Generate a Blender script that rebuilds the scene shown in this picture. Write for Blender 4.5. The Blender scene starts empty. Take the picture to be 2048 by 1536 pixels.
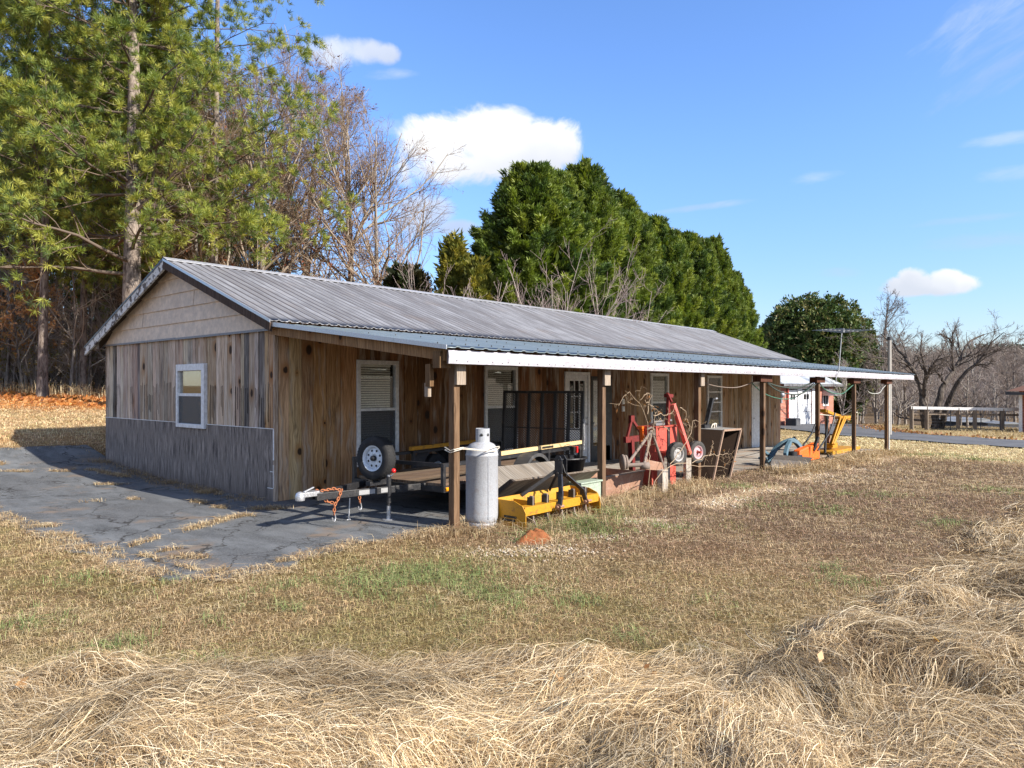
import bpy, math, random
import numpy as np
from mathutils import Vector, Matrix

# ------------------------------------------------------------------ camera, sky, sun, exposure
SC = bpy.context.scene
COL = SC.collection
random.seed(7)
RNG = np.random.default_rng(11)
CAM = np.array([-5.762, -9.791, 1.70])
YAW = 0.72178
FPX = 1439.56
R_ = np.array([math.sin(YAW), -math.cos(YAW)])
D_ = np.array([math.cos(YAW), math.sin(YAW)])

cd = bpy.data.cameras.new('camera')
cam = bpy.data.objects.new('camera', cd)
COL.objects.link(cam)
cd.sensor_width = 36
cd.lens = 36 * FPX / 2048
cd.shift_y = 8.32 / 2048
cd.clip_end = 3000
cd.clip_start = 0.05
cam.location = CAM
cam.rotation_euler = (math.radians(90), 0, YAW - math.radians(90))
SC.camera = cam

SUN = np.array([0.27, -1.62, 1.0])
SUN /= np.linalg.norm(SUN)
SUN_ELEV = math.asin(SUN[2])
SUN_ROT = math.atan2(SUN[0], SUN[1])
sl = bpy.data.lights.new('sun', 'SUN')
sl.energy = 5.0
sl.angle = math.radians(0.5)
sl.color = (1.0, 0.925, 0.82)
so = bpy.data.objects.new('sun', sl)
COL.objects.link(so)
so.rotation_euler = Vector(-SUN).to_track_quat('-Z', 'Y').to_euler()
SKY_STRENGTH = 0.125
SC.view_settings.view_transform = 'Standard'
SC.view_settings.look = 'None'
SC.view_settings.gamma = 1
SC.view_settings.exposure = 1.0
SC.cycles.max_bounces = 6
SC.cycles.diffuse_bounces = 3
SC.cycles.transparent_max_bounces = 8


class NT:
    """short-hand for building node trees"""
    def __init__(s, tree):
        s.t = tree
        s.n = tree.nodes
        s.l = tree.links

    def new(s, typ, **k):
        n = s.n.new(typ)
        for a, v in k.items():
            setattr(n, a, v)
        return n

    def put(s, sock, v):
        if isinstance(v, bpy.types.NodeSocket):
            s.l.new(v, sock)
        elif v is not None:
            if sock.type in ('RGBA',) and len(v) == 3:
                v = (*v, 1)
            sock.default_value = v

    def math(s, op, a, b=None, c=None, clamp=False):
        n = s.new('ShaderNodeMath', operation=op, use_clamp=clamp)
        s.put(n.inputs[0], a)
        if b is not None:
            s.put(n.inputs[1], b)
        if c is not None:
            s.put(n.inputs[2], c)
        return n.outputs[0]

    def vmath(s, op, a, b=None):
        n = s.new('ShaderNodeVectorMath', operation=op)
        s.put(n.inputs[0], a)
        if b is not None:
            s.put(n.inputs[1], b)
        return n.outputs['Value'] if op in ('DOT_PRODUCT', 'LENGTH', 'DISTANCE') else n.outputs['Vector']

    def mix(s, f, a, b, blend='MIX'):
        n = s.new('ShaderNodeMix', data_type='RGBA', blend_type=blend)
        s.put(n.inputs[0], f)
        s.put(n.inputs[6], a)
        s.put(n.inputs[7], b)
        return n.outputs[2]

    def ramp(s, f, lo, hi, a=0.0, b=1.0):
        n = s.new('ShaderNodeMapRange', interpolation_type='SMOOTHSTEP')
        s.put(n.inputs[0], f)
        for i, v in enumerate((lo, hi, a, b)):
            n.inputs[i + 1].default_value = v
        return n.outputs[0]

    def noise(s, vec, scale, detail=4, rough=0.55, dist=0.0):
        n = s.new('ShaderNodeTexNoise')
        s.put(n.inputs['Vector'], vec)
        n.inputs['Scale'].default_value = scale
        n.inputs['Detail'].default_value = detail
        n.inputs['Roughness'].default_value = rough
        n.inputs['Distortion'].default_value = dist
        return n.outputs['Fac']

    def comb(s, x=0.0, y=0.0, z=0.0):
        n = s.new('ShaderNodeCombineXYZ')
        for i, v in enumerate((x, y, z)):
            s.put(n.inputs[i], v)
        return n.outputs[0]

    def sep(s, v):
        n = s.new('ShaderNodeSeparateXYZ')
        s.put(n.inputs[0], v)
        return n.outputs

    def obj(s):
        return s.new('ShaderNodeTexCoord').outputs['Object']

    def pos(s):
        return s.new('ShaderNodeNewGeometry').outputs['Position']

    def attr(s, name):
        return s.new('ShaderNodeAttribute', attribute_name=name)

    def bump(s, h, strength=0.3, dist=0.01):
        n = s.new('ShaderNodeBump')
        n.inputs['Strength'].default_value = strength
        n.inputs['Distance'].default_value = dist
        s.put(n.inputs['Height'], h)
        return n.outputs[0]


def px_dir(px, py):
    """direction in the sky seen at that height and bearing"""
    v = np.array([*(D_ + R_ * (px - 1024) / FPX), (776.3 - py) / FPX])
    return v / np.linalg.norm(v)


def make_world():
    w = bpy.data.worlds.new('World')
    SC.world = w
    w.use_nodes = True
    t = NT(w.node_tree)
    t.n.clear()
    sky = t.new('ShaderNodeTexSky', sky_type='NISHITA', sun_disc=False)
    sky.sun_elevation = SUN_ELEV
    sky.sun_rotation = SUN_ROT
    sky.air_density = 1.1
    sky.dust_density = 0.35
    sky.ozone_density = 1.6
    d = t.new('ShaderNodeTexCoord').outputs['Generated']
    c = t.mix(1.0, sky.outputs[0], (0.86, 1.0, 1.12), 'MULTIPLY')
    hs = t.new('ShaderNodeHueSaturation')
    hs.inputs['Saturation'].default_value = 1.05
    hs.inputs['Value'].default_value = 1.0
    t.put(hs.inputs['Color'], c)
    c = hs.outputs[0]
    el = t.sep(d)[2]
    c = t.mix(t.ramp(el, -.02, .34), t.mix(1.0, c, (.66, .62, .72), 'MULTIPLY'), t.mix(1.0, c, (.84, .86, 1.04), 'MULTIPLY'))

    def cloud(col, blobs, nscale, namp, lo, hi, tint, opacity, stretch=(1, 1, 1), rot=0.0):
        cx_ = sum(b[0] for b in blobs) / len(blobs)
        cy_ = sum(b[1] for b in blobs) / len(blobs)
        ctr = px_dir(cx_, cy_)
        tu = np.cross(ctr, (0, 0, 1.0))
        tu /= np.linalg.norm(tu)
        tv = np.cross(tu, ctr)
        den = t.vmath('DOT_PRODUCT', d, tuple(ctr))
        den = t.math('MAXIMUM', den, 0.02)
        u = t.math('DIVIDE', t.vmath('DOT_PRODUCT', d, tuple(tu)), den)
        v = t.math('DIVIDE', t.vmath('DOT_PRODUCT', d, tuple(tv)), den)
        if rot:
            cs, sn = math.cos(rot), math.sin(rot)
            u2 = t.math('ADD', t.math('MULTIPLY', u, cs), t.math('MULTIPLY', v, sn))
            v = t.math('SUBTRACT', t.math('MULTIPLY', v, cs), t.math('MULTIPLY', u, sn))
            u = u2
        field = None
        for bx, by, a, b in blobs:
            p = px_dir(bx, by)
            p = p / (p @ ctr)
            bu, bv = p @ tu, p @ tv
            if rot:
                bu, bv = bu * cs + bv * sn, bv * cs - bu * sn
            a, b = a / FPX, b / FPX
            e = t.math('ADD', t.math('POWER', t.math('MULTIPLY', t.math('SUBTRACT', u, bu), 1 / a), 2.0),
                       t.math('POWER', t.math('MULTIPLY', t.math('SUBTRACT', v, bv), 1 / b), 2.0))
            e = t.math('SUBTRACT', 1.0, e)
            field = e if field is None else t.math('MAXIMUM', field, e)
        pv = t.comb(t.math('MULTIPLY', u, stretch[0]), t.math('MULTIPLY', v, stretch[1]), cx_ * .013)
        wv = t.noise(pv, nscale * .7, 4, .6)
        pv = t.vmath('ADD', pv, t.comb(t.math('MULTIPLY', t.math('SUBTRACT', wv, .5), .06), t.math('MULTIPLY', t.math('SUBTRACT', wv, .5), -.04), 0.0))
        n1 = t.noise(pv, nscale, 9, 0.62, 0.35)
        f = t.math('MULTIPLY_ADD', t.math('SUBTRACT', n1, 0.5), namp, field)
        f = t.ramp(f, lo, hi, 0.0, opacity)
        f = t.math('MULTIPLY', f, t.math('GREATER_THAN', t.vmath('DOT_PRODUCT', d, tuple(ctr)), 0.5))
        n2 = t.noise(pv, nscale * .6, 3, 0.5)
        tc = t.mix(t.ramp(t.math('MULTIPLY_ADD', v, 5.0, n2), .30, .72), tuple(x * f_ for x, f_ in zip(tint, (.66, .70, .78))), tint)
        return t.mix(f, col, tc)

    W1 = (4.6, 4.6, 4.65)
    W2 = (3.7, 3.9, 4.3)
    # unseen pale cloud overhead and behind the camera, added for neutral fill light
    vn = t.noise(d, 3.0, 5, .6)
    fill_veil = t.math('MAXIMUM', t.ramp(el, .50, .75), t.ramp(t.vmath('DOT_PRODUCT', d, (*D_, 0.0)), .15, -.25))
    fill_veil = t.math('MULTIPLY', fill_veil, t.ramp(vn, .25, .6, .10, .52))
    c = t.mix(fill_veil, c, (3.1, 3.0, 2.9))
    c = cloud(c, [(985, 285, 95, 62), (880, 300, 90, 60), (1090, 300, 78, 52), (900, 335, 110, 42), (1010, 320, 120, 42), (850, 290, 60, 50)], 9, 4.4, -.35, .60, W1, .98)
    c = cloud(c, [(665, 105, 55, 30), (720, 100, 60, 22), (770, 108, 26, 18)], 13, 3.6, -.3, .9, W2, .85)
    c = cloud(c, [(845, 430, 60, 40), (880, 420, 32, 28), (915, 455, 45, 16)], 11, 3.6, -.4, .9, W2, .75)
    c = cloud(c, [(1828, 568, 48, 20), (1885, 570, 56, 18), (1850, 572, 70, 14), (1822, 555, 26, 18), (1888, 556, 28, 16)], 18, 3.0, -.3, .55, W1, .95)
    c = cloud(c, [(1965, 75, 130, 62), (1990, 140, 120, 40)], 8, 4.0, .1, 1.9, W2, .4, (1.2, 4, 1), .5)
    c = cloud(c, [(2030, 275, 70, 12), (2040, 345, 60, 18), (1975, 485, 120, 20), (1950, 437, 120, 10), (1640, 355, 55, 14), (1400, 415, 110, 8)], 8, 3.4, .1, 2.0, W2, .45, (1, 4, 1))
    c = cloud(c, [(790, 255, 50, 18), (780, 150, 60, 12), (1680, 545, 60, 12)], 9, 3.4, .1, 2.0, W2, .4, (1, 3, 1))
    bg = t.new('ShaderNodeBackground')
    bg.inputs['Strength'].default_value = SKY_STRENGTH
    t.put(bg.inputs['Color'], c)
    out = t.new('ShaderNodeOutputWorld')
    t.l.new(bg.outputs[0], out.inputs['Surface'])
    w.cycles.sampling_method = 'MANUAL'
    w.cycles.sample_map_resolution = 512


make_world()

# ------------------------------------------------------------------ mesh helpers
def nrm(v):
    v = np.asarray(v, float)
    return v / (np.linalg.norm(v) + 1e-12)


def rot2(p, a):
    c, s = math.cos(a), math.sin(a)
    return np.array([p[0] * c - p[1] * s, p[0] * s + p[1] * c])


class MB:
    """collects shapes; build() links them as one mesh object"""
    def __init__(s):
        s.v, s.f, s.c, s.mi, s.sd, s.sm = [], [], [], [], [], []
        s.col, s.m, s.seed, s.smooth = (1, 1, 1), 0, 0.0, False

    def add(s, vs, fs):
        o = len(s.v)
        for v in vs:
            s.v.append((float(v[0]), float(v[1]), float(v[2])))
            s.c.append(s.col)
            s.sd.append(s.seed)
        for f in fs:
            s.f.append(tuple(o + i for i in f))
            s.mi.append(s.m)
            s.sm.append(s.smooth)
        return s

    def box(s, a, b):
        (x0, y0, z0), (x1, y1, z1) = a, b
        vs = [(x0, y0, z0), (x1, y0, z0), (x1, y1, z0), (x0, y1, z0), (x0, y0, z1), (x1, y0, z1), (x1, y1, z1), (x0, y1, z1)]
        return s.add(vs, [(3, 2, 1, 0), (4, 5, 6, 7), (0, 1, 5, 4), (1, 2, 6, 5), (2, 3, 7, 6), (3, 0, 4, 7)])

    def hexa(s, vs):
        return s.add(vs, [(3, 2, 1, 0), (4, 5, 6, 7), (0, 1, 5, 4), (1, 2, 6, 5), (2, 3, 7, 6), (3, 0, 4, 7)])

    def beam(s, p0, p1, w, h, up=(0, 0, 1)):
        p0, p1 = np.array(p0, float), np.array(p1, float)
        d = nrm(p1 - p0)
        sx = np.cross(d, up)
        if np.linalg.norm(sx) < 1e-4:
            sx = np.cross(d, (1, 0, 0))
        sx = nrm(sx) * w / 2
        uz = nrm(np.cross(sx, d)) * h / 2
        vs = [p0 - sx - uz, p0 + sx - uz, p0 + sx + uz, p0 - sx + uz, p1 - sx - uz, p1 + sx - uz, p1 + sx + uz, p1 - sx + uz]
        return s.add(vs, [(0, 1, 2, 3), (7, 6, 5, 4), (4, 5, 1, 0), (5, 6, 2, 1), (6, 7, 3, 2), (7, 4, 0, 3)])

    def strip(s, pts, w, h, up):
        """bent flat bar along a polyline; w across, h along 'up'"""
        P = [np.array(p, float) for p in pts]
        up = nrm(up)
        rings = []
        for i, p in enumerate(P):
            d = nrm(P[min(i + 1, len(P) - 1)] - P[max(i - 1, 0)])
            n = nrm(np.cross(d, up))
            rings.append([p - n * w / 2 - up * h / 2, p + n * w / 2 - up * h / 2, p + n * w / 2 + up * h / 2, p - n * w / 2 + up * h / 2])
        vs = [v for r in rings for v in r]
        fs = [(0, 1, 2, 3), tuple(4 * (len(P) - 1) + i for i in (3, 2, 1, 0))]
        for k in range(len(P) - 1):
            for i in range(4):
                j = (i + 1) % 4
                fs.append((4 * k + j, 4 * k + i, 4 * k + 4 + i, 4 * k + 4 + j))
        return s.add(vs, fs)

    def tube(s, pts, r, n=8, cap=True):
        P = [np.array(p, float) for p in pts]
        rs = r if hasattr(r, '__len__') else [r] * len(P)
        d0 = nrm(P[1] - P[0])
        a = np.cross(d0, (0, 0, 1))
        if np.linalg.norm(a) < .05:
            a = np.cross(d0, (1, 0, 0))
        a = nrm(a)
        vs, fs = [], []
        for i, p in enumerate(P):
            d = nrm(P[min(i + 1, len(P) - 1)] - P[max(i - 1, 0)])
            a = nrm(a - d * (a @ d))
            b = np.cross(d, a)
            for k in range(n):
                t = 2 * math.pi * k / n
                vs.append(p + (a * math.cos(t) + b * math.sin(t)) * rs[i])
        for i in range(len(P) - 1):
            for k in range(n):
                j = (k + 1) % n
                fs.append((i * n + k, i * n + j, i * n + n + j, i * n + n + k))
        sm = s.smooth
        s.smooth = True
        s.add(vs, fs)
        s.smooth = sm
        if cap:
            s.add(vs[:n], [tuple(range(n))[::-1]])
            s.add(vs[-n:], [tuple(range(n))])
        return s

    def lathe(s, prof, c, axis=(0, 0, 1), n=24):
        """prof: (radius, distance along the axis)"""
        ax = nrm(axis)
        a = np.cross(ax, (0, 0, 1))
        if np.linalg.norm(a) < .05:
            a = np.array([1.0, 0, 0])
        a = nrm(a)
        b = np.cross(ax, a)
        c = np.array(c, float)
        vs, fs = [], []
        for r, h in prof:
            for k in range(n):
                t = 2 * math.pi * k / n
                vs.append(c + ax * h + (a * math.cos(t) + b * math.sin(t)) * r)
        for i in range(len(prof) - 1):
            for k in range(n):
                j = (k + 1) % n
                fs.append((i * n + k, i * n + j, i * n + n + j, i * n + n + k))
        sm = s.smooth
        s.smooth = True
        s.add(vs, fs)
        s.smooth = sm
        return s

    def prism(s, poly, ext):
        """polygon of 3D points pushed along ext"""
        P = [np.array(p, float) for p in poly]
        e = np.array(ext, float)
        n = len(P)
        vs = P + [p + e for p in P]
        fs = [tuple(range(n))[::-1], tuple(range(n, 2 * n))]
        for i in range(n):
            j = (i + 1) % n
            fs.append((i, j, n + j, n + i))
        return s.add(vs, fs)

    def torus(s, c, R, r, axis, n=24, m=8):
        prof = [(R + r * math.cos(2 * math.pi * k / m), r * math.sin(2 * math.pi * k / m)) for k in range(m + 1)]
        return s.lathe(prof, c, axis, n)

    def build(s, name, mat, parent=None, bevel=0.0, solid=0.0):
        me = bpy.data.meshes.new(name)
        org = Vector((0, 0, 0))
        rt = parent
        while rt is not None and rt.parent is not None:
            rt = rt.parent
        inv = rt['_inv'] if rt is not None and '_inv' in rt else None
        V = np.array(s.v)
        if rt is not None and not rt.get('_local'):
            V = V - np.array(rt.location)
        me.from_pydata([tuple(v) for v in V], [], s.f)
        mats = mat if isinstance(mat, (list, tuple)) else [mat]
        for m in mats:
            me.materials.append(m)
        me.polygons.foreach_set('material_index', s.mi)
        me.polygons.foreach_set('use_smooth', s.sm)
        ca = me.attributes.new('col', 'FLOAT_COLOR', 'POINT')
        ca.data.foreach_set('color', np.concatenate([np.array(s.c, float), np.ones((len(s.c), 1))], 1).ravel())
        sa = me.attributes.new('seed', 'FLOAT', 'POINT')
        sa.data.foreach_set('value', s.sd)
        me.update()
        o = bpy.data.objects.new(name, me)
        COL.objects.link(o)
        if parent is not None:
            o.parent = parent
        if bevel:
            b = o.modifiers.new('bevel', 'BEVEL')
            b.width = bevel
            b.segments = 2
            b.limit_method = 'ANGLE'
            b.angle_limit = math.radians(50)
        return o


def np_mesh(name, V, F, C=None, mat=None, parent=None, smooth=False, seed=None):
    """big mesh straight from arrays; F is (n,3) or (n,4)"""
    me = bpy.data.meshes.new(name)
    V = np.asarray(V, np.float32)
    F = np.asarray(F, np.int32)
    if parent is not None:
        rt = parent
        while rt.parent is not None:
            rt = rt.parent
        if not rt.get('_local'):
            V = V - np.array(rt.location, np.float32)
    k = F.shape[1]
    me.vertices.add(len(V))
    me.vertices.foreach_set('co', V.ravel())
    me.loops.add(F.size)
    me.loops.foreach_set('vertex_index', F.ravel())
    me.polygons.add(len(F))
    me.polygons.foreach_set('loop_start', np.arange(len(F), dtype=np.int32) * k)
    if smooth:
        me.polygons.foreach_set('use_smooth', np.ones(len(F), bool))
    if C is not None:
        ca = me.attributes.new('col', 'FLOAT_COLOR', 'POINT')
        ca.data.foreach_set('color', np.concatenate([np.asarray(C, np.float32), np.ones((len(C), 1), np.float32)], 1).ravel())
    if mat:
        me.materials.append(mat)
    me.update(calc_edges=True)
    o = bpy.data.objects.new(name, me)
    COL.objects.link(o)
    if parent is not None:
        o.parent = parent
    return o


def tag(o, label=None, cat=None, group=None, kind=None):
    for k, v in (('label', label), ('category', cat), ('group', group), ('kind', kind)):
        if v:
            o[k] = v
    return o


def thing(name, label, cat, loc=(0, 0, 0), rz=0.0, group=None, local=False):
    o = bpy.data.objects.new(name, None)
    COL.objects.link(o)
    o.location = loc
    o.rotation_euler = (0, 0, rz)
    o.empty_display_size = .1
    if local:
        o['_local'] = 1
    return tag(o, label, cat, group)


def copy_tree(o, parent=None):
    c = o.copy()
    COL.objects.link(c)
    if parent is not None:
        c.parent = parent
    for ch in list(o.children):
        copy_tree(ch, c)
    return c


# smooth value noise on the plane
_G = RNG.random((256, 256))


def vnoise(x, y, sc=1.0, off=0):
    x = np.asarray(x, float) * sc + 1000 + off * 17.3
    y = np.asarray(y, float) * sc + 1000 + off * 5.7
    xi, yi = np.floor(x).astype(int), np.floor(y).astype(int)
    fx, fy = x - xi, y - yi
    fx, fy = fx * fx * (3 - 2 * fx), fy * fy * (3 - 2 * fy)
    g = lambda a, b: _G[a % 256, b % 256]
    return (g(xi, yi) * (1 - fx) + g(xi + 1, yi) * fx) * (1 - fy) + (g(xi, yi + 1) * (1 - fx) + g(xi + 1, yi + 1) * fx) * fy


def fbm(x, y, sc=1.0, off=0, o=4):
    r, a, t = 0, .5, 0
    for i in range(o):
        r = r + a * vnoise(x, y, sc * 2 ** i, off + i * 3)
        t += a
        a *= .5
    return r / t


def sstep(x, a, b):
    t = np.clip((np.asarray(x, float) - a) / (b - a), 0, 1)
    return t * t * (3 - 2 * t)


# ------------------------------------------------------------------ lie of the land
def hay_edge(x):
    """border between mown lawn and the uncut field"""
    return np.interp(x, [-9, -5.5, -4.55, -3.7, -3.1, -2.5, -2.0, -1.3, -.5, .5, 1.9, 3.5, 7.6, 30],
                     [-3.7, -4.4, -4.95, -5.4, -6.15, -6.75, -7.35, -7.7, -7.9, -8.05, -8.1, -8.2, -8.4, -9.2])


def hay_mask(x, y):
    e = hay_edge(x) + (fbm(x, y, 1.3, 5) - .5) * .75
    return sstep(e - y, -.05, .3) * (1 - sstep(x, 14, 18))


def height(x, y):
    x = np.asarray(x, float)
    y = np.asarray(y, float)
    zx = np.interp(x, [-60, 6, 9.24, 12.8, 15.6, 19, 30, 45, 60, 85, 120, 200], [0, 0, -.06, -.14, -.2, -.33, -.58, -.84, -1.35, -2.4, -3.2, -3])
    zb = np.interp(y, [-200, 3.6, 5, 6.6, 7.6, 9.2, 12, 20, 32, 45, 90, 400], [0, 0, .08, .18, .36, .62, .84, 1.2, 1.62, 1.75, 2.0, 3])
    wb = 1 - sstep(x, 1, 30)
    z = zx + zb * wb
    dist = np.hypot(x - CAM[0], y - CAM[1])
    # wooded hill far off to the east
    z = z + 8.5 * sstep(dist, 120, 235) * sstep(x, 50, 110)
    n = (fbm(x, y, .45, 2) - .5) * .10 * (1 - sstep(dist, 40, 80))
    pad = sstep(x, -4.2, -2.9) * (1 - sstep(x, 20.5, 23)) * sstep(y, -4.3, -3.5) * (1 - sstep(y, 7, 9))
    z = z + n * (1 - pad)
    return z


def hay_height(x, y):
    m = hay_mask(x, y)
    b = fbm(x, y, 1.5, 21, 3)
    return m * (.02 + (.13 - .08 * sstep(x, -1, 4)) * sstep(b, .40, .66))


def gp(px, py):
    """the ground point seen in that direction"""
    d = np.array([*(D_ + R_ * (px - 1024) / FPX), (776.3 - py) / FPX])
    t = 1.5
    for _ in range(4000):
        p = CAM + d * t
        if p[2] <= height(p[0], p[1]):
            break
        t += .02
    return p


def at(px, depth, z=None):
    l = (px - 1024) / FPX * depth
    x, y = CAM[:2] + R_ * l + D_ * depth
    return np.array([x, y, float(height(x, y)) if z is None else z])


def on_y(px, py, Y):
    """point of the plane Y = const"""
    d = np.array([*(D_ + R_ * (px - 1024) / FPX), (776.3 - py) / FPX])
    return CAM + d * (Y - CAM[1]) / d[1]

# ------------------------------------------------------------------ materials
def material(name, fn):
    m = bpy.data.materials.new(name)
    m.use_nodes = True
    t = NT(m.node_tree)
    b = t.n['Principled BSDF']
    fn(t, b)
    return m


def painted(name, col, rough=.5, metal=0.0, dirt=.35, dirtcol=(.12, .08, .05), scale=6.0, bump=.1, spec=.4):
    """paint or metal with blotches, scuffs and a little unevenness"""
    def f(t, b):
        o = t.obj()
        n = t.noise(o, scale, 6, .62)
        n2 = t.noise(o, scale * 7, 4, .6)
        c = t.mix(t.ramp(n2, .3, .75), tuple(x * .8 for x in col), tuple(min(x * 1.12, 1) for x in col))
        c = t.mix(t.ramp(n, .52, .72, 0, dirt), c, dirtcol)
        t.put(b.inputs['Base Color'], c)
        t.put(b.inputs['Roughness'], t.ramp(n2, .2, .8, max(rough - .12, .05), min(rough + .2, 1)))
        b.inputs['Metallic'].default_value = metal
        b.inputs['Specular IOR Level'].default_value = spec
        t.put(b.inputs['Normal'], t.bump(n2, bump, .004))
    return material(name, f)


def wood(name, tintmix=0.0, grain=25.0, stain=.55, knots=.62, rough=.85, staincol=(.035, .03, .03), weather=0.0):
    """weathered timber: 'col' is the colour of the piece, 'seed' shifts its grain"""
    def f(t, b):
        p = t.sep(t.obj())
        sd = t.attr('seed').outputs['Fac']
        u = t.math('ADD', p[0], p[1])
        uo = t.math('MULTIPLY_ADD', sd, 37.7, u)
        warp = t.math('MULTIPLY', t.math('SUBTRACT', t.noise(t.comb(uo, p[2], sd), 2.2, 2), .5), .12)
        ug = t.math('ADD', uo, warp)
        g1 = t.noise(t.comb(ug, t.math('MULTIPLY', p[2], .035), sd), grain * 2.2, 5, .65)
        g2 = t.noise(t.comb(ug, t.math('MULTIPLY', p[2], .07), sd), grain * .5, 3, .55)
        col = t.attr('col').outputs['Color']
        c = t.mix(t.ramp(g1, .30, .68), t.mix(1.0, col, (.42, .37, .33), 'MULTIPLY'), t.mix(1.0, col, (1.22, 1.18, 1.12), 'MULTIPLY'))
        c = t.mix(t.ramp(g2, .3, .75, 0, .55), c, t.mix(1.0, col, (.62, .50, .38), 'MULTIPLY'))
        st = t.noise(t.comb(uo, t.math('MULTIPLY', p[2], .22), t.math('MULTIPLY', sd, 5.0)), 4.5, 5, .62)
        c = t.mix(t.ramp(st, .56, .70, 0, stain), c, staincol)
        wt = t.noise(t.comb(ug, t.math('MULTIPLY', p[2], .10), t.math('MULTIPLY', sd, 3.0)), 7.5, 5, .65)
        if weather:
            c = t.mix(t.ramp(wt, .50, .66, 0, weather), c, t.mix(g1, (.30, .265, .225), (.58, .51, .43)))
        if knots:
            vo = t.new('ShaderNodeTexVoronoi', voronoi_dimensions='2D', feature='F1')
            t.put(vo.inputs['Vector'], t.comb(t.math('MULTIPLY', uo, 2.9), t.math('MULTIPLY_ADD', sd, 9.0, t.math('MULTIPLY', p[2], 2.0))))
            vo.inputs['Scale'].default_value = 1.0
            cc = t.sep(vo.outputs['Color'])
            have = t.math('GREATER_THAN', cc[0], knots)
            dd = t.math('ADD', vo.outputs['Distance'], t.math('MULTIPLY', t.math('SUBTRACT', g2, .5), .12))
            dd = t.math('DIVIDE', dd, t.math('MULTIPLY_ADD', cc[1], 1.1, .35))
            k = t.math('MULTIPLY', t.ramp(dd, .08, .14, .95, 0), have)
            halo = t.math('MULTIPLY', t.ramp(dd, .10, .42, .75, 0), have)
            c = t.mix(halo, c, t.mix(1.0, col, (.55, .36, .2), 'MULTIPLY'))
            c = t.mix(k, c, (.03, .018, .012))
        t.put(b.inputs['Base Color'], c)
        b.inputs['Roughness'].default_value = rough
        b.inputs['Specular IOR Level'].default_value = .2
        t.put(b.inputs['Normal'], t.bump(g1, .45, .006))
    return material(name, f)


def leafy(name, trans=.3, rough=.55, var=.0, spec=.3, fresh=(1.25, 1.3, .55)):
    """foliage, needles, grass: colour from the 'col' attribute"""
    def f(t, b):
        c = t.attr('col').outputs['Color']
        out = t.n['Material Output']
        t.put(b.inputs['Base Color'], c)
        b.inputs['Roughness'].default_value = rough
        b.inputs['Specular IOR Level'].default_value = spec
        if trans:
            tr = t.new('ShaderNodeBsdfTranslucent')
            t.put(tr.inputs['Color'], t.mix(1.0, c, fresh, 'MULTIPLY'))
            mx = t.new('ShaderNodeMixShader')
            mx.inputs[0].default_value = trans
            t.l.new(b.outputs[0], mx.inputs[1])
            t.l.new(tr.outputs[0], mx.inputs[2])
            t.l.new(mx.outputs[0], out.inputs['Surface'])
    return material(name, f)


M = {}
M['siding'] = wood('weathered_siding', stain=.7, staincol=(.07, .062, .06), knots=.80, weather=.5)
M['porch_siding'] = wood('brown_siding', weather=.55, knots=.55, stain=.55, staincol=(.03, .018, .01))
M['timber'] = wood('timber', knots=.7, stain=.35)
M['grey_wood'] = wood('grey_wood', knots=False, stain=.4, grain=30)


def _wains(t, b):
    p = t.sep(t.obj())
    sd = t.attr('seed').outputs['Fac']
    u = t.math('ADD', p[1], t.math('MULTIPLY', sd, 11.0))
    warp = t.math('MULTIPLY', t.math('SUBTRACT', t.noise(t.comb(u, p[2], 0.0), 3.0, 2), .5), .10)
    g = t.noise(t.comb(t.math('ADD', u, warp), t.math('MULTIPLY', p[2], .05), 0.0), 46, 6, .68)
    s = t.noise(t.comb(u, t.math('MULTIPLY', p[2], .3), 3.0), 5, 5, .6)
    fl = t.noise(t.comb(t.math('MULTIPLY', u, 3.0), p[2], 9.0), 9, 5, .7)
    c = t.mix(t.ramp(g, .38, .64), (.048, .038, .034), (.33, .28, .245))
    c = t.mix(t.ramp(s, .42, .68, 0, .7), c, (.20, .165, .14))
    c = t.mix(t.ramp(fl, .62, .74, 0, .5), c, (.40, .38, .36))
    c = t.mix(t.ramp(p[2], .0, .35, .45, 0), c, (.10, .075, .06))
    t.put(b.inputs['Base Color'], c)
    b.inputs['Roughness'].default_value = .9
    t.put(b.inputs['Normal'], t.bump(g, .4, .004))


M['wainscot'] = material('grey_plywood', _wains)
M['lap'] = painted('beige_lap_siding', (.66, .55, .435), .7, 0, .22, (.38, .29, .22), 1.4, .05)
M['white_trim'] = painted('white_trim', (.74, .74, .735), .5, 0, .22, (.48, .44, .39), 2.5, .02)
M['white_door'] = painted('white_door', (.68, .69, .70), .45, 0, .2, (.44, .42, .39), 2.5, .02)
M['grey_metal'] = painted('grey_metal', (.20, .20, .21), .5, .3, .4)
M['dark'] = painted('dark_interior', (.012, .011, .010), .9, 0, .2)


def _peel(t, b):
    o = t.obj()
    n = t.noise(o, 7, 6, .7, .3)
    n2 = t.noise(o, 40, 4)
    c = t.mix(t.ramp(n, .50, .54), (.62, .62, .60), t.mix(n2, (.05, .04, .035), (.16, .13, .11)))
    t.put(b.inputs['Base Color'], c)
    b.inputs['Roughness'].default_value = .8
    t.put(b.inputs['Normal'], t.bump(n, .3, .006))


M['peeling'] = material('peeling_white_paint', _peel)


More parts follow.
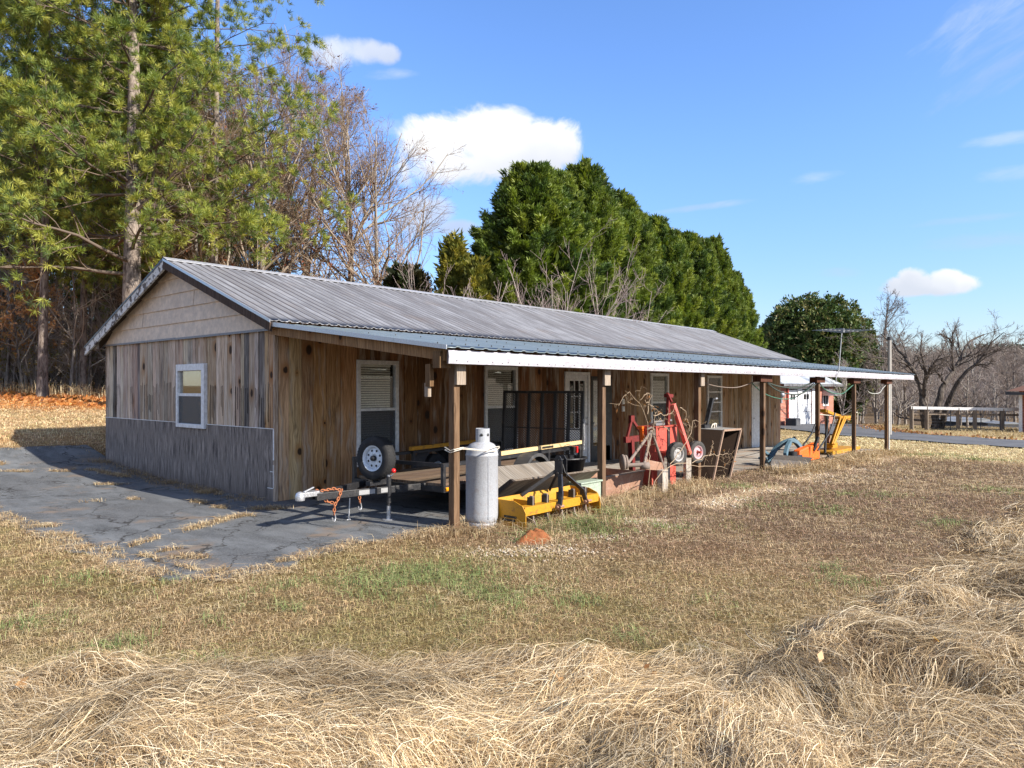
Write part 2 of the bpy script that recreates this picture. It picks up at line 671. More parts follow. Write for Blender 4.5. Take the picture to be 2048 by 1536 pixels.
def _galv(t, b):
    p = t.sep(t.obj())
    k = t.noise(t.comb(p[0], t.math('MULTIPLY', p[1], .10), 0.0), 9, 6, .65)
    k2 = t.noise(t.comb(p[0], t.math('MULTIPLY', p[1], .05), 7.0), 2.2, 4, .6)
    pat = t.noise(t.obj(), 1.1, 5, .6)
    fine = t.noise(t.obj(), 60, 3)
    c = t.mix(t.ramp(k, .35, .66), (.125, .124, .132), (.30, .302, .315))
    c = t.mix(t.ramp(k2, .48, .64, 0, .6), c, (.12, .11, .11))
    c = t.mix(t.ramp(pat, .55, .72, 0, .35), c, (.22, .165, .13))
    c = t.mix(t.math('MULTIPLY', fine, .18), c, (.5, .5, .5))
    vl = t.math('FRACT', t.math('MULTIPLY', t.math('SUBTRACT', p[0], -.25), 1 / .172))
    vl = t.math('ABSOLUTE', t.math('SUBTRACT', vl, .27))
    c = t.mix(t.math('MULTIPLY', t.ramp(vl, .05, .19, 1, 0), t.ramp(k2, .25, .6, .55, .95)), c, (.055, .047, .046))  # dark lines painted along each valley to stand in for rib shadows
    sh = t.math('SUBTRACT', 1.0, t.ramp(t.math('PINGPONG', t.math('ADD', p[0], .2), 1.83), .0, .012, 0, 1))
    c = t.mix(t.math('MULTIPLY', sh, .5), c, (.08, .07, .07))
    t.put(b.inputs['Base Color'], c)
    b.inputs['Metallic'].default_value = .30
    t.put(b.inputs['Roughness'], t.ramp(k, .3, .7, .62, .48))
    t.put(b.inputs['Normal'], t.bump(pat, .1, .02))


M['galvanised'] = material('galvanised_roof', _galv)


def _porch(t, b):
    p = t.sep(t.obj())
    k = t.noise(t.comb(p[0], t.math('MULTIPLY', p[1], .2), 0.0), 5, 5, .6)
    fine = t.noise(t.obj(), 40, 3)
    c = t.mix(t.ramp(k, .35, .7), (.135, .178, .195), (.21, .255, .275))
    c = t.mix(t.math('MULTIPLY', fine, .15), c, (.4, .45, .45))
    t.put(b.inputs['Base Color'], c)
    b.inputs['Metallic'].default_value = .25
    b.inputs['Roughness'].default_value = .42


M['porch_metal'] = material('blue_grey_roof', _porch)
M['fascia'] = painted('white_metal_fascia', (.43, .415, .45), .42, .1, .35, (.42, .38, .38), 2.5, .12)
M['flashing'] = painted('flashing', (.45, .46, .48), .35, .6, .2)
M['ridge'] = painted('ridge_cap', (.40, .40, .41), .4, .4, .3, (.3, .28, .27), 4)


def _glass(t, b):
    out = t.n['Material Output']
    tr = t.new('ShaderNodeBsdfTransparent')
    tr.inputs[0].default_value = (.95, .97, .97, 1)
    gl = t.new('ShaderNodeBsdfGlossy')
    gl.inputs['Roughness'].default_value = .02
    fr = t.new('ShaderNodeFresnel')
    fr.inputs[0].default_value = 1.55
    mx = t.new('ShaderNodeMixShader')
    t.l.new(t.math('MULTIPLY', fr.outputs[0], .40), mx.inputs[0])
    t.l.new(tr.outputs[0], mx.inputs[1])
    t.l.new(gl.outputs[0], mx.inputs[2])
    t.l.new(mx.outputs[0], out.inputs['Surface'])


M['glass'] = material('window_glass', _glass)
M['blind'] = painted('blind', (.86, .82, .74), .7, 0, .1)
M['screen'] = painted('insect_screen', (.055, .058, .062), .8, 0, .1)


def _osb(t, b):
    o = t.obj()
    vo = t.new('ShaderNodeTexVoronoi', feature='F1')
    t.put(vo.inputs['Vector'], o)
    vo.inputs['Scale'].default_value = 26
    vo.inputs['Randomness'].default_value = 1
    n = t.noise(o, 12, 5, .7, 1.5)
    c = t.mix(n, (.38, .22, .05), (.74, .49, .17))
    c = t.mix(t.math('MULTIPLY', vo.outputs['Distance'], .5), c, (.30, .21, .08))
    t.put(b.inputs['Base Color'], c)
    b.inputs['Roughness'].default_value = .8


M['osb'] = material('strand_board', _osb)

M['black_steel'] = painted('black_steel', (.018, .018, .02), .42, 0, .45, (.11, .10, .09), 8, .1, .5)
M['grey_fender'] = painted('dusty_black_fender', (.05, .05, .052), .6, 0, .6, (.15, .135, .12), 5)
M['red_pink'] = painted('sun_faded_red', (.52, .11, .085), .55, 0, .3, (.3, .08, .06), 7)
M['grey_end'] = painted('grey_plate', (.26, .25, .23), .7, 0, .4, (.14, .11, .09), 8)
M['steel_grey'] = painted('bare_grey_steel', (.13, .12, .115), .6, .2, .5, (.2, .15, .12), 5)
M['mesh_steel'] = painted('mesh_steel', (.075, .075, .08), .38, .3, .2, (.12, .11, .1), 12)
M['tyre'] = painted('tyre_rubber', (.022, .022, .023), .75, 0, .4, (.09, .08, .07), 8, .2, .3)
M['old_tyre'] = painted('old_tyre', (.06, .058, .055), .85, 0, .5, (.20, .18, .15), 8, .2, .2)
M['white_rim'] = painted('white_rim', (.62, .68, .74), .4, 0, .15, (.3, .3, .3), 8)
M['pink_rim'] = painted('faded_pink_rim', (.50, .32, .34), .6, 0, .3, (.25, .12, .1), 12)
M['grey_rim'] = painted('grey_rim', (.32, .31, .30), .6, .2, .5, (.16, .12, .09), 12)
M['zinc'] = painted('zinc', (.52, .53, .55), .35, .7, .3, (.3, .3, .3), 12)
M['tan_bar'] = painted('tan_bar', (.66, .48, .24), .5, 0, .2, (.4, .28, .14), 6)
M['yellow'] = painted('yellow_paint', (.47, .225, .010), .55, 0, .8, (.13, .065, .03), 9, .2)
M['red'] = painted('faded_red_paint', (.46, .08, .055), .6, 0, .65, (.17, .05, .035), 8, .2)
M['dark_red'] = painted('dark_red_paint', (.16, .018, .015), .6, 0, .45, (.05, .02, .02), 7, .15)
M['orange'] = painted('orange_paint', (.74, .13, .012), .42, 0, .18, (.3, .08, .02), 6, .08)
M['blue'] = painted('light_blue_paint', (.085, .15, .19), .55, 0, .35, (.10, .12, .12), 8, .12)
M['tank'] = painted('grey_tank_paint', (.345, .36, .385), .42, 0, .45, (.25, .20, .17), 11, .0)
M['rust'] = painted('rusty_steel', (.30, .17, .115), .85, 0, .6, (.40, .29, .23), 5, .25, .2)
M['rust_chain'] = painted('rusty_chain', (.36, .13, .055), .8, 0, .5, (.12, .05, .03), 30, .2)
M['rust_grey'] = painted('rusty_grey_steel', (.21, .17, .145), .8, 0, .6, (.20, .12, .085), 14, .25, .2)
M['brown_steel'] = painted('brown_steel', (.036, .023, .016), .9, 0, .5, (.022, .016, .013), 6, .15, .08)
M['brown_rim'] = painted('bare_brown_edge', (.30, .20, .14), .7, 0, .4, (.15, .09, .06), 9, .15)
M['pale_green'] = painted('pale_green_paint', (.30, .36, .28), .6, 0, .35, (.18, .18, .14), 6)
M['amber'] = painted('amber_lens', (.80, .30, .01), .25, 0, .05)
M['red_lens'] = painted('red_lens', (.62, .02, .02), .2, 0, .05)
M['decal'] = painted('white_decal', (.30, .30, .30), .6, 0, .8, (.12, .12, .12), 40)
M['black_decal'] = painted('black_decal', (.02, .018, .012), .6, 0, .2)
M['outlet'] = painted('outlet_cover', (.74, .74, .72), .4, 0, .1)
M['rope'] = painted('pale_rope', (.60, .55, .46), .8, 0, .3)
M['hose_green'] = painted('green_hose', (.05, .14, .095), .5, 0, .2)
M['hose_dark'] = painted('dark_hose', (.045, .06, .05), .5, 0, .2)
M['hose_white'] = painted('white_cable', (.45, .46, .43), .5, 0, .2)
M['shingle'] = painted('brown_shingle', (.135, .065, .045), .9, 0, .4, (.08, .05, .04), 3, .3)
M['pole'] = painted('grey_pole', (.34, .32, .29), .7, .1, .4, (.2, .18, .15), 3)
M['shed_metal'] = painted('shed_metal', (.46, .50, .54), .5, .2, .3, (.3, .3, .3), 1.5)
M['shed_roof'] = painted('dull_shed_roof', (.24, .26, .285), .7, .1, .4, (.15, .15, .15), 1.0)
M['antenna'] = painted('dull_aluminium', (.26, .27, .28), .5, .4, .2)
M['shed_dark'] = painted('shed_dark', (.05, .055, .065), .7, 0, .3, (.09, .09, .09), 1.5)


def _bark(lo, hi):
    def f(t, b):
        p = t.sep(t.obj())
        v = t.comb(p[0], p[1], t.math('MULTIPLY', p[2], .3))
        n = t.noise(v, 11, 6, .7, .4)
        n2 = t.noise(t.obj(), 1.3, 4)
        c = t.mix(t.ramp(n, .35, .65), lo, hi)
        c = t.mix(t.ramp(n2, .45, .7, 0, .4), c, tuple(x * 1.3 for x in hi))
        t.put(b.inputs['Base Color'], c)
        b.inputs['Roughness'].default_value = .95
        b.inputs['Specular IOR Level'].default_value = .1
        t.put(b.inputs['Normal'], t.bump(n, .6, .03))
    return f


M['pine_bark'] = material('pine_bark', _bark((.075, .055, .045), (.30, .25, .21)))
M['grey_bark'] = material('grey_bark', _bark((.09, .078, .068), (.33, .295, .26)))
M['dark_bark'] = material('dark_bark', _bark((.035, .030, .026), (.13, .11, .095)))
M['twig'] = leafy('twigs', 0, .9, spec=.1)
M['needle'] = leafy('needles', .30, .5, spec=.35, fresh=(1.3, 1.25, .45))
M['leaf'] = leafy('leaves', .28, .5, spec=.3)
M['waxy'] = leafy('waxy_leaves', .12, .5, spec=.22)
M['dry'] = leafy('dry_stems', .18, .65, spec=.25, fresh=(1.1, 1.0, .75))


def _ground(t, b):
    p = t.pos()
    c = t.attr('col').outputs['Color']
    n = t.noise(p, 3.2, 6, .65)
    n2 = t.noise(p, 42, 4, .7)
    n3 = t.noise(p, 170, 3, .7)
    c = t.mix(t.ramp(n, .35, .7, 0, .55), c, t.mix(1.0, c, (1.25, 1.15, .95), 'MULTIPLY'))
    c = t.mix(t.ramp(n2, .3, .75), t.mix(1.0, c, (.55, .5, .45), 'MULTIPLY'), t.mix(1.0, c, (1.3, 1.25, 1.15), 'MULTIPLY'))
    c = t.mix(t.ramp(n3, .3, .7, 0, .4), c, t.mix(1.0, c, (.5, .45, .4), 'MULTIPLY'))
    t.put(b.inputs['Base Color'], c)
    b.inputs['Roughness'].default_value = .95
    b.inputs['Specular IOR Level'].default_value = .1
    h = t.math('ADD', t.math('MULTIPLY', n2, 1.0), t.math('MULTIPLY', n3, .6))
    t.put(b.inputs['Normal'], t.bump(h, .7, .035))


M['ground'] = material('ground', _ground)


def _asphalt(t, b):
    p = t.pos()
    pw = t.vmath('ADD', p, t.comb(t.math('MULTIPLY', t.math('SUBTRACT', t.noise(p, 1.7, 4, .6), .5), 1.1),
                                 t.math('MULTIPLY', t.math('SUBTRACT', t.noise(t.vmath('ADD', p, (9, 3, 1)), 1.7, 4, .6), .5), 1.1), 0.0))
    big = t.noise(p, .55, 5, .6)
    mid = t.noise(t.vmath('MULTIPLY', p, (1.0, .35, 1.0)), 3.2, 6, .65)
    gr = t.noise(p, 140, 3, .7)
    c = t.mix(t.ramp(mid, .34, .66), (.055, .062, .068), (.155, .168, .178))
    c = t.mix(t.ramp(big, .42, .62, 0, .6), c, (.060, .063, .068))
    sp = t.noise(p, 55, 4, .75)
    c = t.mix(t.ramp(sp, .50, .68, 0, .7), c, (.25, .25, .245))
    c = t.mix(t.ramp(gr, .3, .72, 0, .6), c, (.13, .13, .13))
    c = t.mix(t.ramp(gr, .42, .28, 0, .7), c, (.025, .026, .028))
    dirt = t.noise(t.vmath('ADD', p, (4, 2, 0)), .9, 6, .7)
    c = t.mix(t.ramp(dirt, .54, .68, 0, .65), c, (.215, .155, .105))
    for sc, w, pick in ((.55, .012, None), (1.5, .010, .50), (3.5, .014, .58)):
        v1 = t.new('ShaderNodeTexVoronoi', feature='DISTANCE_TO_EDGE')
        t.put(v1.inputs['Vector'], pw)
        v1.inputs['Scale'].default_value = sc
        k = t.ramp(v1.outputs['Distance'], w * .3 * sc ** .5, w * sc ** .5 * 1.1, 1, 0)
        if pick:
            k = t.math('MULTIPLY', k, t.ramp(t.noise(t.vmath('ADD', p, (sc, 7, 2)), .8, 3), pick, pick + .06))
        c = t.mix(t.math('MULTIPLY', k, .85), c, (.028, .026, .024))
    t.put(b.inputs['Base Color'], c)
    b.inputs['Roughness'].default_value = .9
    b.inputs['Specular IOR Level'].default_value = .25
    t.put(b.inputs['Normal'], t.bump(t.math('ADD', gr, t.math('MULTIPLY', mid, .6)), .5, .01))


M['asphalt'] = material('old_asphalt', _asphalt)


def _road(t, b):
    p = t.pos()
    mid = t.noise(p, .8, 5, .65)
    gr = t.noise(p, 30, 3, .7)
    c = t.mix(t.ramp(mid, .35, .7), (.070, .073, .080), (.115, .118, .125))
    c = t.mix(t.ramp(gr, .62, .74, 0, .45), c, (.30, .28, .24))
    t.put(b.inputs['Base Color'], c)
    b.inputs['Roughness'].default_value = .9


M['road'] = material('driveway_asphalt', _road)


def _conc(t, b):
    p = t.pos()
    n = t.noise(p, .9, 6, .65)
    n2 = t.noise(t.vmath('MULTIPLY', p, (.3, 1.0, 1.0)), 2.5, 5, .6)
    g = t.noise(p, 90, 3)
    c = t.mix(t.ramp(n, .35, .65), (.25, .215, .175), (.38, .35, .31))
    c = t.mix(t.ramp(n2, .52, .68, 0, .6), c, (.26, .135, .06))
    c = t.mix(t.ramp(g, .3, .7, 0, .3), c, (.16, .14, .12))
    t.put(b.inputs['Base Color'], c)
    b.inputs['Roughness'].default_value = .85
    t.put(b.inputs['Normal'], t.bump(g, .3, .004))


M['concrete'] = material('stained_concrete', _conc)


def _brick(t, b):
    p = t.sep(t.obj())
    br = t.new('ShaderNodeTexBrick')
    t.put(br.inputs['Vector'], t.comb(t.math('ADD', p[0], p[1]), p[2], 0.0))
    br.inputs['Scale'].default_value = 1
    br.inputs['Brick Width'].default_value = .24
    br.inputs['Row Height'].default_value = .09
    br.inputs['Mortar Size'].default_value = .011
    br.inputs['Color1'].default_value = (.36, .085, .040, 1)
    br.inputs['Color2'].default_value = (.24, .055, .035, 1)
    br.inputs['Mortar'].default_value = (.40, .34, .29, 1)
    n = t.noise(t.obj(), 3, 4)
    c = t.mix(t.ramp(n, .4, .7, 0, .4), br.outputs[0], (.42, .13, .05))
    t.put(b.inputs['Base Color'], c)
    b.inputs['Roughness'].default_value = .9
    t.put(b.inputs['Normal'], t.bump(br.outputs['Fac'], -.4, .01))


M['brick'] = material('red_brick', _brick)
M['vine'] = painted('vine_stem', (.36, .27, .18), .85, 0, .3, (.3, .22, .15), 20)
M['clay'] = painted('orange_clay', (.27, .10, .042), .97, 0, .7, (.17, .075, .035), 22, 1.0, .05)
M['stone'] = leafy('gravel', 0, .85, spec=.2)

# ------------------------------------------------------------------ ground, pavement, road
def in_apron(x, y):
    """old asphalt in front of and beside the barn"""
    n = (fbm(x, y, 1.6, 31) - .5) * .9 + (fbm(x, y, 6, 33) - .5) * .25
    ok = (x > -3.12 + n * .55) & (y > -3.42 + n * .5 - .25 * sstep(-x, 1.6, 2.6) + .35 * sstep(x, .3, 1.5)) & (y < 8.1 + n * .6)
    ok &= ~((x > 0) & (y > 0.02)) | (x < .05)
    ok &= (x + y > -6.35 + n * .5)
    ok &= x < 4.6
    return ok


def in_slab(x, y):
    return (x > 4.5) & (x < 20.3) & (y > -3.35) & (y < 0.05)


ROAD_N = [(24.2, -13), (25.4, -6.3), (27.8, -2.0), (31.5, 2.2), (34.5, 4.6), (36.6, 6.6), (37.6, 7.8)]
ROAD_F = [(31.4, -13), (32.5, -6.0), (35.2, -1.2), (40.0, 2.0), (46.0, 4.2), (52.0, 6.4), (53.0, 7.8)]


def bare(x, y):
    """washed strip of soil under the drip line of the porch"""
    c = -4.72 - .30 * sstep(x, 1, 4) * (1 - sstep(x, 5, 9)) + .35 * sstep(x, 12, 18)
    s = np.exp(-((y - c) / .30) ** 2)
    return s * sstep(fbm(x, y, 1.5, 36), .40, .56) * sstep(x, -.2, .8) * (1 - sstep(x, 19, 22))


def ground_col(x, y):
    x = np.asarray(x, float)
    y = np.asarray(y, float)
    a = fbm(x, y, .55, 3)[..., None]
    b = fbm(x, y, 2.1, 7)[..., None]
    c3 = lambda *c: np.array(c)
    col = c3(.34, .245, .135) * (1 - sstep(a, .40, .62)) + c3(.255, .170, .098) * sstep(a, .40, .62)
    w = (sstep(x, .5, 3.5) * (1 - sstep(x, 13, 18)))[..., None]
    col = col * (1 - w) + (c3(.232, .162, .098) * (1 - sstep(b, .4, .65) * .4) + c3(.30, .22, .14) * sstep(b, .4, .65) * .4) * w
    w = ((1 - sstep(x, -1.5, 1.5)) * (1 - sstep(y, 2, 6)))[..., None]
    col = col * (1 - w * .6) + (c3(.33, .245, .115) * (1 - sstep(b, .45, .6)) + c3(.26, .22, .085) * sstep(b, .45, .6)) * w * .6
    col = col * np.array([.64, .62, .62])
    w = bare(x, y)[..., None]
    col = col * (1 - w) + c3(.46, .35, .235) * (.75 + .5 * b) * w
    w = sstep(x, 15, 19)[..., None]
    col = col * (1 - w) + (c3(.43, .34, .19) * (1 - .4 * a)) * w * 1.1
    w = (sstep(y, 6.5, 9) * (1 - sstep(x, 10, 16)))[..., None]
    col = col * (1 - w) + (c3(.37, .265, .145) * (1 - sstep(b, .5, .68)) + c3(.37, .235, .12) * sstep(b, .5, .68)) * w
    dd = (np.hypot(x - CAM[0], y - CAM[1]) + (b[..., 0] - .5) * 5)
    w = (sstep(dd, 25.5, 28.5) * sstep(y, 5, 9))[..., None]
    col = col * (1 - w) + (c3(.40, .175, .058) * (1 - a * .5) + c3(.15, .05, .0) * b * .5) * w
    w = (sstep(dd, 36, 38) * sstep(y, 5, 9))[..., None]
    col = col * (1 - w) + c3(.14, .075, .04) * w
    w = (sstep(dd, 58, 75))[..., None]
    col = col * (1 - w) + c3(.16, .12, .08) * w
    h = hay_mask(x, y)[..., None]
    col = col * (1 - h) + (c3(.105, .070, .040) * (.7 + .6 * b)) * h
    return np.clip(col * np.array([1.02, 1.04, 1.06]), 0, 1)


def axis_pts(lo, f0, f1, hi, step, grow=1.12):
    c = list(np.arange(f0, f1 + 1e-6, step))
    s, x, r = step, f1, []
    while x < hi:
        s *= grow
        x += s
        r.append(x)
    s, x, l = step, f0, []
    while x > lo:
        s *= grow
        x -= s
        l.append(x)
    return np.array(l[::-1] + c + r)


def grid_faces(nx, ny):
    i, j = np.meshgrid(np.arange(nx - 1), np.arange(ny - 1), indexing='ij')
    a = i * ny + j
    return np.stack([a, a + ny, a + ny + 1, a + 1], -1).reshape(-1, 4)


def make_ground():
    xs = axis_pts(-700, -7, 14, 1500, .09)
    ys = axis_pts(-900, -11, 1.0, 1500, .09)
    X, Y = np.meshgrid(xs, ys, indexing='ij')
    Z = height(X, Y) + hay_height(X, Y) * .55
    pv = in_apron(X, Y) | in_slab(X, Y)
    Z = Z - pv * .03
    V = np.stack([X, Y, Z], -1).reshape(-1, 3)
    C = ground_col(X.ravel(), Y.ravel())
    o = np_mesh('ground', V, grid_faces(len(xs), len(ys)), C, M['ground'], smooth=True)
    tag(o, 'dry autumn lawn, brown and straw coloured, running out to the woods', 'ground', kind='structure')


make_ground()


def sheet(name, mat, inside, x0, x1, y0, y1, st, lift, label, cat):
    xs, ys = np.arange(x0, x1 + st, st), np.arange(y0, y1 + st, st)
    X, Y = np.meshgrid(xs, ys, indexing='ij')
    F = grid_faces(len(xs), len(ys))
    xc, yc = X.ravel()[F].mean(1), Y.ravel()[F].mean(1)
    F = F[inside(xc, yc)]
    used, inv = np.unique(F, return_inverse=True)
    xv, yv = X.ravel()[used], Y.ravel()[used]
    V = np.stack([xv, yv, height(xv, yv) + lift], -1)
    o = np_mesh(name, V, inv.reshape(F.shape), None, mat, smooth=True)
    return tag(o, label, cat, kind='structure')


sheet('pavement', M['asphalt'], in_apron, -4.5, 4.7, -5, 9.5, .05, .004, 'cracked blue grey asphalt apron round the near corner of the barn', 'pavement')
sheet('porch_floor', M['concrete'], in_slab, 4.5, 20.4, -3.5, .1, .1, .012, 'brown stained concrete floor under the long porch', 'floor')


def make_road():
    n = 60
    def rs(P):
        P = np.array(P, float)
        d = np.r_[0, np.cumsum(np.hypot(*np.diff(P, axis=0).T))]
        s = np.linspace(0, d[-1], n)
        return np.stack([np.interp(s, d, P[:, 0]), np.interp(s, d, P[:, 1])], 1)
    A, B = rs(ROAD_N), rs(ROAD_F)
    k = 24
    V = []
    for i in range(n):
        for j in range(k + 1):
            x, y = A[i] + (B[i] - A[i]) * j / k
            V.append((x, y, float(height(x, y)) + .06))
    o = np_mesh('road', V, grid_faces(n, k + 1), None, M['road'], smooth=True)
    tag(o, 'dark asphalt driveway curving past the end of the barn to the garage', 'road', kind='structure')


make_road()

# ------------------------------------------------------------------ the barn
L_WALL, W_BARN, RIDGE_Y, RIDGE_Z, SLOPE = 19.83, 6.64, 3.31, 4.0, .364
XN, XF = -.25, 21.36
zroof = lambda y: RIDGE_Z - SLOPE * abs(y - RIDGE_Y)
POSTS_X = [.15, 3.21, 6.28, 9.24, 12.65, 15.62, 18.97]
POST_Y = -3.68
gz = lambda x, y: float(height(x, y))

barn = thing('wooden_barn', 'long low wooden barn with metal roof, weathered board walls and a deep open porch', 'barn', (0, 0, 0))


def jit(c, a=.12):
    k = 1 + random.uniform(-a, a)
    return tuple(max(0, min(1, x * k * (1 + random.uniform(-.05, .05)))) for x in c)


def board_wall(name, mat, u0, u1, zlo, zhi, place, openings, palette, wmin, wmax, thick=.022, extra=None):
    """vertical boards; place(u, depth, z) -> point; openings: (u0, u1, z0, z1)"""
    m = MB()
    cuts = sorted({u0, u1} | {v for o in openings for v in o[:2]})
    for a, b in zip(cuts[:-1], cuts[1:]):
        us = [a]
        while us[-1] < b - .02:
            w = random.uniform(wmin, wmax)
            if us[-1] + w > b - wmin * .6:
                us.append(b)
                break
            us.append(us[-1] + w)
        for p, q in zip(us[:-1], us[1:]):
            mid = (p + q) / 2
            zs = [(zlo(mid), zhi(mid))]
            for o in openings:
                if o[0] - 1e-6 <= mid <= o[1] + 1e-6:
                    zs = [r for (s, e) in zs for r in ((s, min(e, o[2])), (max(s, o[3]), e)) if r[1] - r[0] > .02]
            for (s, e) in zs:
                m.col = jit(palette(mid), .24)
                m.seed = random.random()
                d = random.uniform(0, .010)
                g = .004
                m.hexa([place(p + g, d, s), place(q - g, d, s), place(q - g, d + thick, s), place(p + g, d + thick, s),
                        place(p + g, d, e), place(q - g, d, e), place(q - g, d + thick, e), place(p + g, d + thick, e)])
                if extra:
                    extra(m, p, q, s, e, d)
    return m.build(name, mat, barn)


GAB = [(.62, .53, .445), (.54, .45, .37), (.68, .60, .52), (.46, .365, .285), (.60, .46, .32), (.58, .51, .445), (.66, .565, .475)]


def gab_pal(u):
    if random.random() < .05:
        return (.16, .15, .145)
    if u < .35:
        return (.44, .30, .185)
    return random.choice(GAB)


def kerfs(m, p, q, s, e, d):
    """the thin dark saw slits in the lower half of many boards"""
    if s > 1.2 or random.random() < .3 or e < 2.0:
        return
    c = m.col
    u = p + random.uniform(.01, .03)
    top = random.choice([1.72, 1.76, 1.8, 1.60])
    while u < q - .012:
        m.col = (.022, .018, .016)
        z1 = top + random.uniform(-.05, .03)
        w = random.uniform(.004, .008)
        z0 = 1.095 if random.random() < .7 else random.uniform(1.1, 1.4)
        m.box((-.0235 - d * 0 + -.0005 + (.022 - .022), u, z0), (-.020, u + w, z1))
        u += random.uniform(.045, .075)
    m.col = c


GWIN = (2.16, 3.22, 1.02, 2.10)
board_wall('gable_boards', M['siding'], .02, W_BARN, lambda u: 1.08, lambda u: 2.60,
           lambda u, d, z: (-.022 + d - .0, u, z), [GWIN], gab_pal, .10, .24, extra=kerfs)


def front_pal(x):
    if x < .48:
        return (.60, .43, .26)
    if x < 1.45:
        return random.choice([(.42, .25, .12), (.52, .34, .19), (.31, .175, .085)])
    if x < 9.6:
        return random.choice([(.20, .10, .045), (.29, .16, .08), (.135, .068, .030), (.24, .125, .06), (.33, .235, .16), (.17, .088, .042), (.27, .14, .065)])
    return random.choice([(.33, .22, .13), (.42, .30, .19), (.26, .165, .095), (.37, .25, .145)])


WINS = [(1.47, 2.31, .42, 2.15, 1.34), (4.53, 5.47, .42, 2.12, 1.32), (10.86, 11.76, .62, 2.08, 1.32), (14.11, 15.04, .50, 2.06, None)]
DOORS = [(7.18, 8.02, -.03, 2.0), (8.14, 9.02, -.03, 1.98), (17.36, 18.10, -.30, 2.03)]
OPEN = [w[:4] for w in WINS] + [(d[0], d[1], -.6, d[3]) for d in DOORS]
board_wall('porch_boards', M['porch_siding'], .03, L_WALL, lambda x: gz(x, 0) - .08, lambda x: 2.70,
           lambda u, d, z: (u, -.024 + d, z), OPEN, front_pal, .13, .34)

# shell behind the boards, and the far and back walls
m = MB()
m.col = (.02, .018, .015)
m.box((.03, .045, -.7), (L_WALL - .03, .06, 2.66))
m.box((.045, .06, -.4), (.06, W_BARN - .03, 2.6))
m.col = (.25, .18, .12)
m.box((L_WALL - .03, .06, -.8), (L_WALL, W_BARN, 2.62))
m.box((.06, W_BARN - .03, -.4), (L_WALL - .03, W_BARN, 2.62))
m.build('wall_sheathing', M['timber'], barn)
m = MB()
m.seed = .3
m.box((-.034, .015, -.25), (-.023, W_BARN + .02, 1.085))
w = m.build('wainscot', M['wainscot'], barn)
m = MB()
m.box((-.04, .0, 1.085), (-.022, W_BARN + .02, 1.094))
m.box((-.04, -.012, .62), (-.034, .014, 1.084))
m.box((-.04, .0, .20), (-.035, .012, .55))
m.box((-.0395, .02, .44), (-.0345, .10, .45))
m.box((-.0395, .02, .19), (-.0345, .17, .20))
m.build('wainscot_edging', M['white_trim'], w)

m = MB()
m.col, m.seed = (.50, .42, .35), .2
m.box((-.036, -.026, -.06), (.024, .012, 2.62))
m.build('corner_board', M['grey_wood'], barn)
m = MB()
m.col, m.seed = (.50, .42, .35), .5
m.box((-.03, W_BARN - .0, -.2), (.03, W_BARN + .022, 2.58))
m.build('corner_board', M['grey_wood'], barn)

# beige lap siding in the gable
m = MB()
z = 2.60
while z < 3.95:
    z1 = min(z + .268, 3.93)
    def yr(zz):
        return max(.0, RIDGE_Y - (RIDGE_Z - .05 - zz) / SLOPE), min(W_BARN, RIDGE_Y + (RIDGE_Z - .05 - zz) / SLOPE)
    a0, b0 = yr(z)
    a1, b1 = yr(z1)
    brk = {0: 1.0, 1: .74, 2: .34}.get(int((z - 2.59) / .268), 1.0)
    for (s, e) in ((0, brk - .002), (brk + .002, 1)) if brk < 1 else ((0, 1),):
        if e * (b0 - a0) < .3:
            continue
        l0, r0 = a0 + (b0 - a0) * s, a0 + (b0 - a0) * e
        l1, r1 = a1 + (b1 - a1) * s, a1 + (b1 - a1) * e
        if s > 0:
            l1 = l0
        if e < 1:
            r1 = r0
        l1, r1 = max(l1, min(l0, r1)), r1
        m.col = jit((1, 1, 1), .05)
        m.hexa([(-.052, l0, z), (-.052, r0, z), (-.01, r0, z), (-.01, l0, z), (-.030, l1, z1), (-.030, r1, z1), (-.01, r1, z1), (-.01, l1, z1)])
    z += .268
m.build('gable_siding', M['lap'], barn)
m = MB()
m.box((-.062, -.03, 2.565), (-.054, 3.3, 2.60))
m.box((-.064, 3.28, 2.572), (-.054, W_BARN + .03, 2.607))
m.box((-.054, -.02, 2.585), (-.02, W_BARN + .02, 2.602))
m.build('gable_flashing', M['grey_metal'], barn)


def corrugated(name, mat, x0, x1, ya, za, yb, zb, pitch, rise, parent, thick=.012):
    """ribbed sheet from (ya, za) down to (yb, zb)"""
    prof = []
    x = x0
    while x < x1 - 1e-6:
        for dx, dz in ((0, 0), (.54, 0), (.66, 1), (.82, 1), (.94, 0)):
            xx = x + dx * pitch
            if xx < x1:
                prof.append((xx, dz * rise))
        x += pitch
    prof.append((x1, 0))
    nx = len(prof)
    ns = 14
    V, F = [], []
    for (xx, dz) in prof:
        for k in range(ns + 1):
            s = k / ns
            V.append((xx, ya + (yb - ya) * s, za + (zb - za) * s + dz + .006 * math.sin(xx * .9 + 5 * s) * math.sin(math.pi * s)))
    F = grid_faces(nx, ns + 1)
    nv = len(V)
    V2 = [(v[0], v[1], v[2] - thick) for v in V]
    F2 = F[:, ::-1] + nv
    rim = []
    for i in range(nx - 1):
        a, b = i * (ns + 1), (i + 1) * (ns + 1)
        rim.append((a, b, b + nv, a + nv))
        rim.append((b + ns, a + ns, a + ns + nv, b + ns + nv))
    for k in range(ns):
        rim.append((k + 1, k, k + nv, k + 1 + nv))
        q = (nx - 1) * (ns + 1) + k
        rim.append((q, q + 1, q + 1 + nv, q + nv))
    return np_mesh(name, np.array(V + V2), np.concatenate([F, F2, np.array(rim)]), None, mat, parent)


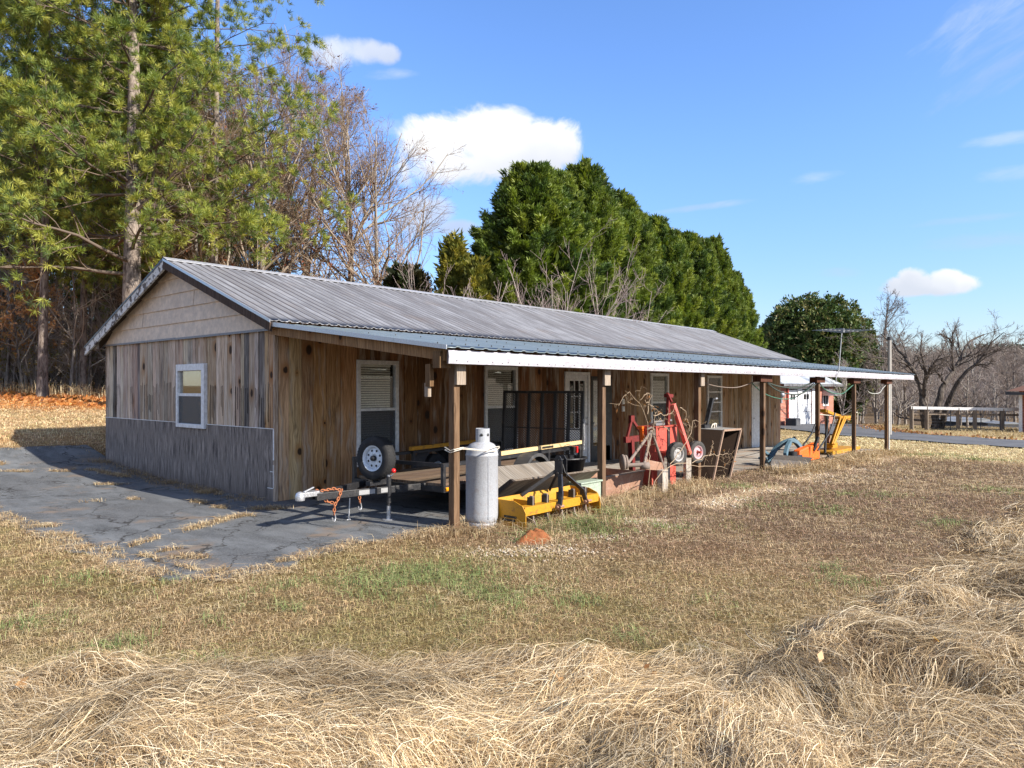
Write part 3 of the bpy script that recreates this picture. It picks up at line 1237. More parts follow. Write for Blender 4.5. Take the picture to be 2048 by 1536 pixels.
roof = corrugated('main_roof', M['galvanised'], XN, XF, RIDGE_Y, RIDGE_Z, -.30, zroof(-.30), .172, .016, barn)
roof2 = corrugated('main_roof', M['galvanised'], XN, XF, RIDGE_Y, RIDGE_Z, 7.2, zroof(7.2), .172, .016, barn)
m = MB()
k = 24
for sgn in (-1, 1):
    for i in range(k * 5):
        xa, xb = XN - .02 + (XF - XN + .04) * i / (k * 5), XN - .02 + (XF - XN + .04) * (i + 1) / (k * 5)
        dz = random.uniform(0, .008)
        y1 = RIDGE_Y + sgn * .17
        z1 = RIDGE_Z - .17 * SLOPE + .024 + dz
        m.add([(xa, RIDGE_Y, RIDGE_Z + .034), (xb, RIDGE_Y, RIDGE_Z + .034), (xb, y1, z1), (xa, y1, z1),
               (xa, RIDGE_Y, RIDGE_Z + .026), (xb, RIDGE_Y, RIDGE_Z + .026), (xb, y1, z1 - .007), (xa, y1, z1 - .007)],
              [(0, 1, 2, 3), (7, 6, 5, 4), (3, 2, 6, 7)])
m.build('ridge_cap', M['ridge'], roof)

PR0, PR1 = (-.16, 2.655), (-3.95, 2.165)
porch = corrugated('porch_roof', M['porch_metal'], -.22, 21.5, PR0[0], PR0[1], PR1[0], PR1[1], .23, .013, barn)
pz = lambda y: PR0[1] + (PR1[1] - PR0[1]) * (y - PR0[0]) / (PR1[0] - PR0[0])
m = MB()
m.col = (.02, .02, .02)
for i in range(94):
    x = -.06 + i * .23
    for y in (-.42, -2.0, -3.6):
        if random.random() < .9:
            m.lathe([(.0, .018), (.007, .018), (.008, 0)], (x + .02, y, pz(y) + .012), n=6)
m.build('screw_heads', M['black_steel'], porch)['kind'] = 'stuff'
m = MB()
m.hexa([(-.235, -.1, 2.62), (-.222, -.1, 2.62), (-.222, -3.95, 2.135), (-.235, -3.95, 2.135), (-.235, -.1, 2.685), (-.222, -.1, 2.685), (-.222, -3.95, 2.185), (-.235, -3.95, 2.185)])
m.build('edge_trim', M['flashing'], porch)

# white metal fascia, a little dented, with screws along its lower edge
m = MB()
n = 150
P = []
for i in range(n + 1):
    x = -.16 + 21.66 * i / n
    top = 2.135 + random.uniform(-.012, .006) * (1 if i % 3 else .2)
    wob = .006 * math.sin(x * 2.3) + .004 * math.sin(x * 5.1)
    P += [(x, -3.906 + wob * .6, 1.978 + .003 * math.sin(x)), (x, -3.912 + wob, 2.06), (x, -3.905 + wob * .5, top), (x, -3.895, top), (x, -3.893, 1.978), (x, -3.86, 1.974)]
F = []
for i in range(n):
    for j in range(5):
        a, b = i * 6 + j, (i + 1) * 6 + j
        F.append((a, b, b + 1, a + 1))
m.smooth = False
m.add(P, F)
m.m = 1
for i in range(120):
    x = .0 + i * .18 + random.uniform(-.05, .05)
    wob = .006 * math.sin(x * 2.3) + .004 * math.sin(x * 5.1)
    m.lathe([(.0, .006), (.005, .006), (.006, -.004)], (x, -3.909 + wob * .8, 2.01 + random.uniform(-.006, .006)), (0, -1, 0), 6)
m.build('fascia', [M['fascia'], M['black_steel']], porch)
m = MB()
m.col, m.seed = (.15, .10, .065), .4
m.box((-.14, -3.89, 1.985), (21.45, -3.85, 2.13))
m.box((-.1, -3.75, 1.99), (21.3, -3.63, 2.09))
m.build('porch_header', M['timber'], porch)
for i, x in enumerate([-.12] + [x for x in np.arange(1.1, 21.4, 1.02)]):
    m = MB()
    m.col, m.seed = ((.30, .19, .10) if i == 0 else (.14, .085, .045)), random.random()
    hh = .15 if i == 0 else .13
    y0 = .02 if i == 0 else -.03
    if i == 0:
        m.beam((x, -.03, pz(-.03) - .02 - hh / 2), (x, -3.84, pz(-3.84) - .02 - hh / 2), .05, hh)
    else:
        m.beam((x, y0, pz(y0) - .02 - hh / 2), (x, -3.84, pz(-3.84) - .02 - hh / 2), .045, hh)
    m.build('rafter', M['timber'], porch)
m = MB()
m.col, m.seed = (.17, .11, .06), .8
m.box((-.19, -3.80, 1.93), (-.02, -3.68, 2.12))
m.build('rafter_block', M['timber'], porch)
m = MB()
m.col, m.seed = (.17, .11, .06), .3
m.box((-.16, -3.60, 1.72), (-.10, -3.52, 1.98))
m.col = (.34, .30, .26)
m.box((-.155, -3.56, 1.60), (-.105, -3.50, 1.76))
m.build('hanging_board', M['grey_wood'], porch)
m = MB()
m.col, m.seed = (.40, .26, .14), .6
m.hexa([(-.19, -.16, 2.56), (-.15, -.16, 2.56), (-.15, .0, 2.60), (-.19, .0, 2.60), (-.19, -.5, 2.60), (-.15, -.5, 2.60), (-.15, .0, 2.655), (-.19, .0, 2.655)])
m.build('rafter_block', M['timber'], porch)

# bargeboards at the near gable
def rake(name, mat, y0, y1, x0, x1, drop0, h, col=(.2, .2, .2)):
    m = MB()
    m.col, m.seed = col, random.random()
    za, zb = zroof(y0) - drop0, zroof(y1) - drop0
    m.hexa([(x0, y0, za - h), (x1, y0, za - h), (x1, y1, zb - h), (x0, y1, zb - h), (x0, y0, za), (x1, y0, za), (x1, y1, zb), (x0, y1, zb)])
    return m.build(name, mat, barn)


rake('bargeboard', M['peeling'], RIDGE_Y + .0, 7.2, -.262, -.222, .016, .175)
rake('bargeboard', M['grey_wood'], -.28, RIDGE_Y - .0, -.262, -.222, .016, .155, (.085, .062, .05))
rake('rake_flashing', M['flashing'], -.30, RIDGE_Y - .002, -.272, -.2655, -.010, .045)
rake('rake_flashing', M['black_steel'], RIDGE_Y + .002, 7.22, -.272, -.2655, -.006, .04)
for (ya, yb) in ((-.27, RIDGE_Y), (RIDGE_Y, 7.15)):
    rake('soffit', M['timber'], ya, yb, -.221, .02, .035, .022, (.10, .075, .055))
m = MB()
m.col, m.seed = (.30, .27, .24), .5
m.hexa([(-.20, 6.66, 2.52), (-.16, 6.66, 2.52), (-.16, 7.1, 2.52), (-.20, 7.1, 2.52), (-.20, 6.66, 2.72), (-.16, 6.66, 2.72), (-.16, 7.1, 2.58), (-.20, 7.1, 2.58)])
m.build('eave_block', M['grey_wood'], barn)

# posts
for i, x in enumerate(POSTS_X):
    m = MB()
    m.col, m.seed = [(.17, .112, .07), (.15, .10, .066)][i % 2], random.random()
    g = gz(x, POST_Y)
    r = .047
    m.box((x - r, POST_Y - r, g - .15), (x + r, POST_Y + r, 1.985))
    p = m.build('porch_post', M['timber'], barn, bevel=.006)
    m = MB()
    m.col, m.seed = (.36, .32, .28), random.random()
    if i < 3:
        m.box((x - r + .005, POST_Y - r - .042, 1.74), (x + r + .06, POST_Y - r - .002, 1.975))
        m.build('post_block', M['grey_wood'], p)
    else:
        m.col = (.10, .045, .03)
        m.box((x - .30, POST_Y - .09, 1.835), (x + .30, POST_Y + .09, 1.972))
        m.build('post_cap', M['timber'], p)

# windows and doors
def bars(m, pts, y0, y1):
    for (a, b) in pts:
        m.box((a[0], y0, a[1]), (b[0], y1, b[1]))


def porch_window(x0, x1, z0, z1, zm):
    fw = .05
    m = MB()
    m.box((x0 - .02, -.055, z0 - .02), (x0 + fw, .03, z1 + .02))
    m.box((x1 - fw, -.055, z0 - .02), (x1 + .02, .03, z1 + .02))
    m.box((x0 + fw, -.054, z1 - fw), (x1 - fw, .03, z1 + .02))
    m.box((x0 + fw, -.058, z0 - .02), (x1 - fw, .03, z0 + fw))
    f = m.build('window_frame', M['white_trim'], barn, bevel=.004)
    m = MB()
    if zm:
        m.box((x0 + fw, -.040, zm - .022), (x1 - fw, .02, zm + .022))
    else:
        for k in (.24, .44, .62):
            zz = z1 - k * (z1 - z0) - .1
            m.box((x0 + fw, -.040, zz - .016), (x1 - fw, .02, zz + .016))
    m.build('meeting_rail', M['white_trim'], f)
    m = MB()
    m.box((x0 + fw, -.012, z0 + fw), (x1 - fw, -.008, z1 - fw))
    m.build('pane', M['glass'], f)
    m = MB()
    if zm:
        zz = z1 - fw - .03
        while zz > z0 + fw:
            m.hexa([(x0 + fw + .02, .004, zz - .017), (x1 - fw - .08, .004, zz - .017), (x1 - fw - .08, .009, zz + .012), (x0 + fw + .02, .009, zz + .012),
                    (x0 + fw + .02, .005, zz - .016), (x1 - fw - .08, .005, zz - .016), (x1 - fw - .08, .010, zz + .013), (x0 + fw + .02, .010, zz + .013)])
            zz -= .040
        m.box((x0 + fw + .01, .0, z1 - fw - .03), (x1 - fw - .07, .022, z1 - fw))
        m.build('blind', M['blind'], f)
        m = MB()
        m.box((x0 + fw, -.030, z0 + fw), (x1 - fw, -.028, zm - .022))
        m.build('insect_screen', M['screen_mesh'], f)
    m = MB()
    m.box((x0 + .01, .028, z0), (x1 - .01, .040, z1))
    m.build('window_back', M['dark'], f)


def _screen(t, b):
    out = t.n['Material Output']
    tr = t.new('ShaderNodeBsdfTransparent')
    mx = t.new('ShaderNodeMixShader')
    mx.inputs[0].default_value = .55
    b.inputs['Base Color'].default_value = (.06, .065, .075, 1)
    t.l.new(tr.outputs[0], mx.inputs[1])
    t.l.new(b.outputs[0], mx.inputs[2])
    t.l.new(mx.outputs[0], out.inputs['Surface'])


M['screen_mesh'] = material('insect_screen_mesh', _screen)
for w in WINS:
    porch_window(*w)

# gable window
y0, y1, z0, z1 = GWIN
m = MB()
fw = .10
m.box((-.075, y0 - .01, z0 - .01), (.02, y0 + fw, z1 + .02))
m.box((-.075, y1 - fw * .6, z0 - .01), (.02, y1 + .01, z1 + .02))
m.box((-.074, y0 + fw, z1 - fw * .95), (.02, y1 - fw * .6, z1 + .02))
m.box((-.080, y0 + fw, z0 - .01), (.02, y1 - fw * .6, z0 + .06))
gw = m.build('window_frame', M['white_door'], barn, bevel=.005)
m = MB()
m.box((-.06, y0 + fw, 1.56), (.015, y1 - fw * .6, 1.61))
m.build('meeting_rail', M['white_door'], gw)
m = MB()
m.box((-.025, y0 + fw, z0 + .06), (-.021, y1 - fw * .6, z1 - fw))
m.build('pane', M['glass'], gw)
m = MB()
m.box((-.046, y0 + fw, z0 + .06), (-.044, y1 - fw * .6, 1.56))
m.build('insect_screen', M['screen_mesh'], gw)
m = MB()
m.box((.021, y0 + .02, z0 + .02), (.035, y1 - .02, z1 - .02))
m.build('board_behind_glass', M['osb'], gw)

# white door with nine small panes
def framed(m, x0, x1, z0, z1, w, ya, yb, bot=None):
    m.box((x0, ya, z0), (x0 + w, yb, z1))
    m.box((x1 - w, ya, z0), (x1, yb, z1))
    m.box((x0 + w, ya, z1 - w), (x1 - w, yb, z1))
    m.box((x0 + w, ya, z0), (x1 - w, yb, z0 + (bot or w)))


x0, x1, z0, z1 = DOORS[0]
m = MB()
framed(m, x0, x1, z0, z1, .13, -.022, .02, .82)
for k in (1, 2):
    xx = x0 + .13 + (x1 - x0 - .26) * k / 3
    m.box((xx - .012, -.018, .79), (xx + .012, .015, z1 - .13))
    zz = .79 + (z1 - .13 - .79) * k / 3
    m.box((x0 + .13, -.017, zz - .012), (x1 - .13, .014, zz + .012))
m.box((x0 + .2, -.030, .12), (x1 - .2, -.0225, .66))
d = m.build('white_door', M['white_door'], barn, bevel=.003)
m = MB()
m.box((x0 + .13, -.004, .79), (x1 - .13, 0, z1 - .13))
m.build('pane', M['glass'], d)
m = MB()
for zz in (.86, 1.0):
    m.lathe([(.0, .06), (.026, .055), (.028, .04), (.010, .03), (.010, 0)], (x1 - .07, -.022, zz), (0, -1, 0), 12)
m.build('door_handle', M['zinc'], d)
m = MB()
framed(m, x0 - .07, x1 + .05, z0, z1 + .07, .07 - .002, -.05, .03, .01)
m.build('door_frame', M['white_trim'], barn)
# dark storm door with a blind behind its glass
x0, x1, z0, z1 = DOORS[1]
m = MB()
framed(m, x0, x1, z0, z1, .09, -.03, .01, .35)
m.box((x0 + .46, -.03, z0), (x1 - .09, .01, z1 - .09))
d = m.build('storm_door', M['black_steel'], barn, bevel=.003)
m = MB()
m.box((x0 + .09, -.01, .33), (x0 + .46, -.006, z1 - .09))
m.build('pane', M['glass'], d)
m = MB()
zz = z1 - .12
while zz > .4:
    m.box((x0 + .11, .004, zz - .008), (x0 + .44, .016, zz + .008))
    zz -= .024
m.build('blind', M['white_trim'], d)
m = MB()
m.lathe([(.0, .06), (.024, .055), (.026, .04), (.010, .03), (.010, 0)], (x0 + .05, -.03, .88), (0, -1, 0), 12)
m.build('door_handle', M['zinc'], d)
# pale door at the far end
x0, x1, z0, z1 = DOORS[2]
m = MB()
m.box((x0, -.02, z0), (x1, .02, z1))
m.box((x0 + .12, -.026, z0 + .2), (x1 - .12, -.0205, .75))
m.box((x0 + .12, -.026, .95), (x1 - .12, -.0205, z1 - .2))
d = m.build('pale_door', M['white_door'], barn, bevel=.003)
m = MB()
m.lathe([(.0, .06), (.024, .055), (.026, .04), (.010, .03), (.010, 0)], (x0 + .08, -.02, .7), (0, -1, 0), 12)
m.build('door_handle', M['zinc'], d)
m = MB()
framed(m, x0 - .07, x1 + .05, z0, z1 + .07, .068, -.05, .03, .01)
m.build('door_frame', M['white_trim'], barn)
m = MB()
m.box((x1 - .28, -.12, 1.76), (x1 - .12, -.055, 1.86))
m.build('wall_lamp', M['white_trim'], barn, bevel=.01)
for zz in (1.30, 1.12):
    m = MB()
    m.box((9.46, -.05, zz), (9.56, -.022, zz + .13))
    m.box((9.485, -.056, zz + .02), (9.535, -.05, zz + .055))
    m.box((9.485, -.056, zz + .075), (9.535, -.05, zz + .11))
    m.build('outlet_box', M['outlet'], barn, bevel=.004)
m = MB()
m.tube([(19.10, -3.72, -.35), (19.10, -3.72, 1.97)], .03, 10)
m.build('conduit', M['hose_white'], barn)

# ------------------------------------------------------------------ utility trailer (own axes: x to the rear, y to its left)
tr = thing('utility_trailer', 'black utility trailer with wooden deck, mesh ramp gate and spare wheel, parked under the porch', 'trailer',
           (.60, -2.06, 0), math.radians(6.9), local=True)
BL, HW = 3.7, .83
m = MB()
for s in (-1, 1):
    m.box((0, s * HW - .03, .33), (BL, s * HW + .03, .41))
    m.box((0, s * HW - .025, .705), (BL, s * HW + .025, .712))
    m.box((0, s * HW + s * .025 - .003, .66), (BL, s * HW + s * .025 + .003, .705))
    for x in (0, 1.25, 2.62, BL - .05):
        m.box((x, s * HW - .025, .41), (x + .05, s * HW + .025, .705))
for x in (0, .9, 1.8, 2.7, BL - .06):
    m.box((x, -HW + .03, .335), (x + .06, HW - .03, .405))
m.box((0, -HW + .03, .70), (.04, HW - .03, .712))
m.box((0.0, -HW + .03, .66), (.006, HW - .03, .70))
m.build('frame', M['black_steel'], tr, bevel=.003)
m = MB()
yy = -HW + .035
while yy < HW - .05:
    m.col, m.seed = jit((.175, .14, .105), .2), random.random()
    m.box((.062, yy, .407), (BL - .065, min(yy + .138, HW - .035), .440))
    yy += .142
m.build('deck', M['timber'], tr)
m = MB()
for s in (-1, 1):
    m.beam((-1.42, s * .05, .39), (.25, s * .52, .385), .055, .085)
m.box((-1.44, -.10, .345), (-1.30, .10, .352))
tg = m.build('tongue', M['black_steel'], tr, bevel=.004)
m = MB()
m.prism([(-1.62, -.045, .40), (-1.34, -.085, .40), (-1.34, .085, .40), (-1.62, .045, .40)], (0, 0, .055))
m.lathe([(.055, -.02), (.060, .03), (.045, .07), (.015, .085), (0, .086)], (-1.62, 0, .385), n=14)
m.beam((-1.56, 0, .46), (-1.42, 0, .50), .03, .015)
m.build('coupler', M['zinc'], tg, bevel=.003)
for (a, b) in ((.32, .45), (.50, .56)):
    p0, p1 = np.array([-1.42, -.05]), np.array([.25, -.52])
    q0, q1 = p0 + (p1 - p0) * a, p0 + (p1 - p0) * b
    n2 = np.array([-.27, -.96]) * .0292
    m = MB()
    m.hexa([(*(q0 + n2), .36), (*(q1 + n2), .36), (*(q1 + n2 * 1.04), .36), (*(q0 + n2 * 1.04), .36),
            (*(q0 + n2), .418), (*(q1 + n2), .418), (*(q1 + n2 * 1.04), .418), (*(q0 + n2 * 1.04), .418)])
    m.build('decal', M['decal'], tg)
# jack
m = MB()
m.tube([(-.47, -.33, .33), (-.47, -.33, .56)], .032, 12)
m.tube([(-.47, -.33, .06), (-.47, -.33, .34)], .025, 12)
m.tube([(-.47, -.33, .22), (-.47, -.33, .235)], .037, 12)
m.box((-.50, -.33, .36), (-.44, -.27, .42))
j = m.build('jack', M['black_steel'], tr)
m = MB()
m.tube([(-.47, -.33, .012), (-.47, -.33, .18)], .028, 12)
m.tube([(-.47, -.33, .004), (-.47, -.33, .012)], .085, 14)
m.build('jack_foot', M['zinc'], j)
m = MB()
m.tube([(-.47, -.33, .55), (-.47, -.33, .58)], .02, 8)
m.tube([(-.47, -.33, .565), (-.46, -.38, .57), (-.455, -.40, .60)], .008, 6)
m.m = 1
m.lathe([(0, -.03), (.025, -.024), (.032, 0), (.025, .024), (0, .03)], (-.455, -.40, .635), n=12)
m.build('jack_handle', [M['zinc'], M['red_lens']], j)


def chain(pts, name, parent, mat, link=.05, r=.007):
    P = [np.array(p, float) for p in pts]
    d = np.r_[0, np.cumsum([np.linalg.norm(b - a) for a, b in zip(P[:-1], P[1:])])]
    m = MB()
    n = int(d[-1] / (link * .72))
    for i in range(n):
        s = d[-1] * (i + .5) / n
        k = min(max(np.searchsorted(d, s) - 1, 0), len(P) - 2)
        c = P[k] + (P[k + 1] - P[k]) * (s - d[k]) / (d[k + 1] - d[k])
        ax = nrm(P[k + 1] - P[k])
        sd = nrm(np.cross(ax, (.3, .8, .2)))
        if i % 2:
            sd = np.cross(ax, sd)
        ring = []
        for q in range(13):
            t = 2 * math.pi * q / 12
            ring.append(c + ax * math.cos(t) * link * .5 + sd * math.sin(t) * link * .3)
        m.tube(ring, r, 5, cap=False)
    return m, P[-1]


for yy, pts in ((-.09, [(-1.38, -.09, .46), (-1.22, -.13, .47), (-1.12, -.16, .44), (-1.17, -.17, .36), (-1.24, -.17, .27), (-1.25, -.17, .16)]),
                (.07, [(-1.36, .02, .46), (-1.30, -.10, .32), (-1.24, -.15, .30)]),
                (-.2, [(-.88, -.22, .35), (-.87, -.22, .25)])):
    m, e = chain(pts, 'safety_chain', tr, M['rust_chain'])
    c = m.build('safety_chain', M['rust_chain'], tr)
    if pts[0][0] != -1.36:
        h = MB()
        e = np.array(e)
        h.tube([e + (0, 0, .02), e + (.02, 0, -.01), e + (.028, 0, -.05), e + (.01, 0, -.085), e + (-.02, 0, -.07), e + (-.025, 0, -.03)], .008, 6)
        h.build('chain_hook', M['zinc'], c)

# wheels, fenders, spare
def wheel(name, c, axis, R, w, parent, tyre, rim, hub=True, holes=8):
    ax = nrm(axis)
    t = MB()
    rr = R * .58
    t.lathe([(rr, -w * .42), (R * .75, -w * .5), (R * .93, -w * .46), (R, -w * .34), (R * .985, -w * .17), (R, -w * .15), (R, -.005), (R * .985, 0), (R, .005), (R, w * .15), (R * .985, w * .17), (R, w * .34), (R * .93, w * .46), (R * .75, w * .5), (rr, w * .42)], c, ax, 36)
    t.smooth = False
    a = nrm(np.cross(ax, (0, 0, 1)))
    b = np.cross(ax, a)
    for k in range(40):
        th = 2 * math.pi * k / 40
        d = a * math.cos(th) + b * math.sin(th)
        p = np.array(c) + d * R
        for sgn in (-1, 1):
            t.beam(p + ax * sgn * w * .22, p + ax * sgn * w * .36 + np.cross(ax, d) * .012, .010, .004, d)
    o = t.build(name, tyre, parent)
    m = MB()
    m.lathe([(rr + .004, w * .44), (rr - .012, w * .40), (rr - .03, w * .22), (rr * .86, w * .16), (rr * .80, w * .20), (rr * .42, w * .24), (rr * .30, w * .26), (rr * .28, w * .18), (0, w * .18)], c, ax, 32)
    m.lathe([(rr + .004, -w * .44), (rr - .012, -w * .40), (rr - .03, -w * .1), (0, -w * .1)], c, ax, 24)
    r_ = m.build('rim', rim, o)
    if holes:
        m = MB()
        for k in range(holes):
            th = 2 * math.pi * (k + .5) / holes
            p = np.array(c) + (a * math.cos(th) + b * math.sin(th)) * rr * .63 + ax * (w * .222)
            m.lathe([(0, .004), (rr * .09, .0035), (rr * .10, -.004)], p, ax, 10)
        m.lathe([(0, .05), (rr * .20, .048), (rr * .22, .0)], np.array(c) + ax * (w * .20), ax, 12)
        m.build('rim_holes', M['black_steel'], r_)
    return o


for s in (-1, 1):
    wheel('wheel', (1.93, s * (HW + .14), .305), (0, s, 0), .30, .17, tr, M['tyre'], M['white_rim'])
    m = MB()
    N = 18
    for i in range(N):
        t0, t1 = math.pi * (.02 + .96 * i / N), math.pi * (.02 + .96 * (i + 1) / N)
        for (ra, rb, ya, yb) in ((.40, .405, HW + .03, HW + .265),):
            P = [(1.93 + r * math.cos(t), s * y, .315 + r * math.sin(t)) for r in (ra, rb) for (t, y) in ((t0, ya), (t1, ya), (t1, yb), (t0, yb))]
            m.hexa(P)
        P = [(1.93 + r * math.cos(t), s * (HW + y), .315 + r * math.sin(t)) for y in (.262, .267) for (t, r) in ((t0, .355), (t1, .355), (t1, .405), (t0, .405))]
        m.hexa(P)
    m.build('fender', M['grey_fender'] if 'grey_fender' in M else M['black_steel'], tr)
sp = wheel('spare_wheel', (-.27, .10, .755), (-1, -.06, .04), .292, .175, tr, M['tyre'], M['white_rim'])
m = MB()
m.beam((-.15, .12, .40), (-.15, .12, .80), .06, .05)
m.beam((-.40, .12, .42), (.02, .12, .42), .08, .06)
m.build('spare_bracket', M['black_steel'], tr)

# ramp gate with expanded metal mesh
m = MB()
GZ0, GZ1, GX = .40, 1.63, BL + .03
lean = .06
def gpnt(y, z):
    return (GX + (z - GZ0) * lean, y, z)
for y in (-HW, HW):
    m.beam(gpnt(y, GZ0), gpnt(y, GZ1), .045, .05, (1, 0, 0))
for k in range(1, 6):
    y = -HW + 2 * HW * k / 6
    m.beam(gpnt(y, GZ0), gpnt(y, GZ1), .05, .05, (1, 0, 0))
for z in (GZ0, GZ1):
    m.beam(gpnt(-HW - .02, z), gpnt(HW + .02, z), .045, .045)
m.beam(gpnt(-HW, .98), gpnt(HW, .98), .02, .02)
rg = m.build('ramp_gate', M['black_steel'], tr)
m = MB()
dy, dz = .052, .022
nz = int((GZ1 - GZ0) / dz)
for i in range(nz):
    z = GZ0 + i * dz
    y = -HW + (i % 2) * dy / 2
    while y < HW - .01:
        for sg in (-1, 1):
            a = np.array(gpnt(y, z))
            b = np.array(gpnt(min(max(y + sg * dy / 2, -HW), HW), min(z + dz, GZ1)))
            m.add([a + (-.028, 0, -.0055), b + (-.028, 0, -.0055), b + (-.022, 0, .0055), a + (-.022, 0, .0055)], [(0, 1, 2, 3)])
        y += dy
m.build('ramp_mesh', M['mesh_steel'], rg)
for s, mt, a, b in ((-1, 'tan_bar', 1.25, BL + .02), (1, 'tan_yellow', 1.2, 3.3)):
    m = MB()
    m.beam((a, s * HW, .745), (b, s * HW, .765), .055, .06)
    bar = m.build('lift_assist', M['tan_bar'] if s < 0 else M['yellow'], tr, bevel=.004)
    if s < 0:
        m = MB()
        m.box((2.42, -HW - .0300, .738), (2.76, -HW - .0278, .774))
        m.build('sign_plate', M['black_decal'], bar)
        m = MB()
        m.box((a - .01, -HW - .03, .712), (a + .05, -HW + .03, .78))
        m.build('bar_end', M['black_steel'], bar)
m = MB()
m.tube([(.03, -HW - .029, .372), (.15, -HW - .029, .372)], .026, 10)
m.box((.03, -HW - .048, .348), (.15, -HW - .03, .396))
m.build('marker_light', M['amber'], tr, bevel=.008)
m = MB()
m.box((3.30, -HW - .10, .60), (3.36, -HW - .03, .72))
m.box((3.25, -HW - .055, .41), (3.40, -HW - .03, .60))
b = m.build('light_bracket', M['black_steel'], tr)
m = MB()
m.box((3.365, -HW - .13, .61), (3.41, -HW - .01, .72))
m.build('tail_light', M['red_lens'], b, bevel=.008)
m, e = chain([(GX + .05, -HW - .03, 1.15), (GX + .05, -HW - .04, .85), (GX + .05, -HW - .03, .62)], 'gate_chain', tr, M['zinc'], .045, .006)
m.build('gate_chain', M['zinc'], tr)

m = MB()
m.tube([(0, 0, -.05), (.03, .01, .28)], .009, 8)
m.tube([(-.03, 0, .004), (.03, 0, .004)], .012, 6)
o = m.build('steel_stake', M['zinc'])
o.location = (-.19, -2.08, 0)
tag(o, 'thin steel stake standing in the asphalt beside the trailer tongue', 'stake')

# ------------------------------------------------------------------ gas cylinder tied to the first post
tk = thing('gas_cylinder', 'tall grey gas cylinder tied to the nearest porch post', 'gas cylinder', (.56, -3.74, gz(.56, -3.74) - .02))
tx, ty, tz = tk.location
m = MB()
R = .196
m.lathe([(.0, .05), (.10, .055), (.17, .09), (.192, .15), (R, .2), (R, .90), (R + .004, .905), (R + .004, .925), (R, .93), (R - .003, .955), (R * .93, 1.0), (R * .76, 1.045), (R * .5, 1.07), (R * .3, 1.078), (.0, 1.08)], (tx, ty, tz), n=40)
m.tube([(tx - .078, ty - .181, tz + .16), (tx - .078, ty - .181, tz + .92)], .006, 6)
tb = m.build('cylinder_body', M['tank'], tk)
m = MB()
m.lathe([(.165, .0), (.172, .0), (.178, .12), (.170, .12), (.165, .0)], (tx, ty, tz), n=32)
m.build('foot_ring', M['tank'], tk)
m = MB()
N = 24
for i in range(N):
    t0, t1 = [2 * math.pi * (.06 + .80 * k / N) for k in (i, i + 1)]
    a0 = 2.6
    P = []
    for r in (.088, .094):
        for (t, z) in ((t0, 1.055), (t1, 1.055), (t1, 1.235), (t0, 1.235)):
            P.append((tx + r * math.cos(t + a0), ty + r * math.sin(t + a0), tz + z))
    m.hexa(P)
cl = m.build('valve_collar', M['tank'], tk)
m = MB()
for t in (-2.42, -1.5):
    d = np.array([math.cos(t), math.sin(t), 0])
    m.lathe([(0, .004), (.017, .003), (.019, -.003)], np.array([tx, ty, tz + 1.16]) + d * .095, d, 12)
m.build('collar_holes', M['black_steel'], cl)
m = MB()
m.tube([(tx, ty, tz + 1.07), (tx, ty, tz + 1.20)], .024, 10)
m.tube([(tx - .05, ty, tz + 1.14), (tx + .03, ty, tz + 1.14)], .016, 8)
m.m = 1
m.lathe([(0, .0), (.036, .0), (.038, .012), (.036, .024), (0, .024)], (tx, ty, tz + 1.205), n=12)
m.build('valve', [M['zinc'], M['dark_red']], tk)
rp = MB()
loop = []
for k in range(26):
    t = 2 * math.pi * k / 25
    loop.append((.35 + .30 * math.cos(t) * (1 if math.cos(t) < 0 else 1.42), -3.71 + .19 * math.sin(t) + .02, .975 + .02 * math.sin(3 * t)))
hull = [(.075, -3.755), (.2, -3.765), (.40, -3.955), (.56, -3.955), (.72, -3.88), (.775, -3.74), (.70, -3.56), (.5, -3.53), (.2, -3.60), (.075, -3.60), (.07, -3.7), (.075, -3.755)]
rp.tube([(x, y, .965 + .02 * math.sin(i * 1.7)) for i, (x, y) in enumerate(hull)], .006, 6)
rp.tube([(x, y, .985 + .02 * math.sin(i * 2.3)) for i, (x, y) in enumerate(hull)], .006, 6)
o = rp.build('rope', M['rope'])
tag(o, 'pale rope looped round the nearest porch post and the gas cylinder', 'rope')

# ------------------------------------------------------------------ yellow box blade (own axes)
bb = thing('box_blade', 'yellow tractor box blade with black hitch arms on the grass beside the gas cylinder', 'box blade',
           (.72, -4.30, gz(.8, -4.25) - .02), math.radians(.5), local=True)
bb.scale = (1, 1, .80)
WB = 1.56
for x in (0, WB):
    m = MB()
    poly = [(x, 0, .0), (x, .52, .0), (x, .52, .46), (x, .18, .46), (x, .05, .40), (x, 0, .30)]
    m.prism(poly, (.012, 0, 0))
    sp_ = m.build('side_plate', M['yellow'], bb, bevel=.002)
    if x == 0:
        m = MB()
        m.box((-.003, .14, .20), (-.0005, .34, .235))
        m.box((-.003, .16, .15), (-.0005, .36, .185))
        m.build('decal', M['black_decal'], sp_)
m = MB()
m.box((.012, .02, .25), (WB, .028, .38))
m.box((.012, .028, .372), (WB, .16, .38))
m.box((.012, .152, .25), (WB, .16, .372))
m.build('shank_beam', M['yellow'], bb, bevel=.003)
m = MB()
m.strip([(.012, .50, .02), (.012, .46, .12), (.012, .45, .25), (.012, .47, .40), (.012, .50, .46)], .01, .001, (1, 0, 0))
P = [(.50, .02), (.455, .14), (.45, .27), (.475, .40), (.50, .46)]
for (a, b) in zip(P[:-1], P[1:]):
    m.hexa([(.012, a[0], a[1]), (WB, a[0], a[1]), (WB, a[0] + .012, a[1]), (.012, a[0] + .012, a[1]), (.012, b[0], b[1]), (WB, b[0], b[1]), (WB, b[0] + .012, b[1]), (.012, b[0] + .012, b[1])])
m.box((.3, .16, .33), (.312, .45, .42))
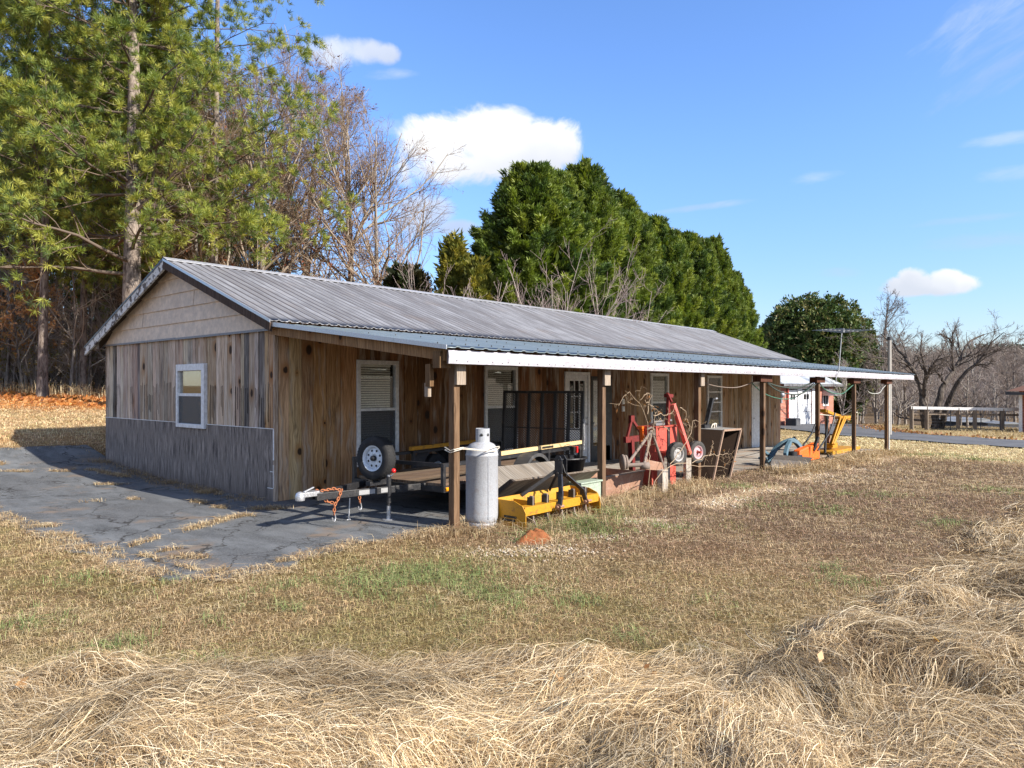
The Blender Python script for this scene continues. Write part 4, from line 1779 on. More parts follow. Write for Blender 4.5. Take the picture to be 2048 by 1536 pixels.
m.box((WB - .3, .16, .33), (WB - .288, .45, .42))
m.build('rear_blade', M['yellow'], bb)
for x in (.22, .50, .80, 1.06, 1.32):
    m = MB()
    m.strip([(x, .09, .52), (x, .09, .30), (x, .08, .15), (x, .02, .04), (x, -.07, .0)], .05, .022, (1, 0, 0))
    m.m = 1
    m.box((x - .025, .06, .381), (x - .013, .14, .50))
    m.box((x + .013, .06, .381), (x + .025, .14, .50))
    m.build('scarifier_shank', [M['rust_grey'], M['black_steel']], bb)
for x, tx_ in ((.60, .86), (1.20, .94)):
    m = MB()
    m.strip([(x, -.03, .30), (x + (tx_ - x) * .12, -.03, .36), (x + (tx_ - x) * .25, -.02, .50), (tx_, .14, .78), (tx_, .18, .92)], .06, .03, (1, .1, 0))
    a = m.build('hitch_arm', M['black_steel'], bb, bevel=.003)
    m = MB()
    m.tube([(x - .06, -.045, .315), (x + .08, -.045, .315)], .02, 10)
    m.m = 1
    m.tube([(x - .035, -.05, .315), (x - .03, -.05, .315)], .045, 12)
    m.build('hitch_pin', [M['rust'], M['rust']], a)
    if x < .6:
        m = MB()
        c0, c1 = np.array([x + (tx_ - x) * .35, -.017, .53]), np.array([x + (tx_ - x) * .75, .085, .71])
        m.beam(c0 + (-.001, -.034, .01), c1 + (-.001, -.034, .01), .022, .003, (0, -.75, .6))
        m.build('decal', M['decal'], a)
m = MB()
for dx in (-.055, .045):
    m.prism([(.90 + dx, .10, .72), (.90 + dx, .22, .72), (.90 + dx, .22, 1.02), (.90 + dx, .19, 1.07), (.90 + dx, .14, 1.07), (.90 + dx, .10, 1.0)], (.012, 0, 0))
m.tube([(.83, .155, 1.0), (.97, .155, 1.0)], .014, 8)
m.tube([(.82, .16, .79), (.98, .16, .79)], .016, 8)
m.build('mast_plates', M['black_steel'], bb, bevel=.002)
for x in (.5, 1.06):
    m = MB()
    m.beam((x, .47, .45), (.90, .18, .86), .012, .05)
    m.build('mast_brace', M['black_steel'], bb)

# weathered wooden trough lying behind the blade
m = MB()
m.seed = .37
m.col = (.33, .315, .295)
def plank(P0, P1, Q1, Q0, th):
    n = nrm(np.cross(np.array(P1) - P0, np.array(Q0) - P0)) * th
    V = [np.array(p, float) for p in (P0, P1, Q1, Q0)]
    m.hexa([V[0], V[1], V[2], V[3], V[0] + n, V[1] + n, V[2] + n, V[3] + n])
o = thing('wooden_trough', 'weathered grey V shaped wooden trough lying across the box blade', 'trough', (1.2, -3.5, 0))
m.col = (.15, .13, .11)
plank((1.08, -3.76, .515), (2.98, -3.80, .50), (3.02, -3.47, .25), (1.12, -3.43, .26), .025)
m.build('front_plank', M['grey_wood'], o)
m = MB()
m.seed, m.col = .81, (.21, .20, .185)
plank((1.08, -3.10, .63), (2.75, -3.14, .61), (2.75, -3.44, .255), (1.12, -3.42, .262), .025)
m.build('rear_plank', M['grey_wood'], o)
m = MB()
m.seed, m.col = .11, (.07, .06, .055)
m.prism([(1.03, -3.84, .53), (1.03, -3.78, .555), (1.03, -3.36, .27), (1.03, -3.42, .235)], (.045, 0, 0))
m.prism([(1.03, -3.05, .655), (1.03, -3.11, .66), (1.03, -3.43, .27), (1.03, -3.37, .24)], (.045, 0, 0))
m.build('end_board', M['grey_wood'], o)
m = MB()
m.box((1.2, -3.55, gz(1.3, -3.5) - .02), (1.32, -3.3, .245))
m.box((2.75, -3.6, -.02), (2.86, -3.3, .235))
m.build('support_block', M['black_steel'], o)

# pale green box beside it
gb = thing('green_metal_box', 'pale green metal box against the second porch post', 'metal box', (2.72, -3.62, 0))
m = MB()
m.box((2.52, -3.80, -.03), (3.02, -3.40, .335))
m.build('body', M['pale_green'], gb, bevel=.006)
m = MB()
m.box((2.50, -3.82, .337), (3.04, -3.38, .36))
m.build('lid', M['pale_green'], gb, bevel=.004)

# rusty steel bucket lying on its back
rb = thing('rusty_bucket', 'long rusty open steel bucket between the second post and the red cart', 'bucket', (3.9, -3.3, 0))
m = MB()
x0, x1, y0, y1, z0, z1 = 3.02, 4.62, -3.50, -2.80, -.06, .325
m.hexa([(x0, y0, z0), (x1, y0, z0), (x1, y0 + .03, z0), (x0, y0 + .03, z0), (x0 - .02, y0 - .06, z1), (x1 + .02, y0 - .06, z1), (x1 + .02, y0 - .045, z1), (x0 - .02, y0 - .045, z1)])
m.box((x0, y0 + .03, z0), (x0 + .015, y1, z1))
m.box((x1 - .015, y0 + .03, z0), (x1, y1, z1))
m.box((x0, y1 - .015, z0), (x1, y1, z1))
m.box((x0 + .015, y0 + .03, z0), (x1 - .015, y1 - .015, z0 + .02))
m.build('shell', M['rust'], rb)
m = MB()
m.box((x0 - .03, y0 - .07, z1), (x1 + .03, y0 - .02, z1 + .02))
m.build('lip', M['rust_grey'], rb)
for (x, y, t_) in ((3.75, -2.5, 'a'),):
    o = thing('black_tub', 'black plastic tub on the porch floor behind the rusty bucket', 'tub', (4.05, -2.35, .02))
    m = MB()
    c = (4.05, -2.35, .0)
    m.lathe([(.0, .03), (.26, .03), (.36, .50), (.385, .50), (.385, .53), (.345, .53), (.25, .06), (0, .06)], c, n=28)
    m.build('shell', M['black_steel'], o)

# dark red three point hitch frame against the wall
h = thing('hitch_frame', 'dark red three point hitch frame standing in the porch shade', 'hitch frame', (4.6, -2.6, 0))
P = lambda px, py, Y=-2.6: tuple(on_y(px, py, Y))
m = MB()
ap, l, r_ = np.array(P(1263, 838)), np.array(P(1254, 876)), np.array(P(1287, 873))
m.beam(ap, l, .05, .04, (0, 1, 0))
m.beam(ap, r_, .05, .04, (0, 1, 0))
m.box(tuple(ap + (-.06, -.03, -.05)), tuple(ap + (.06, .03, .07)))
m.build('a_frame', M['dark_red'], h)
m = MB()
m.beam(l + (-.08, 0, -.03), r_ + (.06, 0, -.02), .06, .11)
m.build('cross_bar', M['dark_red'], h)
m = MB()
m.beam(np.array(P(1262, 880)), np.array(P(1265, 905)) * (1, 1, 0) + (0, 0, .02), .09, .09, (0, 1, 0))
m.beam(np.array(P(1265, 905)) * (1, 1, 0) + (-.3, 0, .04), np.array(P(1265, 905)) * (1, 1, 0) + (.3, 0, .04), .08, .05)
m.build('leg', M['dark_red'], h)

# rusty tripod on a short timber post
sp0 = thing('short_post', 'short weathered timber post in front of the red cart, rusty frame on top', 'post', (4.72, -3.88, 0))
m = MB()
m.col, m.seed = (.40, .38, .35), .66
m.box((4.60, -3.92, -.2), (4.78, -3.82, .37))
m.build('timber', M['grey_wood'], sp0, bevel=.006)
tp = thing('tripod_frame', 'rusty three legged steel frame with a hub, over the rusty bucket', 'steel frame', (4.2, -3.85, 0))
Q = lambda px, py, Y=-3.85: np.array(on_y(px, py, Y))
apx = Q(1303, 862, -3.8)
hub = Q(1249, 931, -3.8)
mid = Q(1288, 929, -4.0)
rgt = Q(1327, 933, -3.75)
for p in (hub + (.06, 0, 0), mid, rgt):
    m = MB()
    m.tube([apx, p], .024, 8)
    m.build('leg', M['rust_grey'], tp)
m = MB()
m.tube([hub, mid + (-.02, 0, -.0)], .034, 10)
m.lathe([(.0, -.02), (.12, -.02), (.125, .0), (.12, .02), (0, .02)], hub + (-.05, 0, .05), nrm(mid - hub), 16)
m.lathe([(.0, -.015), (.11, -.015), (.11, .015), (0, .015)], hub + (.03, 0, .05), nrm(mid - hub), 16)
m.lathe([(0, -.05), (.05, -.05), (.055, .08), (0, .08)], mid + (-.0, 0, -.02), nrm(mid - hub), 12)
m.build('hub', M['rust_grey'], tp)
m = MB()
m.hexa([mid + (.03, 0, -.08), rgt + (0, .0, -.07), rgt + (0, .02, -.07), mid + (.03, .02, -.08), mid + (.03, 0, .08), rgt + (0, .0, .06), rgt + (0, .02, .06), mid + (.03, .02, .08)])
m.build('plate', M['rust'], tp, bevel=.004)
m = MB()
m.tube([apx + (-.05, .05, .02), apx + (.0, 0, .06), apx + (.08, 0, .02), apx + (.09, 0, -.08)], .018, 8)
m.build('yoke', M['rust_grey'], tp)

# red cart standing on end
rc = thing('red_cart', 'faded red two wheeled cart chassis standing on end by the third post', 'cart', (5.3, -3.4, 0))
m = MB()
X0, X1 = 4.98, 5.82
YF = -3.58
m.hexa([(X0 + .1, YF, -.1), (X0 + .12, YF, -.1), (X0 + .12, YF + .34, -.1), (X0 + .1, YF + .34, -.1), (X0, YF, 1.03), (X0 + .02, YF, 1.03), (X0 + .02, YF + .34, 1.03), (X0, YF + .34, 1.03)])
m.hexa([(X0 + .02, YF + .03, .62), (X0 + .42, YF + .03, .62), (X0 + .42, YF + .045, .62), (X0 + .02, YF + .045, .62), (X0 + .02, YF + .03, 1.03), (X0 + .42, YF + .03, 1.03), (X0 + .42, YF + .045, 1.03), (X0 + .02, YF + .045, 1.03)])
m.box((X0 + .02, YF + .09, .02), (X0 + .42, YF + .105, .615))
m.box((X0 + .20, YF + .02, -.1), (X0 + .31, YF + .085, .60))
m.box((X0, YF + .30, .0), (X1 - .1, YF + .315, 1.0))
m.box((X0 + .0, YF + .0, 1.031), (X1 - .04, YF + .34, 1.05))
m.build('side_panel', M['red'], rc)
m = MB()
m.box((X0 + .50, YF + .03, .56), (X1 - .06, YF + .045, 1.03))
m.box((X0 + .54, YF + .03, -.1), (X1 - .10, YF + .045, .50))
m.build('front_panel', M['red'], rc, bevel=.003)
m = MB()
m.box((X0 + .425, YF + .012, -.1), (X0 + .50, YF + .03, 1.02))
m.box((X1 - .09, YF + .06, -.1), (X1 - .04, YF + .10, .55))
m.build('black_channel', M['black_steel'], rc)
m = MB()
top, bot = Q(1346, 792, -3.62), Q(1379, 908, -3.72)
m.beam(top + (.0, 0, -.14), bot, .075, .07, (0, -1, 0))
m.build('draw_bar', M['red_pink'] if 'red_pink' in M else M['red'], rc, bevel=.004)
m = MB()
m.beam(top + (-.06, .07, -.5), top + (-.06, .05, .0), .07, .05, (0, -1, 0))
m.beam(top + (-.14, .06, .01), top + (.05, .06, .0), .06, .08, (0, -1, 0))
m.beam(top + (-.16, .02, .05), top + (-.02, .02, -.10), .03, .04, (0, -1, 0))
m.beam(top + (-.02, .08, -1.0), top + (-.06, .08, -.4), .07, .05, (0, -1, 0))
m.build('hitch_end', M['dark_red'], rc)
c1, c2 = Q(1353, 908, -3.86), Q(1392, 904, -3.72)
wheel('wheel', c1, (-.28, -1, .0), .20, .13, rc, M['old_tyre'], M['grey_rim'], holes=0)
wheel('wheel', c2, (-.28, -1, .0), .20, .13, rc, M['old_tyre'], M['pink_rim'], holes=0)
m = MB()
m.tube([c1 + (0, .05, 0), c1 + (.1, .3, 0)], .02, 8)
m.tube([c2 + (.0, -.10, .0), c2 + (.0, .3, 0)], .022, 8)
m.box(tuple(c1 + (.05, .2, -.05)), tuple(c2 + (.05, .28, .05)))
m.build('axle', M['red'], rc)
m = MB()
m.box((X0 + .1, YF + .06, 1.06), (X0 + .62, YF + .19, 1.10))
m.tube([(X0 + .1, YF + .1, 1.12), (X0 + .7, YF + .1, 1.13)], .02, 8)
m.build('top_bar', M['grey_metal'], rc)
rbk = MB()
rbk.hexa([Q(1284, 858, -3.35), Q(1300, 857, -3.35), Q(1300, 857, -3.35) + (0, .1, 0), Q(1284, 858, -3.35) + (0, .1, 0),
          Q(1284, 853, -3.35) + (0, 0, .0), Q(1300, 852, -3.35), Q(1300, 852, -3.35) + (0, .1, 0), Q(1284, 853, -3.35) + (0, .1, 0)])
rbk.hexa([Q(1287, 885, -3.35), Q(1300, 885, -3.35), Q(1300, 885, -3.35) + (0, .06, 0), Q(1287, 885, -3.35) + (0, .06, 0),
          Q(1285, 859, -3.35), Q(1300, 858, -3.35), Q(1300, 858, -3.35) + (0, .06, 0), Q(1285, 859, -3.35) + (0, .06, 0)])
rbk.build('orange_bracket', M['orange'], rc)
bd = MB()
bd.col, bd.seed = (.36, .345, .32), .2
bd.box((5.78, -3.72, -.2), (5.97, -3.66, .46))
o = bd.build('grey_board', M['grey_wood'], None, bevel=.004)
tag(o, 'weathered grey board standing upright below the cart wheels', 'board')

# brown steel tub standing on end, and a black jack behind it
bt = thing('brown_tub', 'brown steel tub standing on end and leaning over next to the third post', 'tub', (7.0, -3.75, 0))
fl_b, fr_b = Q(1424, 964, -3.78), Q(1456, 967, -3.78)
fl_t, fr_t = Q(1446, 861, -3.78), Q(1481, 858, -3.78)
dep_b, dep_t = np.array([-.10, .42, 0]), np.array([-.16, .50, .02])
def quad_slab(name, pts, th, mat, parent):
    n = nrm(np.cross(np.array(pts[1]) - pts[0], np.array(pts[3]) - pts[0])) * th
    m = MB()
    m.hexa([np.array(p) for p in pts] + [np.array(p) + n for p in pts])
    return m.build(name, mat, parent, bevel=.002)
quad_slab('tub_side', [fl_b, fl_t, fl_t + dep_t, fl_b + dep_b], .015, M['brown_steel'], bt)
quad_slab('tub_side', [fr_b + dep_b, fr_t + dep_t, fr_t, fr_b], .015, M['brown_steel'], bt)
quad_slab('tub_floor', [fl_b + dep_b * .96, fl_t + dep_t * .96, fr_t + dep_t * .96, fr_b + dep_b * .96], .015, M['brown_steel'], bt)
quad_slab('tub_end', [fl_t + (0, 0, -.004), fr_t + (0, 0, -.004), fr_t + dep_t, fl_t + dep_t], .015, M['grey_end'] if 'grey_end' in M else M['rust_grey'], bt)
quad_slab('tub_end', [fl_b, fl_b + dep_b, fr_b + dep_b, fr_b], .015, M['brown_steel'], bt)
m = MB()
for a, b in ((fl_b, fl_t), (fl_t, fr_t), (fr_t, fr_b), (fr_b, fl_b)):
    m.beam(a + (0, -.012, 0), b + (0, -.012, 0), .035, .03, (0, 1, 0))
m.build('rim_edge', M['brown_rim'], bt)
jk = thing('farm_jack', 'black steel jack post leaning behind the brown tub', 'jack', (6.9, -3.4, 0))
m = MB()
pt, pb = Q(1424, 797, -3.35), Q(1393, 905, -3.35)
m.beam(pb * (1, 1, 0) + (-.1, 0, -.02), pt, .06, .075, (0, 1, 0))
m.build('bar', M['black_steel'], jk)
m = MB()
m.tube([pt + (-.02, 0, -.03), pt + (.12, -.02, -.01)], .018, 8)
m.m = 1
m.tube([pt + (.10, -.02, -.012), pt + (.17, -.02, -.0)], .022, 8)
m.build('top_pin', [M['black_steel'], M['zinc']], jk)
m = MB()
k = pb + (pt - pb) * .45
m.box(tuple(k + (-.09, -.07, -.1)), tuple(k + (.13, .07, .06)))
m.beam(k + (0, -.04, .03), k + (.52, -.04, .03), .04, .05)
m.beam(k + (.05, -.05, .02), k + (.3, -.05, -.12), .03, .03)
m.build('mechanism', M['black_steel'], jk)
m = MB()
m.tube([k + (.18, -.07, .0), k + (.2, -.09, .06), k + (.27, -.09, .07), k + (.29, -.08, .0), k + (.24, -.07, -.04), k + (.18, -.07, .0)], .014, 6)
m.tube([k + (.30, -.07, .02), k + (.31, -.09, .08), k + (.36, -.09, .07), k + (.37, -.08, .0)], .014, 6)
m.build('rope_tie', M['rope'], jk)

# ------------------------------------------------------------------ far end of the porch
gr = thing('grader_blade', 'light blue arched tractor grader blade by the fourth porch post', 'grader blade', (11.0, -3.7, -.1))
m = MB()
arch = [Q(1534, 926, -3.3), Q(1541, 914, -3.35), Q(1551, 898, -3.4), Q(1563, 888, -3.5), Q(1576, 882, -3.6), Q(1584, 880, -3.65), Q(1592, 884, -3.7), Q(1600, 894, -3.75), Q(1606, 906, -3.8), Q(1610, 922, -3.82)]
m.strip(arch, .10, .09, (0, 1, 0))
m.build('arched_arm', M['blue'], gr, bevel=.008)
m = MB()
m.strip([Q(1580, 884, -3.66), Q(1574, 895, -3.75), Q(1571, 908, -3.80), Q(1574, 932, -3.84)], .10, .08, (0, 1, 0))
m.build('blade_bracket', M['blue'], gr, bevel=.006)
m = MB()
l = Q(1533, 905, -3.3)
m.beam(l + (-.2, 0, .04), l + (.35, 0, -.14), .05, .10, (0, 1, 0))
m.beam(l + (-.25, .0, -.18), l + (-.1, .0, .06), .05, .06, (0, 1, 0))
m.tube([l + (-.2, -.1, -.12), l + (-.2, .1, -.12)], .03, 8)
m.build('hitch_bracket', M['blue'], gr)
m = MB()
a, b = Q(1552, 930, -3.95), Q(1626, 938, -4.25)
b[2] = a[2] - .14
up = [(.0, .0, .22), (-.04, .07, .12), (-.05, .09, .02), (-.02, .06, -.10), (.03, .0, -.18)]
for (u0, u1) in zip(up[:-1], up[1:]):
    th = np.array([.0, .014, 0])
    m.hexa([a + u1, b + u1, b + u1 + th, a + u1 + th, a + u0, b + u0, b + u0 + th, a + u0 + th])
m.build('blade', M['steel_grey'] if 'steel_grey' in M else M['grey_metal'], gr)
m = MB()
m.tube([Q(1588, 875, -3.4), Q(1608, 904, -3.4)], .035, 8)
m.build('swing_lever', M['black_steel'], gr)

tl = thing('garden_tiller', 'orange garden tiller with black wheels behind the blue grader blade', 'tiller', (12.8, -3.84, -.2))
m = MB()
a, b = Q(1618, 910, -3.84), Q(1640, 906, -3.84)
g0 = gz(12.8, -3.84)
for (pa, pb, za, zb, w) in ((1590, 1612, g0 + .14, g0 + .50, .20), (1611, 1631, g0 + .16, g0 + .55, .22)):
    x0, x1 = Q(pa, 910, -3.84)[0], Q(pb, 910, -3.84)[0]
    m.hexa([(x0, -3.84 - w / 2, za), (x1, -3.84 - w / 2, za), (x1, -3.84 + w / 2, za), (x0, -3.84 + w / 2, za), (x0 + .12, -3.84 - w * .42, zb - .06), (x1 - .04, -3.84 - w * .42, zb), (x1 - .04, -3.84 + w * .42, zb), (x0 + .12, -3.84 + w * .42, zb - .06)])
m.build('hood', M['orange'], tl, bevel=.03)
m = MB()
x0 = Q(1577, 910, -3.84)[0]
m.box((x0, -3.96, g0 + .08), (x0 + .55, -3.83, g0 + .34))
m.tube([(x0 + .25, -3.84, g0 + .30), (x0 + .25, -3.84, g0 + .42)], .10, 12)
m.build('engine', M['black_steel'], tl, bevel=.02)
m = MB()
hb = Q(1618, 900, -3.84)
for dy in (-.2, .2):
    m.tube([hb + (0, dy, 0), Q(1640, 868, -3.84) + (0, dy, 0), Q(1649, 845, -3.84) + (0, dy, 0), Q(1653, 828, -3.84) + (0, dy, .03)], .02, 8)
m.tube([Q(1640, 868, -4.0), Q(1640, 868, -3.75)], .016, 8)
m.beam(hb + (0, -.1, .0), Q(1636, 874, -3.98), .06, .06)
m.build('handlebars', M['black_steel'], tl)
wheel('wheel', Q(1614, 932, -4.0), (-.1, -1, 0), .16, .10, tl, M['tyre'], M['grey_rim'], holes=0)
wheel('wheel', Q(1659, 924, -4.0), (-.1, -1, 0), .17, .10, tl, M['tyre'], M['grey_rim'], holes=0)

yl = thing('yellow_attachment', 'yellow steel tractor attachment with a tall mast and flat deck, tied between porch posts', 'attachment', (16, -2.9, -.2))
Y0 = -2.9
q = lambda px, py, dy=0: np.array(on_y(px, py, Y0 + dy))
m = MB()
z = q(1670, 897)[2]
m.box((q(1642, 900)[0], Y0 - .30, z - .05), (q(1697, 900)[0], Y0 + .35, z))
m.box((q(1642, 900)[0] - .03, Y0 - .33, z - .09), (q(1697, 900)[0] + .03, Y0 - .30, z + .01))
dk = m.build('deck_plate', M['yellow'], yl, bevel=.006)
m = MB()
x = q(1642, 900)[0]
while x < q(1695, 900)[0]:
    m.box((x, Y0 - .28, gz(x, Y0) - .02), (x + .16, Y0 - .26, z - .055))
    x += .19
m.build('rusty_skirt', M['rust'], yl)
m = MB()
for pts in ([q(1660, 895), q(1668, 870), q(1680, 838)], [q(1663, 893, -.1), q(1673, 872, -.1), q(1686, 836, -.1)]):
    m.strip(pts, .085, .08, (0, 1, 0))
m.box(tuple(q(1656, 897) + (0, -.1, 0)), tuple(q(1668, 885) + (0, .1, 0)))
m.build('mast', M['yellow'], yl, bevel=.01)
for px0, px1 in ((1664, 1681), (1667, 1688), (1668, 1692)):
    m = MB()
    m.tube([q(px0, 888, -.16), q(px1, 836, -.16)], .026, 8)
    m.build('rod', M['yellow'], yl)
m = MB()
m.strip([q(1645, 821), q(1662, 828), q(1680, 834), q(1694, 838)], .085, .20, (0, 1, 0))
m.box(tuple(q(1679, 838) + (0, -.14, 0)), tuple(q(1692, 831) + (0, .14, 0)))
m.build('top_arm', M['yellow'], yl, bevel=.01)
m = MB()
m.beam(q(1657, 894, .2), q(1653, 826, .1), .12, .10, (0, 1, 0))
m.build('rear_strut', M['rust'], yl)
m = MB()
m.tube([q(1650, 906, -.2), q(1651, 880, -.2), q(1655, 842, -.2), q(1653, 830, -.2)], .035, 8)
m.build('black_lever', M['black_steel'], yl)
m = MB()
m.tube([(12.71, -3.68, 1.05), tuple(q(1660, 831, -.1)), tuple(q(1676, 833, -.15)), (15.6, -3.75, 1.02)], .012, 6)
m.tube([(15.56, -3.75, 1.02), (15.69, -3.76, 1.03), (15.69, -3.75, .7)], .012, 6)
o = m.build('rope', M['rope'])
tag(o, 'pale rope tying the yellow attachment to two porch posts', 'rope')

# hoses and cables slung between the far posts
def sag(name, p0, p1, drop, r, mat, label, cat):
    m = MB()
    p0, p1 = np.array(p0, float), np.array(p1, float)
    pts = [p0 + (p1 - p0) * t + np.array([0, .03 * math.sin(9 * t), -drop * 4 * t * (1 - t)]) for t in np.linspace(0, 1, 22)]
    m.tube(pts, r, 6)
    o = m.build(name, mat)
    tag(o, label, cat)


sag('garden_hose', (9.3, -3.72, 1.86), (12.6, -3.72, 1.85), .30, .016, M['hose_dark'], 'dark hose sagging lowest between the fourth and fifth porch posts', 'hose')
sag('garden_hose', (9.35, -3.66, 1.88), (12.55, -3.66, 1.87), .17, .018, M['hose_dark'], 'dark hose hanging just above the lowest hose, fourth to fifth post', 'hose')
sag('garden_hose', (8.9, -3.6, 1.80), (12.65, -3.6, 1.82), .36, .012, M['hose_green'], 'thin green hose behind the two dark hoses between the fourth and fifth posts', 'hose')
sag('garden_hose', (12.75, -3.70, 1.83), (15.55, -3.70, 1.80), .27, .015, M['hose_green'], 'green hose slung between the fifth and sixth porch posts', 'hose')
sag('cable', (16.9, -3.70, 1.62), (18.9, -3.70, 1.80), .16, .011, M['hose_white'], 'white cable hanging at the last porch post', 'cable')
sag('cable', (6.4, -3.60, 1.88), (9.15, -3.60, 1.86), .16, .009, M['rust_grey'], 'pale cable hanging between the third and fourth porch posts', 'cable')

# television antenna on the fascia
an = thing('tv_antenna', 'thin television antenna on a bent mast fixed to the porch edge', 'antenna', (13.45, -3.9, 2.0))
m = MB()
A = lambda px, py: np.array(on_y(px, py, -3.96))
m.tube([A(1672, 764), A(1672, 756), A(1677, 745), A(1678, 735), A(1684, 659)], .013, 8)
m.build('mast', M['antenna'], an)
m = MB()
c = A(1684, 661)
ux = np.array([.92, -.39, 0])
m.tube([c - ux * .72, c + ux * .62], .010, 6)
m.build('boom', M['antenna'], an)
m = MB()
uy = np.array([.39, .92, 0])
for k, t in enumerate(np.linspace(-.7, .6, 9)):
    w = .32 + .22 * (k / 8)
    m.tube([c + ux * t - uy * w, c + ux * t + uy * w], .006, 5)
m.box(tuple(c + (-.05, -.05, -.05)), tuple(c + (.05, .05, .05)))
m.build('elements', M['antenna'], an)

# ------------------------------------------------------------------ trees: growth helpers
def perp(d):
    a = np.cross(d, np.array([0.31, 0.17, 0.93]))
    a /= np.linalg.norm(a, axis=-1, keepdims=True) + 1e-9
    return a, np.cross(d, a)


def seg_mesh(P0, P1, r0, r1, n=3):
    d = P1 - P0
    d = d / (np.linalg.norm(d, axis=1, keepdims=True) + 1e-9)
    a, b = perp(d)
    N = len(P0)
    V = np.empty((N, 2, n, 3), np.float32)
    for k in range(n):
        t = 2 * math.pi * k / n
        o = a * math.cos(t) + b * math.sin(t)
        V[:, 0, k] = P0 + o * r0[:, None]
        V[:, 1, k] = P1 + o * r1[:, None]
    base = (np.arange(N) * 2 * n)[:, None]
    F = np.concatenate([base + np.array([[k, (k + 1) % n, n + (k + 1) % n, n + k]]) for k in range(n)], 0)
    return V.reshape(-1, 3), F


class Branches:
    """polylines of one order of branching: pts (N, K+1, 3), radii (N, K+1)"""
    def __init__(s, pts, rad):
        s.p, s.r = pts, rad

    def segs(s):
        return (s.p[:, :-1].reshape(-1, 3), s.p[:, 1:].reshape(-1, 3), s.r[:, :-1].ravel(), s.r[:, 1:].ravel())

    def at(s, i, t):
        K = s.p.shape[1] - 1
        x = np.clip(t * K, 0, K - 1e-4)
        k = x.astype(int)
        f = (x - k)[:, None]
        p = s.p[i, k] * (1 - f) + s.p[i, k + 1] * f
        d = s.p[i, k + 1] - s.p[i, k]
        r = s.r[i, k] * (1 - f[:, 0]) + s.r[i, k + 1] * f[:, 0]
        return p, d / (np.linalg.norm(d, axis=1, keepdims=True) + 1e-9), r


def sprout(rng, par, per, t0, t1, ang, length, rratio, K=4, wob=.16, up=.06, lpow=.6, minr=.004, tip=.3):
    """children along every parent branch"""
    N = len(par.p)
    i = np.repeat(np.arange(N), per)
    t = rng.uniform(t0, t1, len(i))
    p, d, r = par.at(i, t)
    a, b = perp(d)
    az = rng.uniform(0, 2 * math.pi, len(i))[:, None]
    an = rng.uniform(ang[0], ang[1], len(i))[:, None]
    nd = d * np.cos(an) + (a * np.cos(az) + b * np.sin(az)) * np.sin(an)
    plen = np.linalg.norm(par.p[:, -1] - par.p[:, 0], axis=1)[i]
    L = plen * rng.uniform(length[0], length[1], len(i)) * (1 - .75 * (t - t0) / (t1 - t0 + 1e-6)) ** lpow
    rad0 = np.maximum(np.minimum(r * rratio, r * .9), minr)
    pts = [p]
    for k in range(K):
        nd = nd + rng.normal(0, wob, nd.shape) + np.array([0, 0, up])
        nd /= np.linalg.norm(nd, axis=1, keepdims=True)
        pts.append(pts[-1] + nd * (L / K)[:, None])
    pts = np.stack(pts, 1)
    rad = rad0[:, None] * np.linspace(1, tip, K + 1)[None]
    return Branches(pts, np.maximum(rad, minr * .6))


def poly_branch(pts, r0, r1, K=10):
    P = np.array(pts, float)
    d = np.r_[0, np.cumsum(np.linalg.norm(np.diff(P, axis=0), axis=1))]
    s = np.linspace(0, d[-1], K + 1)
    p = np.stack([np.interp(s, d, P[:, k]) for k in range(3)], 1)
    return Branches(p[None], np.linspace(r0, r1, K + 1)[None])


def merge(parts):
    """parts: (V, F, C) with quads"""
    o, Vs, Fs, Cs = 0, [], [], []
    for V, F, C in parts:
        Vs.append(V)
        Fs.append(F + o)
        Cs.append(np.broadcast_to(np.asarray(C, np.float32), V.shape))
        o += len(V)
    return np.concatenate(Vs), np.concatenate(Fs), np.concatenate(Cs)


def leaves_at(rng, P, D, n, L, W, spread, cols, droop=0.0, jitter=.1, fold=False):
    """n leaf blades (pointed quads) round every tip P heading D"""
    N = len(P) * n
    p = np.repeat(P, n, 0)
    d = np.repeat(D, n, 0)
    r = rng.normal(0, 1, (N, 3))
    r /= np.linalg.norm(r, axis=1, keepdims=True)
    d = d + r * spread + np.array([0, 0, -droop])
    d /= np.linalg.norm(d, axis=1, keepdims=True)
    s = np.cross(d, rng.normal(0, 1, (N, 3)))
    s /= np.linalg.norm(s, axis=1, keepdims=True) + 1e-9
    l = rng.uniform(.7, 1.2, N)[:, None] * L
    w = rng.uniform(.7, 1.2, N)[:, None] * W * .5
    p = p + rng.normal(0, jitter, (N, 3))
    V = np.stack([p, p + d * l * .5 + s * w, p + d * l, p + d * l * .5 - s * w], 1).reshape(-1, 3)
    F = np.arange(N * 4).reshape(N, 4)
    cols = np.asarray(cols)
    c = cols[rng.integers(0, len(cols), len(P))]
    c = np.repeat(c, n, 0) * rng.uniform(.75, 1.25, (N, 1))
    C = np.repeat(c, 4, 0)
    return V, F, C


def tips(br, k=1):
    p = br.p[:, -1]
    d = br.p[:, -1] - br.p[:, -2]
    return p, d / (np.linalg.norm(d, axis=1, keepdims=True) + 1e-9)


def trunk_mesh(m, br, n=10):
    for i in range(len(br.p)):
        m.tube(br.p[i], list(br.r[i]), n)


def make_tree(name, label, cat, group, trunk, bark, crown_parts, crown_mat, leaf=None, leaf_mat=None, crown_name='branches', leaf_name='crown'):
    t = thing(name, label, cat, (0, 0, 0), group=group, local=True)
    m = MB()
    trunk_mesh(m, trunk)
    m.build('trunk', bark, t)
    if crown_parts:
        V, F, C = merge(crown_parts)
        np_mesh(crown_name, V, F, C, crown_mat, t)
    if leaf:
        V, F, C = merge(leaf)
        np_mesh(leaf_name, V, F, C, leaf_mat, t)
    return t


